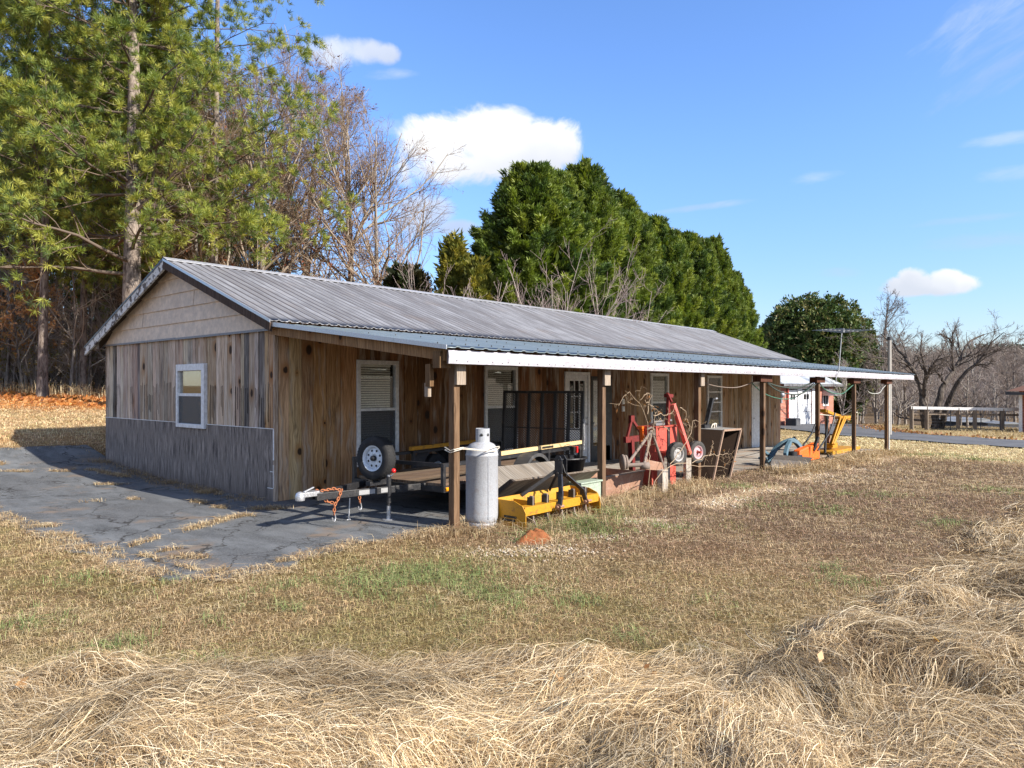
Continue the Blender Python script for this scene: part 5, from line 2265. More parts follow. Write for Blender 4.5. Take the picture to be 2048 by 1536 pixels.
def straight_trunk(rng, H, r, lean=.02, K=12, bend=.25, tip=.18):
    z = np.linspace(-.3, H, K + 1)
    lx, ly = rng.normal(0, lean, 2)
    x = lx * z + bend * np.sin(z / H * rng.uniform(2, 4) + rng.uniform(0, 6)) * z / H
    y = ly * z + bend * np.sin(z / H * rng.uniform(2, 4) + rng.uniform(0, 6)) * z / H
    rr = r * (1 - (1 - tip) * (z / H).clip(0) ** .9)
    rr[0] *= 1.35
    return Branches(np.stack([x, y, z], 1)[None], rr[None])


TW_GREY = (.30, .24, .185)
TW_LIGHT = (.44, .385, .315)
TW_BROWN = (.235, .16, .105)


def bare_tree(seed, H, r, t0=.25, n1=16, n2=9, n3=7, ang=(.5, .95), l1=(.32, .55), col=(TW_GREY, TW_BROWN, TW_BROWN), n4=0, up=.07, wob=.14, minr=.005, lean=.03, bend=.4):
    rng = np.random.default_rng(seed)
    tr_ = straight_trunk(rng, H, r, lean, bend=bend, tip=.12)
    b1 = sprout(rng, tr_, n1, t0, .97, ang, l1, .55, 6, wob, up, .8, .014)
    b2 = sprout(rng, b1, n2, .15, .98, (.4, .9), (.30, .62), .6, 5, wob * 1.2, up * .8, .6, .008)
    b3 = sprout(rng, b2, n3, .15, 1.0, (.4, .9), (.32, .65), .65, 4, wob * 1.4, up * .5, .5, minr)
    parts = []
    for b, c, n in ((b1, col[0], 5), (b2, col[1], 3), (b3, col[2], 3)):
        V, F = seg_mesh(*b.segs(), n=n)
        parts.append((V, F, c))
    last = b3
    if n4:
        b4 = sprout(rng, b3, n4, .2, 1.0, (.3, .8), (.4, .8), .7, 3, wob * 1.5, up * .3, .5, minr * .8)
        V, F = seg_mesh(*b4.segs(), n=3)
        parts.append((V, F, col[2]))
        last = b4
    return rng, tr_, parts, b2, last


def place(t, x, y, s=1.0, rz=0.0, sz=None, dz=0.0):
    t.location = (x, y, gz(x, y) + dz)
    t.rotation_euler = (0, 0, rz)
    t.scale = (s, s, sz or s)


PINE_COLS = [(.25, .29, .055), (.32, .345, .065), (.19, .245, .05), (.38, .38, .08), (.13, .18, .045), (.08, .125, .04)]
DARK_PINE = [(.045, .075, .022), (.06, .095, .026), (.035, .06, .02), (.085, .115, .03)]


def pine(seed, H, r, h0, n1, n2, n3, nneedle, L, W, cols, l1=(.16, .26), name='pine_tree', label='', group=None, spread=.95, jitter=.02):
    rng = np.random.default_rng(seed)
    tr_ = straight_trunk(rng, H, r, .012, 14, .25, .25)
    b1 = sprout(rng, tr_, n1, h0, .99, (1.15, 1.65), l1, .26, 6, .14, .02, .55, .015)
    b2 = sprout(rng, b1, n2, .18, 1.0, (.5, 1.1), (.22, .45), .5, 4, .16, .05, .5, .008)
    b3 = sprout(rng, b2, n3, .25, 1.0, (.3, .9), (.35, .6), .6, 2, .16, .10, .5, .005)
    parts = []
    for b, c, n in ((b1, (.13, .10, .08), 5), (b2, (.16, .12, .09), 3)):
        V, F = seg_mesh(*b.segs(), n=n)
        parts.append((V, F, c))
    P, D = [], []
    for b in (b2, b3):
        p, d = tips(b)
        P.append(p)
        D.append(d)
    P, D = np.concatenate(P), np.concatenate(D)
    D = D * .9 + np.array([0, 0, .25])
    V, F, C = leaves_at(rng, P, D, nneedle, L, W, spread, cols, 0.05, jitter)
    return make_tree(name, label, 'pine tree', group, tr_, M['pine_bark'], parts, M['twig'], [(V, F, C)], M['needle'])


# the big pine whose lit boughs hang over the back of the barn
p1 = p = pine(3, 19.5, .37, .25, 82, 14, 5, 32, .24, .019, PINE_COLS, (.17, .27), label='big pine with a stout pale trunk and bright needles behind the barn gable')
x, y, _ = at(262, 25)
place(p, x, y, 1, 2.2)
p2 = p = pine(5, 21.5, .18, .30, 64, 9, 5, 30, .24, .019, PINE_COLS, (.17, .27), label='slimmer bright pine close behind the big pine, nearer the bare trees')
x, y, _ = at(425, 28)
place(p, x, y, 1, .6)
p3 = p = pine(9, 17.5, .19, .34, 56, 8, 6, 22, .27, .020, PINE_COLS, (.18, .28), label='bright green pine at the edge of the photo, left of the big pine')
x, y, _ = at(85, 28)
place(p, x, y, 1, 4.0)

for src, px, D, sc, rz, lab in ((1, 165, 33, .95, 1.1, 'bright pine farther back between the big pine and the one at the edge'), (2, 318, 34, .9, 2.9, 'bright pine in the gap just right of the big trunk, farther back'),
                                (1, -30, 32, .9, 5.0, 'bright pine cut off by the left edge of the photo'), (0, 235, 36, .92, .4, 'tall pine standing directly behind the big pine'), (2, 505, 37, .8, 4.4, 'rightmost bright pine, far back among the bare hardwoods')):
    t = copy_tree((p1, p2, p3)[src])
    t['label'] = lab
    x, y, _ = at(px, D)
    place(t, x, y, sc, rz)


def zone(what, px, D):
    d = 'in the front rank' if D < 40 else 'amid the wood' if D < 50 else 'deep in the wood'
    w = 'at the left edge' if px < 0 else 'beside the orange oak' if px < 110 else 'between oak and barn' if px < 215 else 'behind the barn gable' if px < 335 else 'above the barn roof'
    return f'{what} {d} {w}'


# deep wood: pines with bare stems, thin hardwoods, brush
GRP = 'tall pines in the dense wood'
wp = [pine(20 + k, 21, .17, .45, 34, 6, 5, 12, .40, .040, DARK_PINE, (.12, .20), label='tall dark pine in the dense wood beyond the lawn', group=GRP) for k in range(3)]
spots = []
rng = np.random.default_rng(5)
for D0, D1, n in ((36, 42, 15), (43, 52, 18), (53, 66, 20)):
    for k in range(n):
        px = -140 + (600 if D0 < 50 else 640) * (k + rng.uniform(.1, .9)) / n
        if px > 430 and rng.random() < .5:
            continue
        spots.append((px, rng.uniform(D0, D1)))
for i, (px, D) in enumerate(spots):
    t = wp[i] if i < 3 else copy_tree(wp[i % 3])
    x, y, _ = at(px, D)
    place(t, x, y, rng.uniform(.75, 1.02) * (1 if px < 420 else .72), rng.uniform(0, 6.28))
    t['label'] = zone('tall dark pine', px, D)

GRP2 = 'thin bare trees in the dense wood'
wb = []
for k, c in enumerate([((.44, .38, .32), (.40, .33, .27), (.33, .26, .20)), ((.54, .49, .43), (.46, .40, .34), (.36, .29, .22)), ((.40, .33, .27), (.36, .28, .22), (.32, .24, .18))]):
    rg, trk, parts, b2, last = bare_tree(40 + k, 12, .085, .12, 22, 7, 5, (.6, 1.2), (.16, .30), c, minr=.008)
    wb.append(make_tree('bare_tree', 'thin leafless tree among the trunks of the dense wood', 'bare tree', GRP2, trk, M['grey_bark'], parts, M['twig']))
i = 0
for D0, D1, n in ((33.5, 38, 22), (38, 46, 24), (46, 58, 16)):
    for k in range(n):
        px = -130 + 640 * (k + rng.uniform(.05, .95)) / n
        t = wb[i] if i < 3 else copy_tree(wb[i % 3])
        x, y, _ = at(px, rng.uniform(D0, D1))
        s = rng.uniform(.45, 1.15)
        place(t, x, y, s, rng.uniform(0, 6.28))
        t['label'] = zone('thin leafless tree', px, (D0 + D1) / 2)
        i += 1


def twig_bush(seed, H, n1, n2, n3, r, col, leafn=0, leafc=None, W=.7):
    rng = np.random.default_rng(seed)
    a = rng.uniform(0, 6.28, n1)
    tl_ = rng.uniform(.05, W, n1)
    d = np.stack([np.cos(a) * tl_, np.sin(a) * tl_, np.ones(n1)], 1)
    L = H * rng.uniform(.6, 1.0, n1)
    p = np.stack([np.cos(a) * .15 * rng.random(n1), np.sin(a) * .15 * rng.random(n1), np.full(n1, -.1)], 1)
    pts = [p]
    for k in range(5):
        d = d / np.linalg.norm(d, axis=1, keepdims=True) + rng.normal(0, .10, d.shape)
        pts.append(pts[-1] + d * (L / 5)[:, None])
    b1 = Branches(np.stack(pts, 1), r * np.linspace(1, .3, 6)[None] * np.ones((n1, 1)))
    b2 = sprout(rng, b1, n2, .2, 1, (.3, .8), (.2, .45), .6, 4, .16, .05, .5, r * .25)
    b3 = sprout(rng, b2, n3, .2, 1, (.3, .8), (.3, .6), .7, 3, .2, .03, .5, r * .2)
    parts = []
    for b, c in ((b1, col[0]), (b2, col[1]), (b3, col[1])):
        V, F = seg_mesh(*b.segs(), n=3)
        parts.append((V, F, c))
    leaf = None
    if leafn:
        P, D = tips(b3)
        sel = rng.random(len(P)) < leafn
        V, F, C = leaves_at(rng, P[sel], D[sel], 3, .13, .075, 1.0, leafc, .3, .03)
        leaf = (V, F, C)
    return parts, leaf


def bush(name, label, cat, group, parts, leaf, mat='leaf'):
    t = thing(name, label, cat, (0, 0, 0), group=group, local=True)
    V, F, C = merge(parts)
    np_mesh('stems', V, F, C, M['twig'], t)
    if leaf:
        np_mesh('leaves', *leaf, M[mat], t)
    return t


GRP3 = 'brush along the edge of the wood'
bs = []
for k in range(3):
    pr, lf = twig_bush(60 + k, 3.2, 11, 9, 7, .022, ((.46, .39, .33), (.38, .30, .24)), [.0, .10, .25][k], [(.22, .16, .05), (.16, .17, .05), (.30, .20, .06)])
    bs.append(bush('bare_shrub', ['leafless grey shrub at the edge of the dense wood', 'tangled shrub with a few yellow leaves at the edge of the dense wood', 'shrub holding dull yellow leaves at the edge of the dense wood'][k], 'shrub', GRP3, pr, lf))
for i in range(30):
    t = bs[i] if i < 3 else copy_tree(bs[i % 3])
    px, D = -120 + 640 * (i + rng.uniform(0, 1)) / 30, rng.uniform(33, 46)
    x, y, _ = at(px, D)
    t['label'] = zone(['leafless grey shrub', 'tangled shrub with few yellow leaves', 'shrub with dull yellow leaves'][i % 3], px, D)
    place(t, x, y, rng.uniform(.7, 1.5), rng.uniform(0, 6.28))

def deep_wood():
    rng = np.random.default_rng(620)
    n = 900
    px, D = rng.uniform(-260, 520, n), rng.uniform(58, 84, n)
    l = (px - 1024) / FPX * D
    X, Y = CAM[0] + R_[0] * l + D_[0] * D, CAM[1] + R_[1] * l + D_[1] * D
    Z = height(X, Y)
    H = rng.uniform(4, 13, n)
    P0 = np.stack([X, Y, Z], 1)
    P1 = P0 + np.stack([rng.normal(0, .5, n), rng.normal(0, .5, n), H], 1)
    V, F = seg_mesh(P0, P1, rng.uniform(.05, .14, n), np.full(n, .03))
    g = rng.uniform(.5, 1.2, (n, 1)) * np.array([[.15, .115, .09]])
    parts = [(V, F, np.repeat(g, 6, 0))]
    k = 26
    i = np.repeat(np.arange(n), k)
    t = rng.uniform(.05, 1, len(i))[:, None]
    a = P0[i] * (1 - t) + P1[i] * t
    th, e = rng.uniform(0, 6.28, len(i)), rng.uniform(-.1, 1.0, len(i))
    d = np.stack([np.cos(th) * np.cos(e), np.sin(th) * np.cos(e), np.sin(e)], 1)
    V, F = seg_mesh(a, a + d * rng.uniform(.8, 2.6, (len(i), 1)), np.full(len(i), .022), np.full(len(i), .008))
    parts.append((V, F, np.repeat(g[i] * 1.1, 6, 0)))
    V, F, C = merge(parts)
    o = np_mesh('deep_wood', V, F, C, M['twig'])
    tag(o, 'far depth of the wood, a brown mass of stems behind the trunks one can tell apart', 'woods', kind='stuff')
    n = 5200
    px, D = rng.uniform(-260, 440, n), rng.uniform(44, 80, n)
    l = (px - 1024) / FPX * D
    X, Y = CAM[0] + R_[0] * l + D_[0] * D, CAM[1] + R_[1] * l + D_[1] * D
    P = np.column_stack([X, Y, height(X, Y) + rng.random(n) ** 1.6 * 7])
    V, F, C = leaves_at(rng, P, np.tile([[0, 0, 1.0]], (n, 1)), 7, .55, .20, 1.2, [(.10, .075, .04), (.07, .075, .03), (.14, .075, .04), (.05, .05, .025)], 0, .35)
    o = np_mesh('undergrowth', V, F, C, M['leaf'])
    tag(o, 'dim leafy undergrowth filling the wood between its trunks', 'undergrowth', kind='stuff')


deep_wood()

# young oak still holding its tan leaves
rg, trk, parts, b2, last = bare_tree(71, 6.2, .07, .22, 16, 8, 6, (.7, 1.25), (.35, .6), (TW_LIGHT, TW_GREY, TW_BROWN))
P, D = tips(last)
sel = (rg.random(len(P)) < .85) & (P[:, 2] > 1.6)
lf = leaves_at(rg, P[sel], D[sel], 5, .17, .10, .9, [(.70, .40, .20), (.62, .32, .15), (.78, .50, .28), (.50, .25, .12)], .4, .06)
t = make_tree('oak_sapling', 'young oak holding pale orange dead leaves in front of the wood', 'oak tree', None, trk, M['grey_bark'], parts, M['twig'], [lf], M['leaf'], leaf_name='leaves')
x, y, _ = at(45, 33)
place(t, x, y, 1.0, 1.0)
t2 = copy_tree(t)
t2['label'] = 'smaller oak with tan dead leaves by the leftmost edge of the photo'
x, y, _ = at(-25, 31.5)
place(t2, x, y, .85, 2.5)
# pale crooked stem at the edge of the lawn
rg, trk, parts, b2, last = bare_tree(77, 7.5, .085, .25, 14, 7, 5, (.5, 1.1), (.25, .45), (TW_LIGHT, TW_GREY, TW_GREY), bend=1.2)
t = make_tree('bare_tree', 'pale crooked bare sapling standing out in front of the wood by the orange leaf litter', 'bare tree', None, trk, M['grey_bark'], parts, M['twig'])
x, y, _ = at(140, 32.5)
place(t, x, y, 1, .3)

# bare hardwoods behind the barn
HW = [  # px, depth, height, trunk radius, seed, label, colours
    (415, 30, 13.5, .15, 101, 'bare hardwood with pale branches just right of the bright pines', (TW_LIGHT, TW_GREY, TW_BROWN)),
    (470, 33, 14.5, .17, 102, 'slender bare hardwood with tan bark, second of those behind the barn', (TW_LIGHT, TW_GREY, TW_BROWN)),
    (530, 31, 15.0, .18, 103, 'tall bare hardwood with many fine twigs in front of the sky', (TW_GREY, TW_GREY, TW_BROWN)),
    (585, 34, 16.0, .20, 104, 'tallest bare hardwood of the group behind the barn', (TW_LIGHT, TW_GREY, TW_BROWN)),
    (690, 33, 15.0, .22, 105, 'broad bare hardwood whose crown slopes down toward the white cloud', (TW_LIGHT, TW_GREY, TW_BROWN)),
    (758, 32, 12.5, .18, 106, 'low spreading bare hardwood nearest the open sky', (TW_GREY, TW_GREY, TW_BROWN)),
]
HW += [(345, 31, 13.0, .13, 107, 'bare hardwood half hidden by the bright pines', (TW_LIGHT, TW_GREY, TW_BROWN)),
       (445, 36, 15.0, .15, 108, 'bare hardwood standing farther back between the slender ones', (TW_GREY, TW_GREY, TW_BROWN)),
       (500, 37, 16.0, .16, 109, 'far bare hardwood seen through the tall twiggy one', (TW_LIGHT, TW_GREY, TW_BROWN)),
       (625, 36, 15.5, .18, 111, 'bare hardwood between the tallest and the broad one', (TW_GREY, TW_GREY, TW_BROWN))]
RED_LEAF = [(.17, .05, .025), (.12, .035, .02), (.22, .08, .035)]
for px, D, H, r, sd, lab, c in HW:
    rg, trk, parts, b2, last = bare_tree(sd, H, r, .26, 20, 10, 9, (.35, .95), (.34, .55), c, n4=3, up=.06, minr=.0055, bend=.6)
    lf = None
    P, D_2 = tips(last)
    sel = (rg.random(len(P)) < (.22 if sd in (105, 106, 103) else .08)) & (P[:, 2] < H * .55)
    sel |= rg.random(len(P)) < .02
    lf = [leaves_at(rg, P[sel], D_2[sel], 2, .13, .08, .9, RED_LEAF, .4, .05)]
    t = make_tree('bare_hardwood', lab, 'bare tree', 'bare hardwoods behind the barn', trk, M['grey_bark'], parts, M['twig'], lf, M['leaf'], leaf_name='leaves')
    x, y, _ = at(px, D)
    place(t, x, y, 1, sd * 1.3)
rg, trk, parts, b2, last = bare_tree(110, 7.2, .06, .3, 12, 6, 4, (.3, .7), (.2, .35), (TW_GREY, TW_BROWN, TW_BROWN), bend=.2)
P, D_2 = tips(last)
sel = rg.random(len(P)) < .25
lf = [leaves_at(rg, P[sel], D_2[sel], 1, .12, .09, .5, [(.06, .03, .02)], .6, .02)]
t = make_tree('sweetgum_sapling', 'slim sapling dotted with dark seed balls, alone against the sky', 'bare tree', None, trk, M['grey_bark'], parts, M['twig'], lf, M['leaf'], leaf_name='seed_balls')
x, y, _ = at(820, 30)
place(t, x, y, 1, 0)


# evergreen columns: sprays over a lumpy cone
def conifer(seed, H, R, npl, cols, L=.30, W=.07, nl=8, shape=.6, per=44, plume=1.25, prad=.30, base=.04, up=.85, spread=.6):
    """a column of upswept plumes, each a tapering cloud of sprays"""
    rng = np.random.default_rng(seed)
    h = rng.random(npl) ** .8
    h[: npl // 12] = rng.uniform(.80, .99, npl // 12)
    th = rng.uniform(0, 2 * math.pi, npl)
    prof = np.clip(1 - h, 0, 1) ** shape * sstep(h, -.25, .12)
    rad = R * prof * rng.uniform(.62, 1.02, npl)
    c = np.stack([np.cos(th) * rad, np.sin(th) * rad, base * H + h * H * (1 - base) - .45], 1)
    ax = np.stack([np.cos(th), np.sin(th), up + 1.6 * h ** 2], 1) + rng.normal(0, .15, (npl, 3))
    ax /= np.linalg.norm(ax, axis=1, keepdims=True)
    ln = plume * rng.uniform(.7, 1.25, npl) * (1 - .35 * h)
    i = np.repeat(np.arange(npl), per)
    s = rng.random(len(i)) ** .8
    g = rng.normal(0, 1, (len(i), 3))
    g /= np.linalg.norm(g, axis=1, keepdims=True)
    P = c[i] + ax[i] * (ln[i] * s)[:, None] + g * (prad * (1 - s * .8) * rng.uniform(.4, 1, len(i)))[:, None]
    D = ax[i] + g * .55
    D /= np.linalg.norm(D, axis=1, keepdims=True)
    cols = np.array(cols)
    pc = cols[rng.integers(0, len(cols), npl)] * rng.uniform(.8, 1.2, (npl, 1))
    V, F, C = leaves_at(rng, P, D, nl, L, W, spread, [(1, 1, 1)], 0, .04)
    C = C * np.repeat(np.repeat(pc[i], nl, 0), 4, 0)
    parts = [(V, F, C)]
    n2 = npl * 6
    hh = rng.random(n2) ** .9
    tt = rng.uniform(0, 6.28, n2)
    r2 = R * np.clip(1 - hh, 0, 1) ** shape * .66
    P2 = np.stack([np.cos(tt) * r2, np.sin(tt) * r2, base * H + hh * H * .95], 1)
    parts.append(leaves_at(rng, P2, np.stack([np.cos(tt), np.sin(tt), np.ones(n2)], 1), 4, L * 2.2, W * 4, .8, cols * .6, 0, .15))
    return straight_trunk(rng, H * .9, .06 + H * .012, .005, 6, .05), parts


LEY = [(.135, .185, .030), (.17, .22, .036), (.09, .135, .026), (.22, .26, .045), (.14, .18, .034), (.06, .10, .025)]
GRP4 = 'row of cypresses behind the barn'
ley = []
for k in range(2):
    trk, parts = conifer(200 + k, 10.6, 3.45, 560, LEY, .20, .042, 8, .70, 42, 1.15, .19)
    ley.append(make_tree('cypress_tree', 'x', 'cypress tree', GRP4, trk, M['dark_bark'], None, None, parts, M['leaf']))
LEYS = [(1062, 28.5, 10.7, 1.0, 'nearest and widest cypress of the row, its left side in shade'),
        (1165, 31.5, 11.9, .95, 'second cypress of the row, as tall as the nearest one'),
        (1238, 35.5, 11.9, .92, 'third cypress of the row, stepping down behind the second'),
        (1310, 39.5, 11.9, .92, 'fourth cypress of the row, its tip clear against the blue sky'),
        (1375, 43.5, 11.9, .95, 'fifth cypress of the row, low shoulder before the last tall tip'),
        (1428, 47.5, 12.6, .85, 'sixth cypress of the row, with the last tall tip'),
        (1468, 51.5, 10.9, .78, 'last and lowest cypress of the row, next to the broad dark evergreen')]
LEYS += [(1115, 30, 11.0, .9, 'cypress filling the gap between the two nearest of the row'),
         (1272, 37.5, 11.5, .85, 'cypress in the gap between the third and fourth of the row'),
         (1342, 41.5, 11.6, .85, 'cypress in the gap between the fourth and fifth of the row'),
         (1402, 45.5, 12.0, .85, 'cypress in the gap just before the last tall tip of the row')]
for i, (px, D, H, w, lab) in enumerate(LEYS):
    t = ley[i] if i < 2 else copy_tree(ley[i % 2])
    t['label'] = lab
    x, y, _ = at(px, D)
    place(t, x, y, w * (1.26 if i == 0 else 1.16 if i < 5 else 1.05), i * 1.9, H / 11.1)
CED = [(.25, .235, .04), (.19, .20, .04), (.31, .27, .045), (.15, .165, .035)]
for px, D, H, R, sd, lab in ((908, 27, 7.0, 1.15, 301, 'pointed olive green cedar left of the cypress row'), (955, 26, 6.0, 1.15, 302, 'lower yellowish cedar leaning on the first cypress')):
    trk, parts = conifer(sd, H, R * 1.15, 170, CED, .15, .028, 9, .8, 60, .75, .17)
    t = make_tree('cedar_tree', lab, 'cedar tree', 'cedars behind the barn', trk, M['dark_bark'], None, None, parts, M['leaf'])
    x, y, _ = at(px, D)
    place(t, x, y, 1, sd)
trk, parts = conifer(310, 5.6, 1.6, 60, [(.03, .035, .015), (.05, .045, .02), (.04, .055, .02)], .22, .07, 6, .5, 30)
t = make_tree('dark_evergreen', 'low dark evergreen bush between the bare hardwoods and the cedars', 'evergreen', None, trk, M['dark_bark'], None, None, parts, M['leaf'])
x, y, _ = at(812, 27)
place(t, x, y, 1, 1)
for px, D, H, sd, lab in ((885, 22, 6.2, 321, 'pale leafless shrub in front of the olive cedar'), (980, 23, 5.6, 322, 'small pale leafless shrub below the yellowish cedar'), (1095, 24, 6.6, 323, 'tall pale twiggy shrub in front of the nearest cypress'), (1165, 25, 6.6, 324, 'broad twiggy shrub in front of the second cypress'), (1215, 27, 5.9, 325, 'twiggy grey shrub right of the broad one, at the foot of the cypress row')):
    pr, lf = twig_bush(sd, H, 14, 8, 6, .028, ((.40, .34, .30), (.36, .28, .26)), 0, None, .45)
    t = bush('pale_shrub', lab, 'shrub', 'pale shrubs behind the barn', pr, lf)
    x, y, _ = at(px, D)
    place(t, x, y, 1, sd)


# broad dark evergreen beyond the far end of the barn
def broadleaf(seed, H, R, n, cols, L, W, nl, z0=.06, lump=.4):
    rng = np.random.default_rng(seed)
    v = rng.normal(0, 1, (n, 3))
    v /= np.linalg.norm(v, axis=1, keepdims=True)
    lum = vnoise(v[:, 0] * 2.3 + 5, v[:, 2] * 2.3 + v[:, 1] * 2.3, 1, seed) * .6 + vnoise(v[:, 0] * 6, v[:, 2] * 6 + v[:, 1] * 6, 1, seed + 2) * .4
    rr = (1 - lump + lump * 1.7 * lum) * rng.uniform(.78, 1.0, n) ** .5
    P = v * rr[:, None] * np.array([R, R, H * (1 - z0) / 2]) + np.array([0, 0, H * z0 + H * (1 - z0) / 2])
    D = v + rng.normal(0, .5, (n, 3)) + np.array([0, 0, .2])
    D /= np.linalg.norm(D, axis=1, keepdims=True)
    parts = [leaves_at(rng, P, D, nl, L, W, .9, cols, 0, .10)]
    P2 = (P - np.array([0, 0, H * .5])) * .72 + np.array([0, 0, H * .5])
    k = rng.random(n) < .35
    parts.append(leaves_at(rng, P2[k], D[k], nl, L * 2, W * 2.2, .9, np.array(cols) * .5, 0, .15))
    return straight_trunk(rng, H * .8, .14, .005, 6, .1), parts


MAG = [(.045, .08, .022), (.07, .11, .028), (.12, .135, .04), (.05, .09, .026), (.18, .155, .06), (.085, .12, .036)]
trk, parts = broadleaf(400, 10.6, 4.2, 5600, MAG, .30, .13, 7)
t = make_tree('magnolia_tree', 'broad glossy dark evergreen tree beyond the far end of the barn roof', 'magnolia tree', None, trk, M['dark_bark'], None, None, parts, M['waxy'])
x, y, _ = at(1622, 60)
place(t, x, y, 1.0, .4)
trk, parts = broadleaf(401, 8.6, 2.7, 2600, MAG, .30, .13, 7)
t = make_tree('magnolia_tree', 'smaller dark evergreen joined to the right side of the broad one', 'magnolia tree', None, trk, M['dark_bark'], None, None, parts, M['waxy'])
x, y, _ = at(1690, 61)
place(t, x, y, .95, 1.4)
trk, parts = broadleaf(402, 9.4, 2.3, 2000, MAG, .30, .13, 7)
t = make_tree('magnolia_tree', 'dark evergreen between the last cypress and the broad one', 'magnolia tree', None, trk, M['dark_bark'], None, None, parts, M['waxy'])
x, y, _ = at(1562, 62)
place(t, x, y, 1, 2.4)

# the big spreading bare tree by the fence
DB = 46.0
pt = lambda px, py, dd=0: np.array([*at(px, DB + dd, 0)[:2], CAM[2] - (py - 776.3) / FPX * (DB + dd)])
limbs = [
    ([(1851, 868, 0), (1847, 838, 0), (1846, 808, 0), (1843, 786, .3)], .42, .30),
    ([(1843, 786, .3), (1836, 762, .5), (1822, 735, .8), (1803, 706, 1.2), (1785, 685, 1.5), (1762, 668, 1.8)], .26, .07),
    ([(1838, 765, .5), (1828, 740, -.5), (1800, 722, -1.2), (1770, 716, -2), (1738, 712, -2.4)], .15, .05),
    ([(1845, 800, .2), (1852, 770, -.4), (1850, 742, -.8), (1845, 718, -1), (1841, 697, -1.1)], .24, .09),
    ([(1852, 765, -.4), (1860, 738, -1.2), (1872, 718, -1.8), (1900, 712, -2.2)], .16, .06),
    ([(1868, 868, 0), (1872, 835, 0), (1878, 800, 0), (1888, 770, .2)], .46, .32),
    ([(1888, 770, .2), (1902, 748, .6), (1918, 722, 1), (1926, 700, 1.2), (1940, 682, 1.4), (1968, 669, 1.6)], .26, .08),
    ([(1906, 742, .6), (1906, 718, .2), (1905, 690, 0), (1905, 664, 0)], .17, .07),
    ([(1905, 690, 0), (1896, 676, 0), (1880, 668, -.3)], .10, .07),
    ([(1890, 766, 0), (1880, 752, -.8), (1870, 742, -1.2), (1862, 735, -1.5)], .14, .05),
    ([(1880, 862, 0), (1888, 828, -.5), (1902, 792, -1), (1918, 762, -1.4)], .36, .24),
    ([(1918, 762, -1.4), (1938, 738, -1.6), (1958, 722, -1.8), (1972, 700, -2), (1990, 682, -2.2), (2008, 664, -2.4)], .20, .03),
    ([(1945, 732, -1.6), (1965, 729, -2), (1988, 728, -2.3)], .09, .04),
    ([(1892, 815, -.5), (1915, 812, -1.5), (1940, 815, -2), (1965, 812, -2.5)], .12, .04),
    ([(1846, 842, 0), (1815, 836, .8), (1795, 832, 1.4), (1784, 824, 1.6)], .12, .04),
]
rng_ = np.random.default_rng(55)
bt_ = thing('bare_tree', 'big spreading bare tree with dark split trunks behind the fence', 'bare tree', tuple(pt(1865, 862)), local=False)
m = MB()
parts = []
for pts, r0, r1 in limbs:
    b = poly_branch([pt(*q) for q in pts], r0 * .58, r1 * .55, 9)
    b.p[0, 1:-1] += rng_.normal(0, .035, b.p[0, 1:-1].shape)
    trunk_mesh(m, b, 9)
    if r1 < .2:
        c1 = sprout(rng_, b, 11, .2, 1, (.4, 1.0), (.35, .7), .5, 5, .16, .07, .4, .014)
        c2 = sprout(rng_, c1, 7, .2, 1, (.4, .9), (.3, .6), .6, 4, .2, .03, .5, .009)
        c3 = sprout(rng_, c2, 4, .2, 1, (.4, .9), (.35, .7), .7, 3, .2, .0, .5, .008)
        for c, k in ((c1, (.10, .085, .075)), (c2, (.15, .125, .11)), (c3, (.20, .165, .145))):
            V, F = seg_mesh(*c.segs(), n=3)
            parts.append((V, F, k))
m.build('trunk', M['dark_bark'], bt_)
V, F, C = merge(parts)
np_mesh('branches', V, F, C, M['twig'], bt_)

# other bare trees beyond the road
rg, trk, parts, b2, last = bare_tree(501, 11.5, .22, .3, 18, 8, 7, (.3, .75), (.32, .5), ((.13, .11, .10), (.15, .125, .11), (.16, .13, .12)), n4=0, minr=.013, bend=.6)
t = make_tree('bare_tree', 'tall fan shaped bare tree rising behind the grey pole', 'bare tree', None, trk, M['dark_bark'], parts, M['twig'])
x, y, _ = at(1775, 66)
place(t, x, y, 1, .5)
rg, trk, parts, b2, last = bare_tree(502, 9.5, .16, .3, 14, 7, 6, (.3, .75), (.32, .5), ((.2, .17, .15), (.2, .17, .15), (.2, .17, .15)), minr=.014)
t = make_tree('bare_tree', 'bare tree standing above the brown roof at the edge of the photo', 'bare tree', None, trk, M['grey_bark'], parts, M['twig'])
x, y, _ = at(2030, 75)
place(t, x, y, 1.0, .5)
mids = []
GRP5 = 'grey bare trees on the slope beyond the fence'
for k, c in enumerate([((.30, .27, .24), (.26, .225, .20), (.23, .19, .17)), ((.36, .33, .30), (.33, .29, .26), (.30, .25, .23)), ((.22, .185, .16), (.20, .165, .145), (.20, .16, .14))]):
    rg, trk, parts, b2, last = bare_tree(510 + k, 8, .12, .15, 20, 8, 6, (.4, 1.1), (.3, .5), c, minr=.014, bend=.7)
    mids.append(make_tree('bare_tree', 'grey leafless tree on the slope beyond the fence', 'bare tree', GRP5, trk, M['grey_bark'], parts, M['twig']))
i = 0
for D0, D1, n in ((52, 62, 16), (62, 85, 20), (85, 115, 22)):
    for k in range(n):
        px = 1640 + 520 * (k + rng.uniform(0, 1)) / n
        t = mids[i] if i < 3 else copy_tree(mids[i % 3])
        x, y, _ = at(px, rng.uniform(D0, D1))
        place(t, x, y, rng.uniform(.55, 1.0) * (1.15 if D0 > 80 else 1), rng.uniform(0, 6.28))
        t['label'] = 'grey leafless tree ' + ('low on the slope' if D0 < 60 else 'halfway up the slope' if D0 < 80 else 'high on the slope') + ' ' + ('behind the dark evergreens' if px < 1750 else 'behind the big spreading tree' if px < 1950 else 'above the sheds' if px < 2040 else 'behind the brown house')
        i += 1


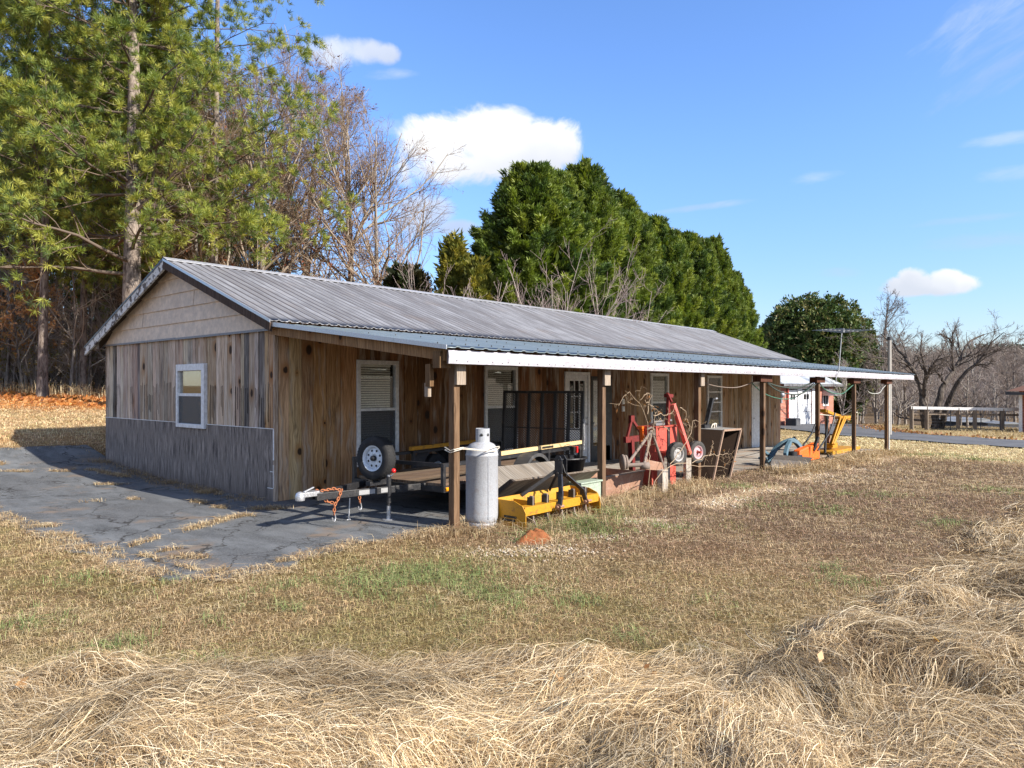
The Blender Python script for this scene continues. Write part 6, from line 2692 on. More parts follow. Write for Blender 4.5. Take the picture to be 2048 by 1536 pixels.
def far_woods():
    """bare wood covering the far hill, one mass"""
    rng = np.random.default_rng(600)
    n = 2600
    px = rng.uniform(1450, 2400, n)
    D = rng.uniform(115, 250, n)
    l = (px - 1024) / FPX * D
    X = CAM[0] + R_[0] * l + D_[0] * D
    Y = CAM[1] + R_[1] * l + D_[1] * D
    Z = height(X, Y)
    H = rng.uniform(5, 9, n)
    P0 = np.stack([X, Y, Z], 1)
    P1 = P0 + np.stack([rng.normal(0, .5, n), rng.normal(0, .5, n), H], 1)
    parts = []
    g = rng.uniform(.8, 1.25, (n, 1)) * np.array([[.21, .175, .15]])
    V, F = seg_mesh(P0, P1, np.full(n, .10), np.full(n, .03))
    parts.append((V, F, np.repeat(g, 6, 0)))
    for lvl, (k, ll, r) in enumerate(((26, .42, .035),)):
        i = np.repeat(np.arange(n), k)
        t = rng.uniform(.2, 1, len(i))[:, None]
        a = P0[i] * (1 - t) + P1[i] * t
        th = rng.uniform(0, 6.28, len(i))
        e = rng.uniform(.2, 1.1, len(i))
        d = np.stack([np.cos(th) * np.cos(e), np.sin(th) * np.cos(e), np.sin(e)], 1)
        L = (H[i] * ll * rng.uniform(.4, 1, len(i)) * (1.2 - t[:, 0] * .7))[:, None]
        V, F = seg_mesh(a, a + d * L, np.full(len(i), r), np.full(len(i), r * .4))
        parts.append((V, F, np.repeat(g[i], 6, 0)))
    V, F, C = merge(parts)
    o = np_mesh('far_woods', V, F, C, M['twig'])
    tag(o, 'brown grey leafless wood covering the far hill', 'woods', kind='stuff')
    n = 60
    px, D = rng.uniform(1955, 2200, n), rng.uniform(235, 260, n)
    pts = []
    for a, b in zip(px, D):
        x, y, z = at(a, b)
        k = 40
        pts.append(np.stack([x + rng.normal(0, 1.6, k), y + rng.normal(0, 1.6, k), z + rng.uniform(3, 9.5, k)], 1))
    P = np.concatenate(pts)
    V, F, C = leaves_at(rng, P, np.tile([[0, 0, 1.]], (len(P), 1)), 5, 1.5, .8, 1.0, [(.03, .05, .02), (.04, .06, .025)], 0, .4)
    o = np_mesh('far_pines', V, F, C, M['leaf'])
    tag(o, 'dark green pine stand on the crest of the far hill', 'woods', kind='stuff')


far_woods()

# ------------------------------------------------------------------ garage, house, sheds, fence, poles
YG = 7.9
gX = lambda px: on_y(px, 800, YG)[0]
gZ = lambda px, py: on_y(px, py, YG)[2]
zb = gZ(1590, 851) - .05
zt = gZ(1600, 768)
ga = thing('brick_garage', 'red brick garage with two white doors beyond the end of the barn', 'garage', (45, YG + 3, zb))
m = MB()
xa, d1a, d1b, d2a, d2b, xb = gX(1556), gX(1577.5), gX(1596), gX(1603), gX(1624), gX(1667)
for (a, b) in ((xa, d1a), (d2b, xb)):
    m.box((a, YG, zb - .5), (b, YG + .25, zt))
m.box((xa, YG + .25, zb - .5), (xa + .25, YG + 7, zt))
m.box((xb - .25, YG + .25, zb - .5), (xb, YG + 7, zt))
m.box((xa + .25, YG + 6.75, zb - .5), (xb - .25, YG + 7, zt))
ztop = gZ(1590, 778)
m.build('wall', M['brick'], ga)
m = MB()
m.box((d1a, YG - .02, ztop), (d2b, YG + .25, zt))
m.box((d1b, YG - .03, zb - .3), (d2a, YG + .25, ztop))
m.box((d1a - .14, YG - .03, zb - .3), (d1a, YG + .2, zt))
m.box((d2b, YG - .03, zb - .3), (d2b + .5, YG - .001, zt))
m.build('door_surround', M['white_trim'], ga)
for (a, b) in ((d1a, d1b), (d2a, d2b)):
    m = MB()
    z = zb - .05
    for k in range(5):
        h = (ztop - zb) / 5
        m.box((a + .01, YG + .05, z), (b - .01, YG + .09, z + h - .015))
        z += h
    dr = m.build('garage_door', M['white_door'], ga)
    m = MB()
    zc = gZ(1590, 794)
    w = (b - a)
    for f in (.28, .55):
        m.box((a + w * f, YG + .035, zc - .18), (a + w * f + w * .20, YG + .049, zc + .18))
    m.build('door_windows', M['dark'], dr)
m = MB()
zr = zt + 2.3
ex, ey = .5, .55
A_ = [(xa - ex, YG - ey, zt), (xb + ex, YG - ey, zt), (xb + ex, YG + 7 + ey, zt), (xa - ex, YG + 7 + ey, zt)]
B_ = [(xa + 2.5, YG + 3.5, zr), (xb - 2.5, YG + 3.5, zr)]
m.add(A_ + B_, [(0, 1, 5, 4), (1, 2, 5), (2, 3, 4, 5), (3, 0, 4), (3, 2, 1, 0)])
m.build('roof', M['shed_metal'], ga)
m = MB()
m.box((xa - ex, YG - ey - .03, zt - .16), (xb + ex, YG - ey, zt + .02))
x = xa
while x < xb:
    m.box((x, YG - ey - .045, zt - .15), (x + .12, YG - ey - .031, zt + .0))
    x += .45
m.build('eave_board', M['grey_metal'], ga)
wx0, wx1 = gX(1645), gX(1656)
m = MB()
wz0, wz1 = gZ(1650, 812), gZ(1650, 778)
m.box((wx0, YG - .05, wz0), (wx0 + .14, YG - .001, wz1))
m.box((wx1 - .14, YG - .05, wz0), (wx1, YG - .001, wz1))
m.box((wx0 + .14, YG - .05, wz0), (wx1 - .14, YG - .001, wz0 + .12))
m.box((wx0 + .14, YG - .05, wz1 - .12), (wx1 - .14, YG - .001, wz1))
m.box(((wx0 + wx1) / 2 - .04, YG - .045, wz0 + .12), ((wx0 + wx1) / 2 + .04, YG - .001, wz1 - .12))
w_ = m.build('window', M['white_trim'], ga)
m = MB()
m.box((wx0 + .14, YG - .02, wz0 + .12), (wx1 - .14, YG - .0015, wz1 - .12))
m.build('pane', M['dark'], w_)
m = MB()
m.prism([(wx0 - .1, YG - .01, wz1 + .12), (wx0 - .1, YG - .95, wz1 - .42), (wx0 - .1, YG - .95, wz1 - .48), (wx0 - .1, YG - .01, wz1 + .05)], (wx1 - wx0 + .2, 0, 0))
m.prism([(wx0 - .1, YG - .01, wz1 + .05), (wx0 - .1, YG - .95, wz1 - .48), (wx0 - .1, YG - .01, wz1 - .48)], (.02, 0, 0))
m.build('awning', M['flashing'], ga)
m = MB()
m.tube([(gX(1573), YG - .1, zb), (gX(1573), YG - .1, zt - .1)], .07, 8)
m.build('downpipe', M['red'], ga)
m = MB()
c = np.array(on_y(1564.5, 789, YG - .3))
m.lathe([(0, .16), (.14, .14), (.2, .05), (.2, -.1), (.12, -.14)], c, (0, -1, 0), 16)
m.box(tuple(c + (-.1, .02, -.55)), tuple(c + (.1, .3, -.1)))
m.build('electric_meter', M['zinc'], ga)
ac = thing('cooling_unit', 'dark metal cooling unit at the foot of the garage wall', 'cooling unit', (gX(1567), YG - .8, zb))
m = MB()
cx_ = gX(1567)
m.box((cx_ - .5, YG - 1.0, zb - .1), (cx_ + .3, YG - .3, zb + .62))
m.build('casing', M['shed_dark'], ac, bevel=.03)
m = MB()
for k in range(7):
    m.box((cx_ - .44, YG - 1.012, zb + .06 + k * .075), (cx_ + .24, YG - 1.001, zb + .09 + k * .075))
m.build('grille', M['grey_metal'], ac)

# house at the edge of the photo
ho = thing('brown_house', 'house with a brown shingle roof and a white column at the edge of the photo', 'house', tuple(at(2110, 44)))
c0 = at(2038, 42)
zg = -1.0
m = MB()
v = nrm(D_ + R_ * .715)
u = np.array([v[1], -v[0]])
def hp(a, b, z):
    q_ = c0[:2] + u * a + v * b
    return (q_[0], q_[1], z)
ev = CAM[2] - (782 - 776.3) / FPX * 42
m.hexa([hp(0, 0, zg - .6), hp(9, 0, zg - .6), hp(9, 8, zg - .6), hp(0, 8, zg - .6), hp(0, 0, ev), hp(9, 0, ev), hp(9, 8, ev), hp(0, 8, ev)])
m.build('wall', M['brick'], ho)
m = MB()
m.add([hp(-.6, -1.0, ev), hp(9.6, -1.0, ev), hp(9.6, 8.6, ev), hp(-.6, 8.6, ev), hp(3.5, 3.8, ev + 1.6), hp(5.5, 3.8, ev + 1.6)], [(0, 1, 5, 4), (1, 2, 5), (2, 3, 4, 5), (3, 0, 4), (3, 2, 1, 0)])
m.build('roof', M['shingle'], ho)
m = MB()
a_, b_ = hp(-.62, -1.02, ev - .14), hp(9.6, -1.02, ev - .14)
m.beam(a_, b_, .04, .16)
m.beam(hp(-.62, -1.0, ev - .14), hp(-.62, 8.6, ev - .14), .04, .16)
m.build('eave_board', M['shed_dark'], ho)
m = MB()
for a in (.08, 2.6, 5.0):
    m.beam(hp(a, -.6, zg - .4), hp(a, -.6, ev - .1), .16, .16, (1, 0, 0))
m.build('column', M['white_trim'], ho)
m = MB()
m.hexa([hp(.5, -.012, zg + .9), hp(1.4, -.012, zg + .9), hp(1.4, -.002, zg + .9), hp(.5, -.002, zg + .9), hp(.5, -.012, zg + 2), hp(1.4, -.012, zg + 2), hp(1.4, -.002, zg + 2), hp(.5, -.002, zg + 2)])
m.build('window', M['dark'], ho)

# sheds beyond the fence
def shed(name, label, px0, px1, D, ytop, yb, wallm, roofm, depth, rise):
    a, b = at(px0, D), at(px1, D)
    z0 = CAM[2] - (yb - 776.3) / FPX * D
    z1 = CAM[2] - (ytop - 776.3) / FPX * D
    e = np.array([*D_, 0]) * depth
    t = thing(name, label, 'shed', tuple((a + b) / 2))
    a, b = np.array([a[0], a[1], z0 - .5]), np.array([b[0], b[1], z0 - .5])
    up = np.array([0, 0, z1 - z0 + .5])
    m = MB()
    m.hexa([a, b, b + e, a + e, a + up, b + up, b + up + e, a + up + e])
    m.build('wall', wallm, t)
    s = nrm(b - a) * .3
    e2 = np.array([*D_, 0]) * .3
    m = MB()
    r = np.array([0, 0, rise])
    A1, B1, C1, D1_ = a + up - s - e2, b + up + s - e2, b + up + e + s + e2, a + up + e - s + e2
    q0, q1 = (A1 + B1) / 2 + r, (C1 + D1_) / 2 + r
    m.add([A1, B1, C1, D1_, q0, q1], [(0, 4, 5, 3), (4, 1, 2, 5), (0, 1, 4), (2, 3, 5), (3, 2, 1, 0)])
    m.build('roof', roofm, t)
    m = MB()
    n_ = -np.array([*D_, 0]) * .02
    c = a + (b - a) * .55 + n_
    w = nrm(b - a) * .9
    m.hexa([c, c + w, c + w - n_ * .9, c - n_ * .9, c + up * .7, c + w + up * .7, c + w - n_ * .9 + up * .7, c - n_ * .9 + up * .7])
    m.build('door', M['grey_metal'], t)


shed('dark_shed', 'long dark shed with a pale metal roof behind the fence', 1926, 1998, 64, 844, 862, M['shed_dark'], M['shed_roof'], 4, .35)
shed('grey_shed', 'small pale grey shed beside the long dark one', 2010, 2040, 56, 848, 866, M['shed_metal'], M['shed_roof'], 2, .15)

# fence
fn = thing('rail_fence', 'two rail timber fence with wire along the far side of the driveway', 'fence', tuple(at(1930, 43)))
fp = lambda px: at(px, 43.5 - (px - 1820) * .004)
zf = lambda px, py: CAM[2] - (py - 776.3) / FPX * (43.5 - (px - 1820) * .004)
fz = lambda px: gz(*fp(px)[:2])
for px in (1823, 1853, 1916, 1950, 2005, 2056, 2100):
    p = fp(px)
    m = MB()
    m.col, m.seed = (.24, .21, .18), random.random()
    m.box((p[0] - .09, p[1] - .09, p[2] - .3), (p[0] + .09, p[1] + .09, fz(px) + random.uniform(1.28, 1.4)))
    m.build('fence_post', M['grey_wood'], fn)
for px in (1901, 1962, 2000):
    p = fp(px)
    m = MB()
    m.beam((p[0], p[1], p[2] - .2), (p[0], p[1], fz(px) + 1.35), .05, .04, (0, 1, 0))
    m.build('steel_stake', M['shed_dark'], fn)
pxs = [1823, 1853, 1916, 1950, 2005, 2056, 2100]
m = MB()
for a, b in zip(pxs[:-1], pxs[1:]):
    A1, B1 = fp(a), fp(b)
    m.beam((A1[0] - .1, A1[1], fz(a) + 1.32), (B1[0] - .1, B1[1], fz(b) + 1.32), .04, .17)
m.build('rail', M['white_trim'], fn)
m = MB()
m.col, m.seed = (.30, .26, .22), .4
for a, b in zip(pxs[:-1], pxs[1:]):
    A1, B1 = fp(a), fp(b)
    m.beam((A1[0] + .1, A1[1], fz(a) + .98), (B1[0] + .1, B1[1], fz(b) + .98), .04, .13)
m.build('rail', M['grey_wood'], fn)
m = MB()
for a, b in zip(pxs[:-1], pxs[1:]):
    A1, B1 = fp(a), fp(b)
    for h in (.15, .32, .5, .68, .85):
        m.tube([(A1[0] + .13, A1[1], fz(a) + h), (B1[0] + .13, B1[1], fz(b) + h)], .006, 4, cap=False)
m.build('wire', M['shed_dark'], fn)
po = thing('grey_pole', 'plain grey pole standing beyond the last porch post', 'pole', tuple(at(1779, 35)))
x, y, z = at(1779, 35)
m = MB()
m.tube([(x, y, z - .3), (x, y, CAM[2] + (776.3 - 676) / FPX * 35)], [.105, .085], 12)
m.build('shaft', M['pole'], po)
m = MB()
zt_ = CAM[2] + (776.3 - 676) / FPX * 35
m.tube([(x, y, zt_ - .1), (x, y, zt_ + .06)], .1, 10)
m.tube([(x, y, zt_ - .25), (x + .25, y - .2, zt_ - .2)], .02, 6)
m.build('cap', M['shed_dark'], po)

# dead vine tangled over the red cart
vn = thing('dead_vine', 'dead leafless vine tangled over the red cart and the rusty tripod', 'vine', (5.2, -4.0, 0))
vq = lambda px, py, dy=0: np.array(on_y(px, py, -4.02 + dy))
VL = [[(1296, 985, .1), (1297, 940, .05), (1295, 905, .05), (1297, 870, .1), (1294, 838, .15), (1284, 816, .2), (1272, 800, .2), (1253, 783, .2), (1242, 796, .2), (1237, 812, .2)],
      [(1296, 930, .0), (1300, 885, 0), (1308, 840, 0), (1310, 825, 0), (1319, 823, 0)],
      [(1295, 828, .1), (1303, 790, .1), (1295, 785, .1), (1287, 790, .1), (1281, 800, .1)],
      [(1307, 830, 0), (1330, 829, 0), (1345, 826, 0), (1353, 806, 0)],
      [(1338, 862, 0), (1326, 848, 0), (1320, 838, 0), (1312, 850, 0)],
      [(1340, 928, -.1), (1358, 908, -.15), (1374, 885, -.15), (1384, 856, -.1), (1388, 838, -.1), (1396, 842, -.1), (1402, 852, -.1)],
      [(1300, 990, 0), (1318, 950, -.1), (1340, 930, -.15), (1365, 928, -.15), (1400, 932, -.15), (1436, 934, -.15), (1455, 938, -.15)],
      [(1384, 926, -.15), (1405, 915, -.2), (1420, 910, -.2), (1445, 909, -.2), (1464, 907, -.2)],
      [(1418, 911, -.2), (1424, 900, -.2), (1427, 882, -.2)],
      [(1290, 800, .1), (1306, 812, .1), (1315, 822, .1)],
      [(1360, 815, 0), (1370, 822, 0), (1372, 835, 0), (1368, 848, 0)],
      [(1372, 838, 0), (1380, 852, 0), (1376, 866, 0)]]
b0 = [poly_branch([vq(*q_) for q_ in l], .0075, .003, 12) for l in VL]
b0 = Branches(np.concatenate([b.p for b in b0]), np.concatenate([b.r for b in b0]))
rv = np.random.default_rng(8)
b0.p[:, 1:-1] += rv.normal(0, .012, b0.p[:, 1:-1].shape)
m = MB()
for i in range(len(b0.p)):
    m.tube(b0.p[i], list(b0.r[i]), 5)
m.build('stems', M['vine'], vn)
c1 = sprout(rv, b0, 9, .3, 1, (.5, 1.2), (.10, .25), .6, 4, .3, -.05, .3, .0035)
c2 = sprout(rv, c1, 3, .3, 1, (.5, 1.2), (.3, .6), .7, 3, .3, -.08, .3, .003)
parts = []
for c in (c1, c2):
    V, F = seg_mesh(*c.segs(), n=3)
    parts.append((V, F, (.34, .25, .16)))
V, F, C = merge(parts)
np_mesh('twigs', V, F, C, M['dry'], vn)
P, D_2 = tips(c2)
sel = rv.random(len(P)) < .12
lf = leaves_at(rv, P[sel], D_2[sel], 1, .07, .03, .6, [(.36, .16, .06), (.30, .13, .06)], .8, .01)
np_mesh('dead_leaves', *lf, M['leaf'], vn)

# ------------------------------------------------------------------ grass, hay, litter, stones
def scatter(rng, n, D0, D1, power=1.0, half=.80):
    """points on the ground ahead, thinning out with distance"""
    u = rng.random(n)
    if power == 1.0:
        D = D0 * (D1 / D0) ** u
    else:
        D = (D0 ** (1 - power) + u * (D1 ** (1 - power) - D0 ** (1 - power))) ** (1 / (1 - power))
    l = rng.uniform(-half, half, n) * D
    return CAM[0] + R_[0] * l + D_[0] * D, CAM[1] + R_[1] * l + D_[1] * D, D


def blocked(x, y):
    b = in_apron(x, y) | in_slab(x, y)
    b |= (x > -.05) & (x < 19.9) & (y > -.05) & (y < 6.7)
    return b


def on_road(x, y):
    A_, B_ = np.array(ROAD_N), np.array(ROAD_F)
    return (x > np.interp(y, A_[:, 1], A_[:, 0])) & (x < np.interp(y, B_[:, 1], B_[:, 0]))


def blades(x, y, z, h, w, lean, rng, C, curl=.4):
    """single curved blades: two quads each"""
    n = len(x)
    th = rng.uniform(0, 2 * math.pi, n)
    d = np.stack([np.cos(th), np.sin(th), np.zeros(n)], 1)
    s = np.stack([-np.sin(th), np.cos(th), np.zeros(n)], 1) * (w * .5)[:, None]
    s = s + np.array([0, 0, 1]) * (w * rng.uniform(-.3, .3, n))[:, None]
    p = np.stack([x, y, z], 1)
    up = np.array([0, 0, 1.0])
    a = (lean * rng.uniform(.3, 1.5, n))[:, None]
    hh = h[:, None]
    m = p + (d * a * .45 + up * (1 - .25 * a)) * hh * .6
    t = p + (d * a * (1.0 + curl) + up * np.clip(1 - .55 * a, .05, 1)) * hh
    V = np.stack([p - s, p + s, m + s * .8, m - s * .8, t + s * .15, t - s * .15], 1).reshape(-1, 3)
    b = (np.arange(n) * 6)[:, None]
    F = np.concatenate([b + np.array([[0, 1, 2, 3]]), b + np.array([[3, 2, 4, 5]])])
    return V, F, np.repeat(C, 6, 0)


def pick(rng, n, cols, jitterv=.22):
    c = np.array(cols)[rng.integers(0, len(cols), n)]
    return c * rng.uniform(1 - jitterv, 1 + jitterv, (n, 1))


STRAW = [(.58, .46, .275), (.50, .38, .215), (.64, .53, .34), (.42, .30, .165)]
BROWN = [(.27, .18, .11), (.33, .225, .135), (.22, .145, .09), (.38, .275, .165)]
OLIVE = [(.29, .265, .10), (.36, .32, .13), (.23, .225, .085), (.42, .35, .16)]
GREEN = [(.17, .225, .075), (.21, .255, .09), (.14, .19, .065), (.26, .28, .12)]

GREEN_SPOTS = [(920, 1170, 1.0, .35), (820, 1150, .7, .28), (1010, 1205, .5, .2), (760, 1168, .4, .2), (600, 1195, .45, .14), (570, 1180, .3, .12), (345, 1172, .22, .12), (130, 1205, .25, .1),
               (160, 1160, .3, .12), (1300, 1055, .8, .16), (1145, 1065, .8, .25), (1190, 1060, .4, .2), (1165, 1205, .18, .08), (215, 1300, .2, .1), (250, 1290, .25, .1), (440, 1330, .25, .1),
               (1265, 1280, .2, .08), (1720, 990, .8, .2), (1640, 1020, .5, .15), (1480, 975, .6, .15), (1650, 1025, .4, .12), (1910, 1050, .4, .15), (2010, 985, .6, .3), (1520, 1010, .5, .2), (1700, 1165, .4, .14), (1660, 1140, .3, .1),
               (1850, 912, 1.5, .4), (1950, 920, 1.5, .3), (1410, 1215, .25, .1), (60, 1250, .3, .12), (450, 1245, .2, .08), (580, 1220, .2, .08)]


def make_lawn():
    rng = np.random.default_rng(900)
    parts = []
    # fine mat of short dead turf
    x, y, D = scatter(rng, 620000, 3.0, 34, 1.0, .95)
    k = ~blocked(x, y) & ~on_road(x, y)
    x, y, D = x[k], y[k], D[k]
    hm = hay_mask(x, y)
    k = (rng.random(len(x)) > hm * 1.3) & (rng.random(len(x)) > bare(x, y) * .8)
    x, y, D = x[k], y[k], D[k]
    n = len(x)
    z = height(x, y)
    base = ground_col(x, y)
    C = base * np.array([1.95, 2.0, 2.1]) * rng.uniform(.35, 1.7, (n, 1)) * (1 + rng.normal(0, .05, (n, 3)))
    olive = (fbm(x, y, .8, 41) > .54) & (rng.random(n) < .28) & (x < 6)
    C[olive] = pick(rng, olive.sum(), OLIVE)
    st = rng.random(n) < .10 + .35 * sstep(fbm(x, y, 1.1, 46), .42, .62)
    C[st] = pick(rng, st.sum(), STRAW)
    cl = .25 + 1.5 * fbm(x, y, 7.5, 44, 2)
    h = rng.uniform(.022, .064, n) * np.clip(D / 9, .75, 1.7) * cl
    w = .0024 * np.clip(D / 5.5, .7, 6)
    parts.append(blades(x, y, z, h, w, np.clip(rng.normal(1.15, .3, n), .3, 1.7), rng, C, .7))
    # green patches
    for px, py, sx, sy in GREEN_SPOTS:
        p = gp(px, py)
        dist = np.hypot(p[0] - CAM[0], p[1] - CAM[1])
        m = int(max(120, 900 * sx * sy * 4.5 * (7 / dist) ** .8))
        a, b = rng.normal(0, sx * .5, m), rng.normal(0, sy * 1.2 if dist < 20 else sy, m)
        xx = p[0] + R_[0] * a + D_[0] * b
        yy = p[1] + R_[1] * a + D_[1] * b
        keep = (fbm(xx, yy, 3, 51) > .42) & ~blocked(xx, yy)
        xx, yy = xx[keep], yy[keep]
        m = len(xx)
        hh = rng.uniform(.04, .115, m)
        parts.append(blades(xx, yy, height(xx, yy), hh, np.full(m, .0045 * max(dist / 7, .8)), np.full(m, .8), rng, pick(rng, m, GREEN), .5))
    V, F, C = merge(parts)
    o = np_mesh('grass', V, F, np.clip(C, 0, 1), M['dry'])
    tag(o, 'short dead brown and straw lawn with patches of green', 'grass', kind='stuff')


make_lawn()


def make_hay():
    """long dead grass lying matted in swirls"""
    rng = np.random.default_rng(910)
    Vs, Fs, Cs, o = [], [], [], 0
    for layer, (N, Lr, lift, cols, wid) in enumerate((
            (92000, (.08, .26), .0, [(.24, .165, .09), (.16, .11, .06), (.31, .225, .125)], .0032),
            (138000, (.14, .50), .015, [(.55, .435, .26), (.46, .34, .185), (.62, .51, .34), (.36, .255, .135), (.70, .60, .43), (.27, .185, .10)], .0024))):
        x, y, D = scatter(rng, int(N * 4.2), 2.2, 26, 1.25, 1.15)
        hm = hay_mask(x, y)
        if layer:
            hm = hm * (.12 + .88 * sstep(fbm(x, y, 2.1, 77, 3), .36, .50))
        k = rng.random(len(x)) < hm * (1.0 if layer else .75)
        x, y, D = x[k][:N], y[k][:N], D[k][:N]
        n = len(x)
        th = (fbm(x, y, .8, 61, 3) - .5) * 6.5 - .85 + np.where(rng.random(n) < .5, math.pi, 0) + rng.normal(0, .40 if layer else .8, n)
        kap = rng.normal(0, 1.0, n) + (fbm(x, y, 1.4, 67) - .5) * 3
        kink = np.where(rng.random(n) < .3, rng.normal(0, 1.1, n), 0)
        L = rng.uniform(*Lr, n) * np.clip(D / 8, .9, 1.6)
        K = 4
        off = rng.random(n) ** 1.7 * .06 + lift
        arc = rng.uniform(-.01, .035, n) * (1 if layer else .6)
        stray = rng.random(n) < .015
        arc = np.where(stray, rng.uniform(.04, .13, n), arc)
        w = wid * np.clip(D / 5.0, .85, 3.2) * rng.uniform(.7, 1.3, n)
        px_, py_ = x.copy(), y.copy()
        P = []
        for q in range(K + 1):
            s = q / K
            zz = height(px_, py_) + hay_height(px_, py_) * .8 + off * (.25 + .75 * min(1, s * 3)) + arc * 4 * s * (1 - s) - .02 * (s > .9)
            P.append(np.stack([px_, py_, zz], 1))
            t = th + kap * s + (s > .4) * kink
            px_ = px_ + np.cos(t) * L / K
            py_ = py_ + np.sin(t) * L / K
        P = np.stack(P, 1)
        d = P[:, 1:] - P[:, :-1]
        d = np.concatenate([d, d[:, -1:]], 1)
        sd = np.cross(d, np.array([0, 0, 1.0]))
        sd /= np.linalg.norm(sd, axis=2, keepdims=True) + 1e-9
        sd = sd + np.array([0, 0, 1.0]) * rng.uniform(-.7, .7, n)[:, None, None]
        tap = np.array([.9, 1, .9, .7, .25])[None, :, None]
        sd = sd * (w * .5)[:, None, None] * tap
        V = np.stack([P - sd, P + sd], 2).reshape(-1, 3)
        b = (np.arange(n) * (K + 1) * 2)[:, None]
        F = np.concatenate([b + np.array([[2 * q, 2 * q + 1, 2 * q + 3, 2 * q + 2]]) for q in range(K)])
        pal = pick(rng, n, cols, .25)
        tone = .30 + 1.5 * fbm(x, y, 1.3, 71)[:, None]
        C = np.repeat(pal * tone, (K + 1) * 2, 0)
        Vs.append(V)
        Fs.append(F + o)
        Cs.append(C)
        o += len(V)
    ob = np_mesh('hay', np.concatenate(Vs), np.concatenate(Fs), np.clip(np.concatenate(Cs), 0, 1), M['dry'])
    tag(ob, 'long dead straw coloured grass lying matted in swirls along the edge of the field', 'dead grass', kind='stuff')


make_hay()


def tuft(rng, cx_, cy_, m, rx, ry, hmin, hmax, w, cols, lean=.7, check=False):
    x, y = cx_ + rng.normal(0, rx, m), cy_ + rng.normal(0, ry, m)
    h = rng.uniform(hmin, hmax, m)
    return blades(x, y, height(x, y), h, np.full(m, w), np.full(m, lean), rng, pick(rng, m, cols, .3), .4)


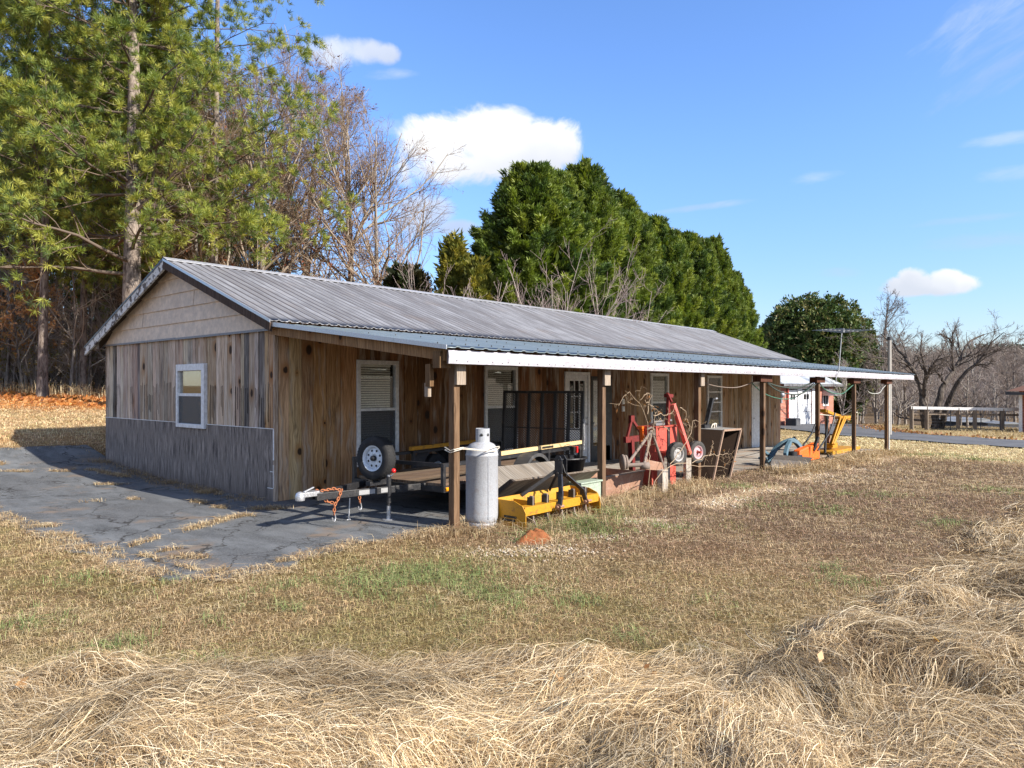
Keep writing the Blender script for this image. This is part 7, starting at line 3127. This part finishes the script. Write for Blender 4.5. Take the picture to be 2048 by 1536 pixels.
def make_tufts():
    rng = np.random.default_rng(920)
    parts = []
    PALE = STRAW + [(.36, .25, .13), (.30, .19, .10), (.25, .17, .10)]
    # along the open edge of the porch
    for i in range(330):
        x = rng.uniform(.2, 21)
        y = -3.95 + rng.normal(0, .20) - .25 * (rng.random() < .3)
        d = x + 6
        if 0.6 < x < 2.5 and y > -4.2:
            y -= .45
        k = fbm(np.array([x]), np.array([0.]), .7, 81)[0]
        if k < .44:
            continue
        hm = .10 + .30 * (k - .38)
        parts.append(tuft(rng, x, y, 42, .10, .08, .05, hm + .12, .0042 * max(d / 10, .9), PALE + ([(.2, .2, .07)] if rng.random() < .3 else []), .75))
    for i in range(60):
        x = rng.uniform(9, 19)
        parts.append(tuft(rng, x, -4.25 + rng.normal(0, .25), 60, .14, .12, .06, .34, .0065, PALE, .8))
    # round the first post, the cylinder and the box blade
    for cx_, cy_, nn, hh in ((.15, -3.85, 9, .22), (.55, -4.0, 10, .20), (-.1, -3.65, 9, .16), (1.5, -4.75, 12, .22), (2.4, -4.5, 8, .2), (3.2, -3.85, 8, .18), (.95, -4.6, 6, .18)):
        for j in range(nn):
            parts.append(tuft(rng, cx_ + rng.normal(0, .16), cy_ + rng.normal(0, .12), 45, .09, .07, .05, hh, .0042, PALE + [(.30, .20, .12)], .8))
    for j in range(7):
        parts.append(tuft(rng, .42 + rng.normal(0, .22), -4.93 + rng.normal(0, .06), 40, .09, .05, .05, .15, .0045, PALE, 1.0))
    for j in range(18):
        parts.append(tuft(rng, 1.25 + rng.normal(0, .34), -4.64 + rng.normal(0, .12), 45, .10, .07, .08, .26, .005, GREEN, .9))
    for j in range(6):
        parts.append(tuft(rng, 2.25 + rng.normal(0, .1), -4.45 + rng.normal(0, .1), 40, .08, .07, .08, .22, .005, GREEN, .8))
    # dead grass in the cracks of the asphalt and along its border
    strips = [((258, 1095), (335, 1073), .05), ((330, 1073), (400, 1056), .08), ((395, 1056), (455, 1040), .10), ((455, 1040), (500, 1030), .06), ((315, 1107), (365, 1098), .03), ((345, 1117), (415, 1118), .07),
              ((275, 1112), (310, 1118), .03), ((310, 1122), (400, 1143), .03), ((0, 943), (62, 945), .05), ((100, 943), (140, 944), .05), ((190, 970), (265, 970), .06), ((160, 1006), (200, 1004), .06), ((255, 999), (280, 1000), .03),
              ((75, 1053), (112, 1055), .07), ((115, 1071), (145, 1075), .06), ((160, 1095), (240, 1105), .10), ((380, 1003), (412, 1008), .07), ((430, 1015), (455, 1018), .06), ((470, 1035), (505, 1033), .08), ((140, 940), (150, 940), .03),
              ((415, 1150), (455, 1140), .05), ((550, 1125), (640, 1118), .05), ((2, 925), (4, 932), .05), ((395, 985), (440, 990), .10), ((500, 1020), (575, 1018), .09), ((180, 940), (255, 955), .10)]
    for a, b, wd in strips:
        A_, B_ = gp(*a), gp(*b)
        L = np.hypot(*(B_ - A_)[:2])
        m = int(60 + 1500 * L * wd * 4)
        t = rng.random(m)
        x = A_[0] + (B_[0] - A_[0]) * t + rng.normal(0, wd * .55, m)
        y = A_[1] + (B_[1] - A_[1]) * t + rng.normal(0, wd * .55, m)
        k = fbm(x, y, 4, 83) > .36
        x, y = x[k], y[k]
        m = len(x)
        parts.append(blades(x, y, height(x, y) + .004, rng.uniform(.03, .10, m), np.full(m, .0048), np.full(m, 1.1), rng, pick(rng, m, PALE, .3), .6))
    # ragged border of the apron
    x, y, D = scatter(rng, 260000, 4.5, 18, 1.0, .75)
    e = in_apron(x, y)
    near = np.zeros(len(x), bool)
    for dx, dy in ((.10, 0), (-.10, 0), (0, .10), (0, -.10), (.2, 0), (-.2, 0), (0, .2), (0, -.2)):
        near |= in_apron(x + dx, y + dy) != e
    k = near & ~((x > -.1) & (y > -.4)) & (y < 8) & (fbm(x, y, 3, 87) > .40) & (x < 1.2)
    x, y, D = x[k], y[k], D[k]
    m = len(x)
    parts.append(blades(x, y, height(x, y) + .003, rng.uniform(.03, .085, m), np.full(m, .0045), np.full(m, 1.1), rng, pick(rng, m, PALE, .3), .6))
    # weeds against the gable wall
    for i in range(70):
        y = rng.uniform(.1, 6.9)
        x = -.10 - abs(rng.normal(0, .12))
        parts.append(tuft(rng, x, y, 26, .10, .08, .03, .15, .0045, [(.30, .21, .11), (.38, .27, .14), (.22, .15, .08)], 1.1))
    # stalks by the orange litter
    for i in range(60):
        p = at(rng.uniform(-40, 240), rng.uniform(29, 33))
        parts.append(tuft(rng, p[0], p[1], 14, .3, .3, .2, .9, .018, PALE, .5))
    V, F, C = merge(parts)
    o = np_mesh('dry_tufts', V, F, np.clip(C, 0, 1), M['dry'])
    tag(o, 'dry pale grass tufts along the porch edge and in the asphalt cracks', 'grass', kind='stuff')


make_tufts()


def make_far_grass():
    """coarser growth past the barn, by the road and up the bank behind"""
    rng = np.random.default_rng(930)
    x, y, D = scatter(rng, 150000, 14, 62, .4, .80)
    k = ~blocked(x, y) & ~on_road(x, y) & (hay_mask(x, y) < .5)
    k &= ~((x > -.3) & (x < 21) & (y > -4) & (y < 7))
    k &= ~((y > 7) & (x > 12) & (x < 30))
    x, y, D = x[k], y[k], D[k]
    n = len(x)
    C = ground_col(x, y) * 1.12 * rng.uniform(.7, 1.25, (n, 1))
    bank = (x > 33) & (rng.random(n) < .5)
    h = rng.uniform(.03, .09, n) * (1 + 2.0 * (fbm(x, y, .5, 91) > .62) * (x > 34))
    w = .0022 * D / 5
    V, F, C = blades(x, y, height(x, y), h, w, np.full(n, .8), rng, C, .4)
    o = np_mesh('far_grass', V, F, np.clip(C, 0, 1), M['dry'])
    tag(o, 'yellow straw grass beyond the barn and on the bank below the wood', 'grass', kind='stuff')


make_far_grass()


def make_litter():
    rng = np.random.default_rng(940)
    px = rng.uniform(-120, 420, 26000)
    D = rng.uniform(24, 47, 26000)
    P = np.stack([*[c for c in (CAM[0] + R_[0] * (px - 1024) / FPX * D + D_[0] * D, CAM[1] + R_[1] * (px - 1024) / FPX * D + D_[1] * D)]], 1)
    k = rng.random(len(P)) < sstep(D + (fbm(P[:, 0], P[:, 1], .6, 95) - .5) * 6, 24, 28)
    P = P[k]
    P = np.column_stack([P, height(P[:, 0], P[:, 1]) + .02])
    D_2 = np.tile([[1.0, 0, .25]], (len(P), 1))
    parts = [leaves_at(rng, P, D_2, 1, .17, .12, 1.2, [(.46, .19, .055), (.40, .15, .04), (.52, .25, .09), (.30, .11, .035)], 0, .03)]
    # leaves blown along the road edge and on the lawn
    n = 1100
    x = rng.uniform(26, 46, n)
    yf = np.interp(x, [p[0] for p in ROAD_F], [p[1] for p in ROAD_F])
    y = yf - .2 + rng.normal(0, .5, n)
    P = np.column_stack([x, y, height(x, y) + .05])
    parts.append(leaves_at(rng, P, np.tile([[1.0, 0, .2]], (n, 1)), 1, .16, .11, 1.2, [(.30, .14, .06), (.22, .10, .05), (.36, .20, .09)], 0, .03))
    for (a, b) in ((1115, 1400), (40, 1408), (1300, 1380), (1880, 1355), (300, 1188), (1640, 1400)):
        p = gp(a, b)
        z = p[2] + float(hay_height(p[0], p[1])) * .8 + .09
        parts.append(leaves_at(rng, np.array([[p[0], p[1], z]]), np.array([[1., .3, .1]]), 2, .07, .045, .8, [(.50, .23, .08), (.44, .26, .12)], 0, .01))
    V, F, C = merge(parts)
    o = np_mesh('leaf_litter', V, F, np.clip(C, 0, 1), M['leaf'])
    tag(o, 'fallen orange leaves below the wood and along the road', 'fallen leaves', kind='stuff')


make_litter()


def make_gravel():
    rng = np.random.default_rng(950)
    pts = []
    for px, py, sx, sy, m in ((1050, 1105, .75, .12, 412), (1110, 1098, .3, .08, 110), (1225, 1075, .4, .06, 88), (1340, 1050, .5, .08, 110), (1440, 1010, .5, .10, 143), (1470, 998, .3, .08, 66), (1560, 985, .5, .12, 110), (1700, 955, .9, .2, 231), (1745, 942, .9, .18, 165), (1650, 965, .6, .15, 88), (1360, 1038, .5, .12, 66), (1270, 1045, .4, .1, 49)):
        p = gp(px, py)
        a, b = rng.normal(0, sx * .55, m), rng.normal(0, sy * 1.5, m)
        pts.append(np.stack([p[0] + R_[0] * a + D_[0] * b, p[1] + R_[1] * a + D_[1] * b], 1))
    P = np.concatenate(pts)
    n = len(P)
    z = height(P[:, 0], P[:, 1])
    base = np.array([(1, 0, 0), (-1, 0, 0), (0, 1, 0), (0, -1, 0), (0, 0, 1), (0, 0, -1)], float)
    tri = np.array([(0, 2, 4), (2, 1, 4), (1, 3, 4), (3, 0, 4), (2, 0, 5), (1, 2, 5), (3, 1, 5), (0, 3, 5)])
    r = rng.uniform(.008, .023, n) * np.clip((P[:, 0] + 8) / 12, .9, 1.8)
    V = base[None] * r[:, None, None] * rng.uniform(.6, 1.3, (n, 6, 1))
    a = rng.uniform(0, 6.28, n)
    c, s = np.cos(a)[:, None], np.sin(a)[:, None]
    V = np.stack([V[..., 0] * c - V[..., 1] * s, V[..., 0] * s + V[..., 1] * c, V[..., 2] * .7], -1)
    V = V + np.column_stack([P, z + r * .3])[:, None]
    F = (np.arange(n) * 6)[:, None, None] + tri[None]
    C = np.repeat(pick(rng, n, [(.42, .35, .26), (.36, .28, .19), (.48, .43, .36), (.30, .22, .145)], .18), 6, 0)
    o = np_mesh('gravel', V.reshape(-1, 3), F.reshape(-1, 3), C, M['stone'])
    tag(o, 'pale gravel washed out along the drip line of the porch', 'gravel', kind='stuff')


make_gravel()


def make_mound():
    rng = np.random.default_rng(960)
    c = gp(1070, 1082)
    n, k = 26, 40
    V, F = [], []
    for i in range(n + 1):
        r = i / n
        for j in range(k):
            t = 2 * math.pi * j / k
            rr = r * .20
            x, y = c[0] + rr * 1.25 * math.cos(t) * (1 + .18 * math.sin(2 * t + 1) + .1 * math.sin(5 * t)), c[1] + rr * .95 * math.sin(t) * (1 + .15 * math.sin(3 * t))
            bump = (fbm(np.array([x]), np.array([y]), 14, 97)[0] - .5) * .07 + (fbm(np.array([x]), np.array([y]), 40, 98)[0] - .5) * .02
            V.append((x, y, gz(x, y) + .12 * (1 - r ** 2.0) + bump * 1.5 * (1 - r * .6) - .012 * r))
    for i in range(n):
        for j in range(k):
            F.append((i * k + j, (i + 1) * k + j, (i + 1) * k + (j + 1) % k, i * k + (j + 1) % k))
    o = np_mesh('clay_mound', np.array(V), np.array(F), None, M['clay'], smooth=True)
    tag(o, 'small mound of orange clay in front of the box blade', 'dirt mound')


make_mound()
for o in bpy.data.objects:
    for k in ('_local',):
        if k in o:
            del o[k]
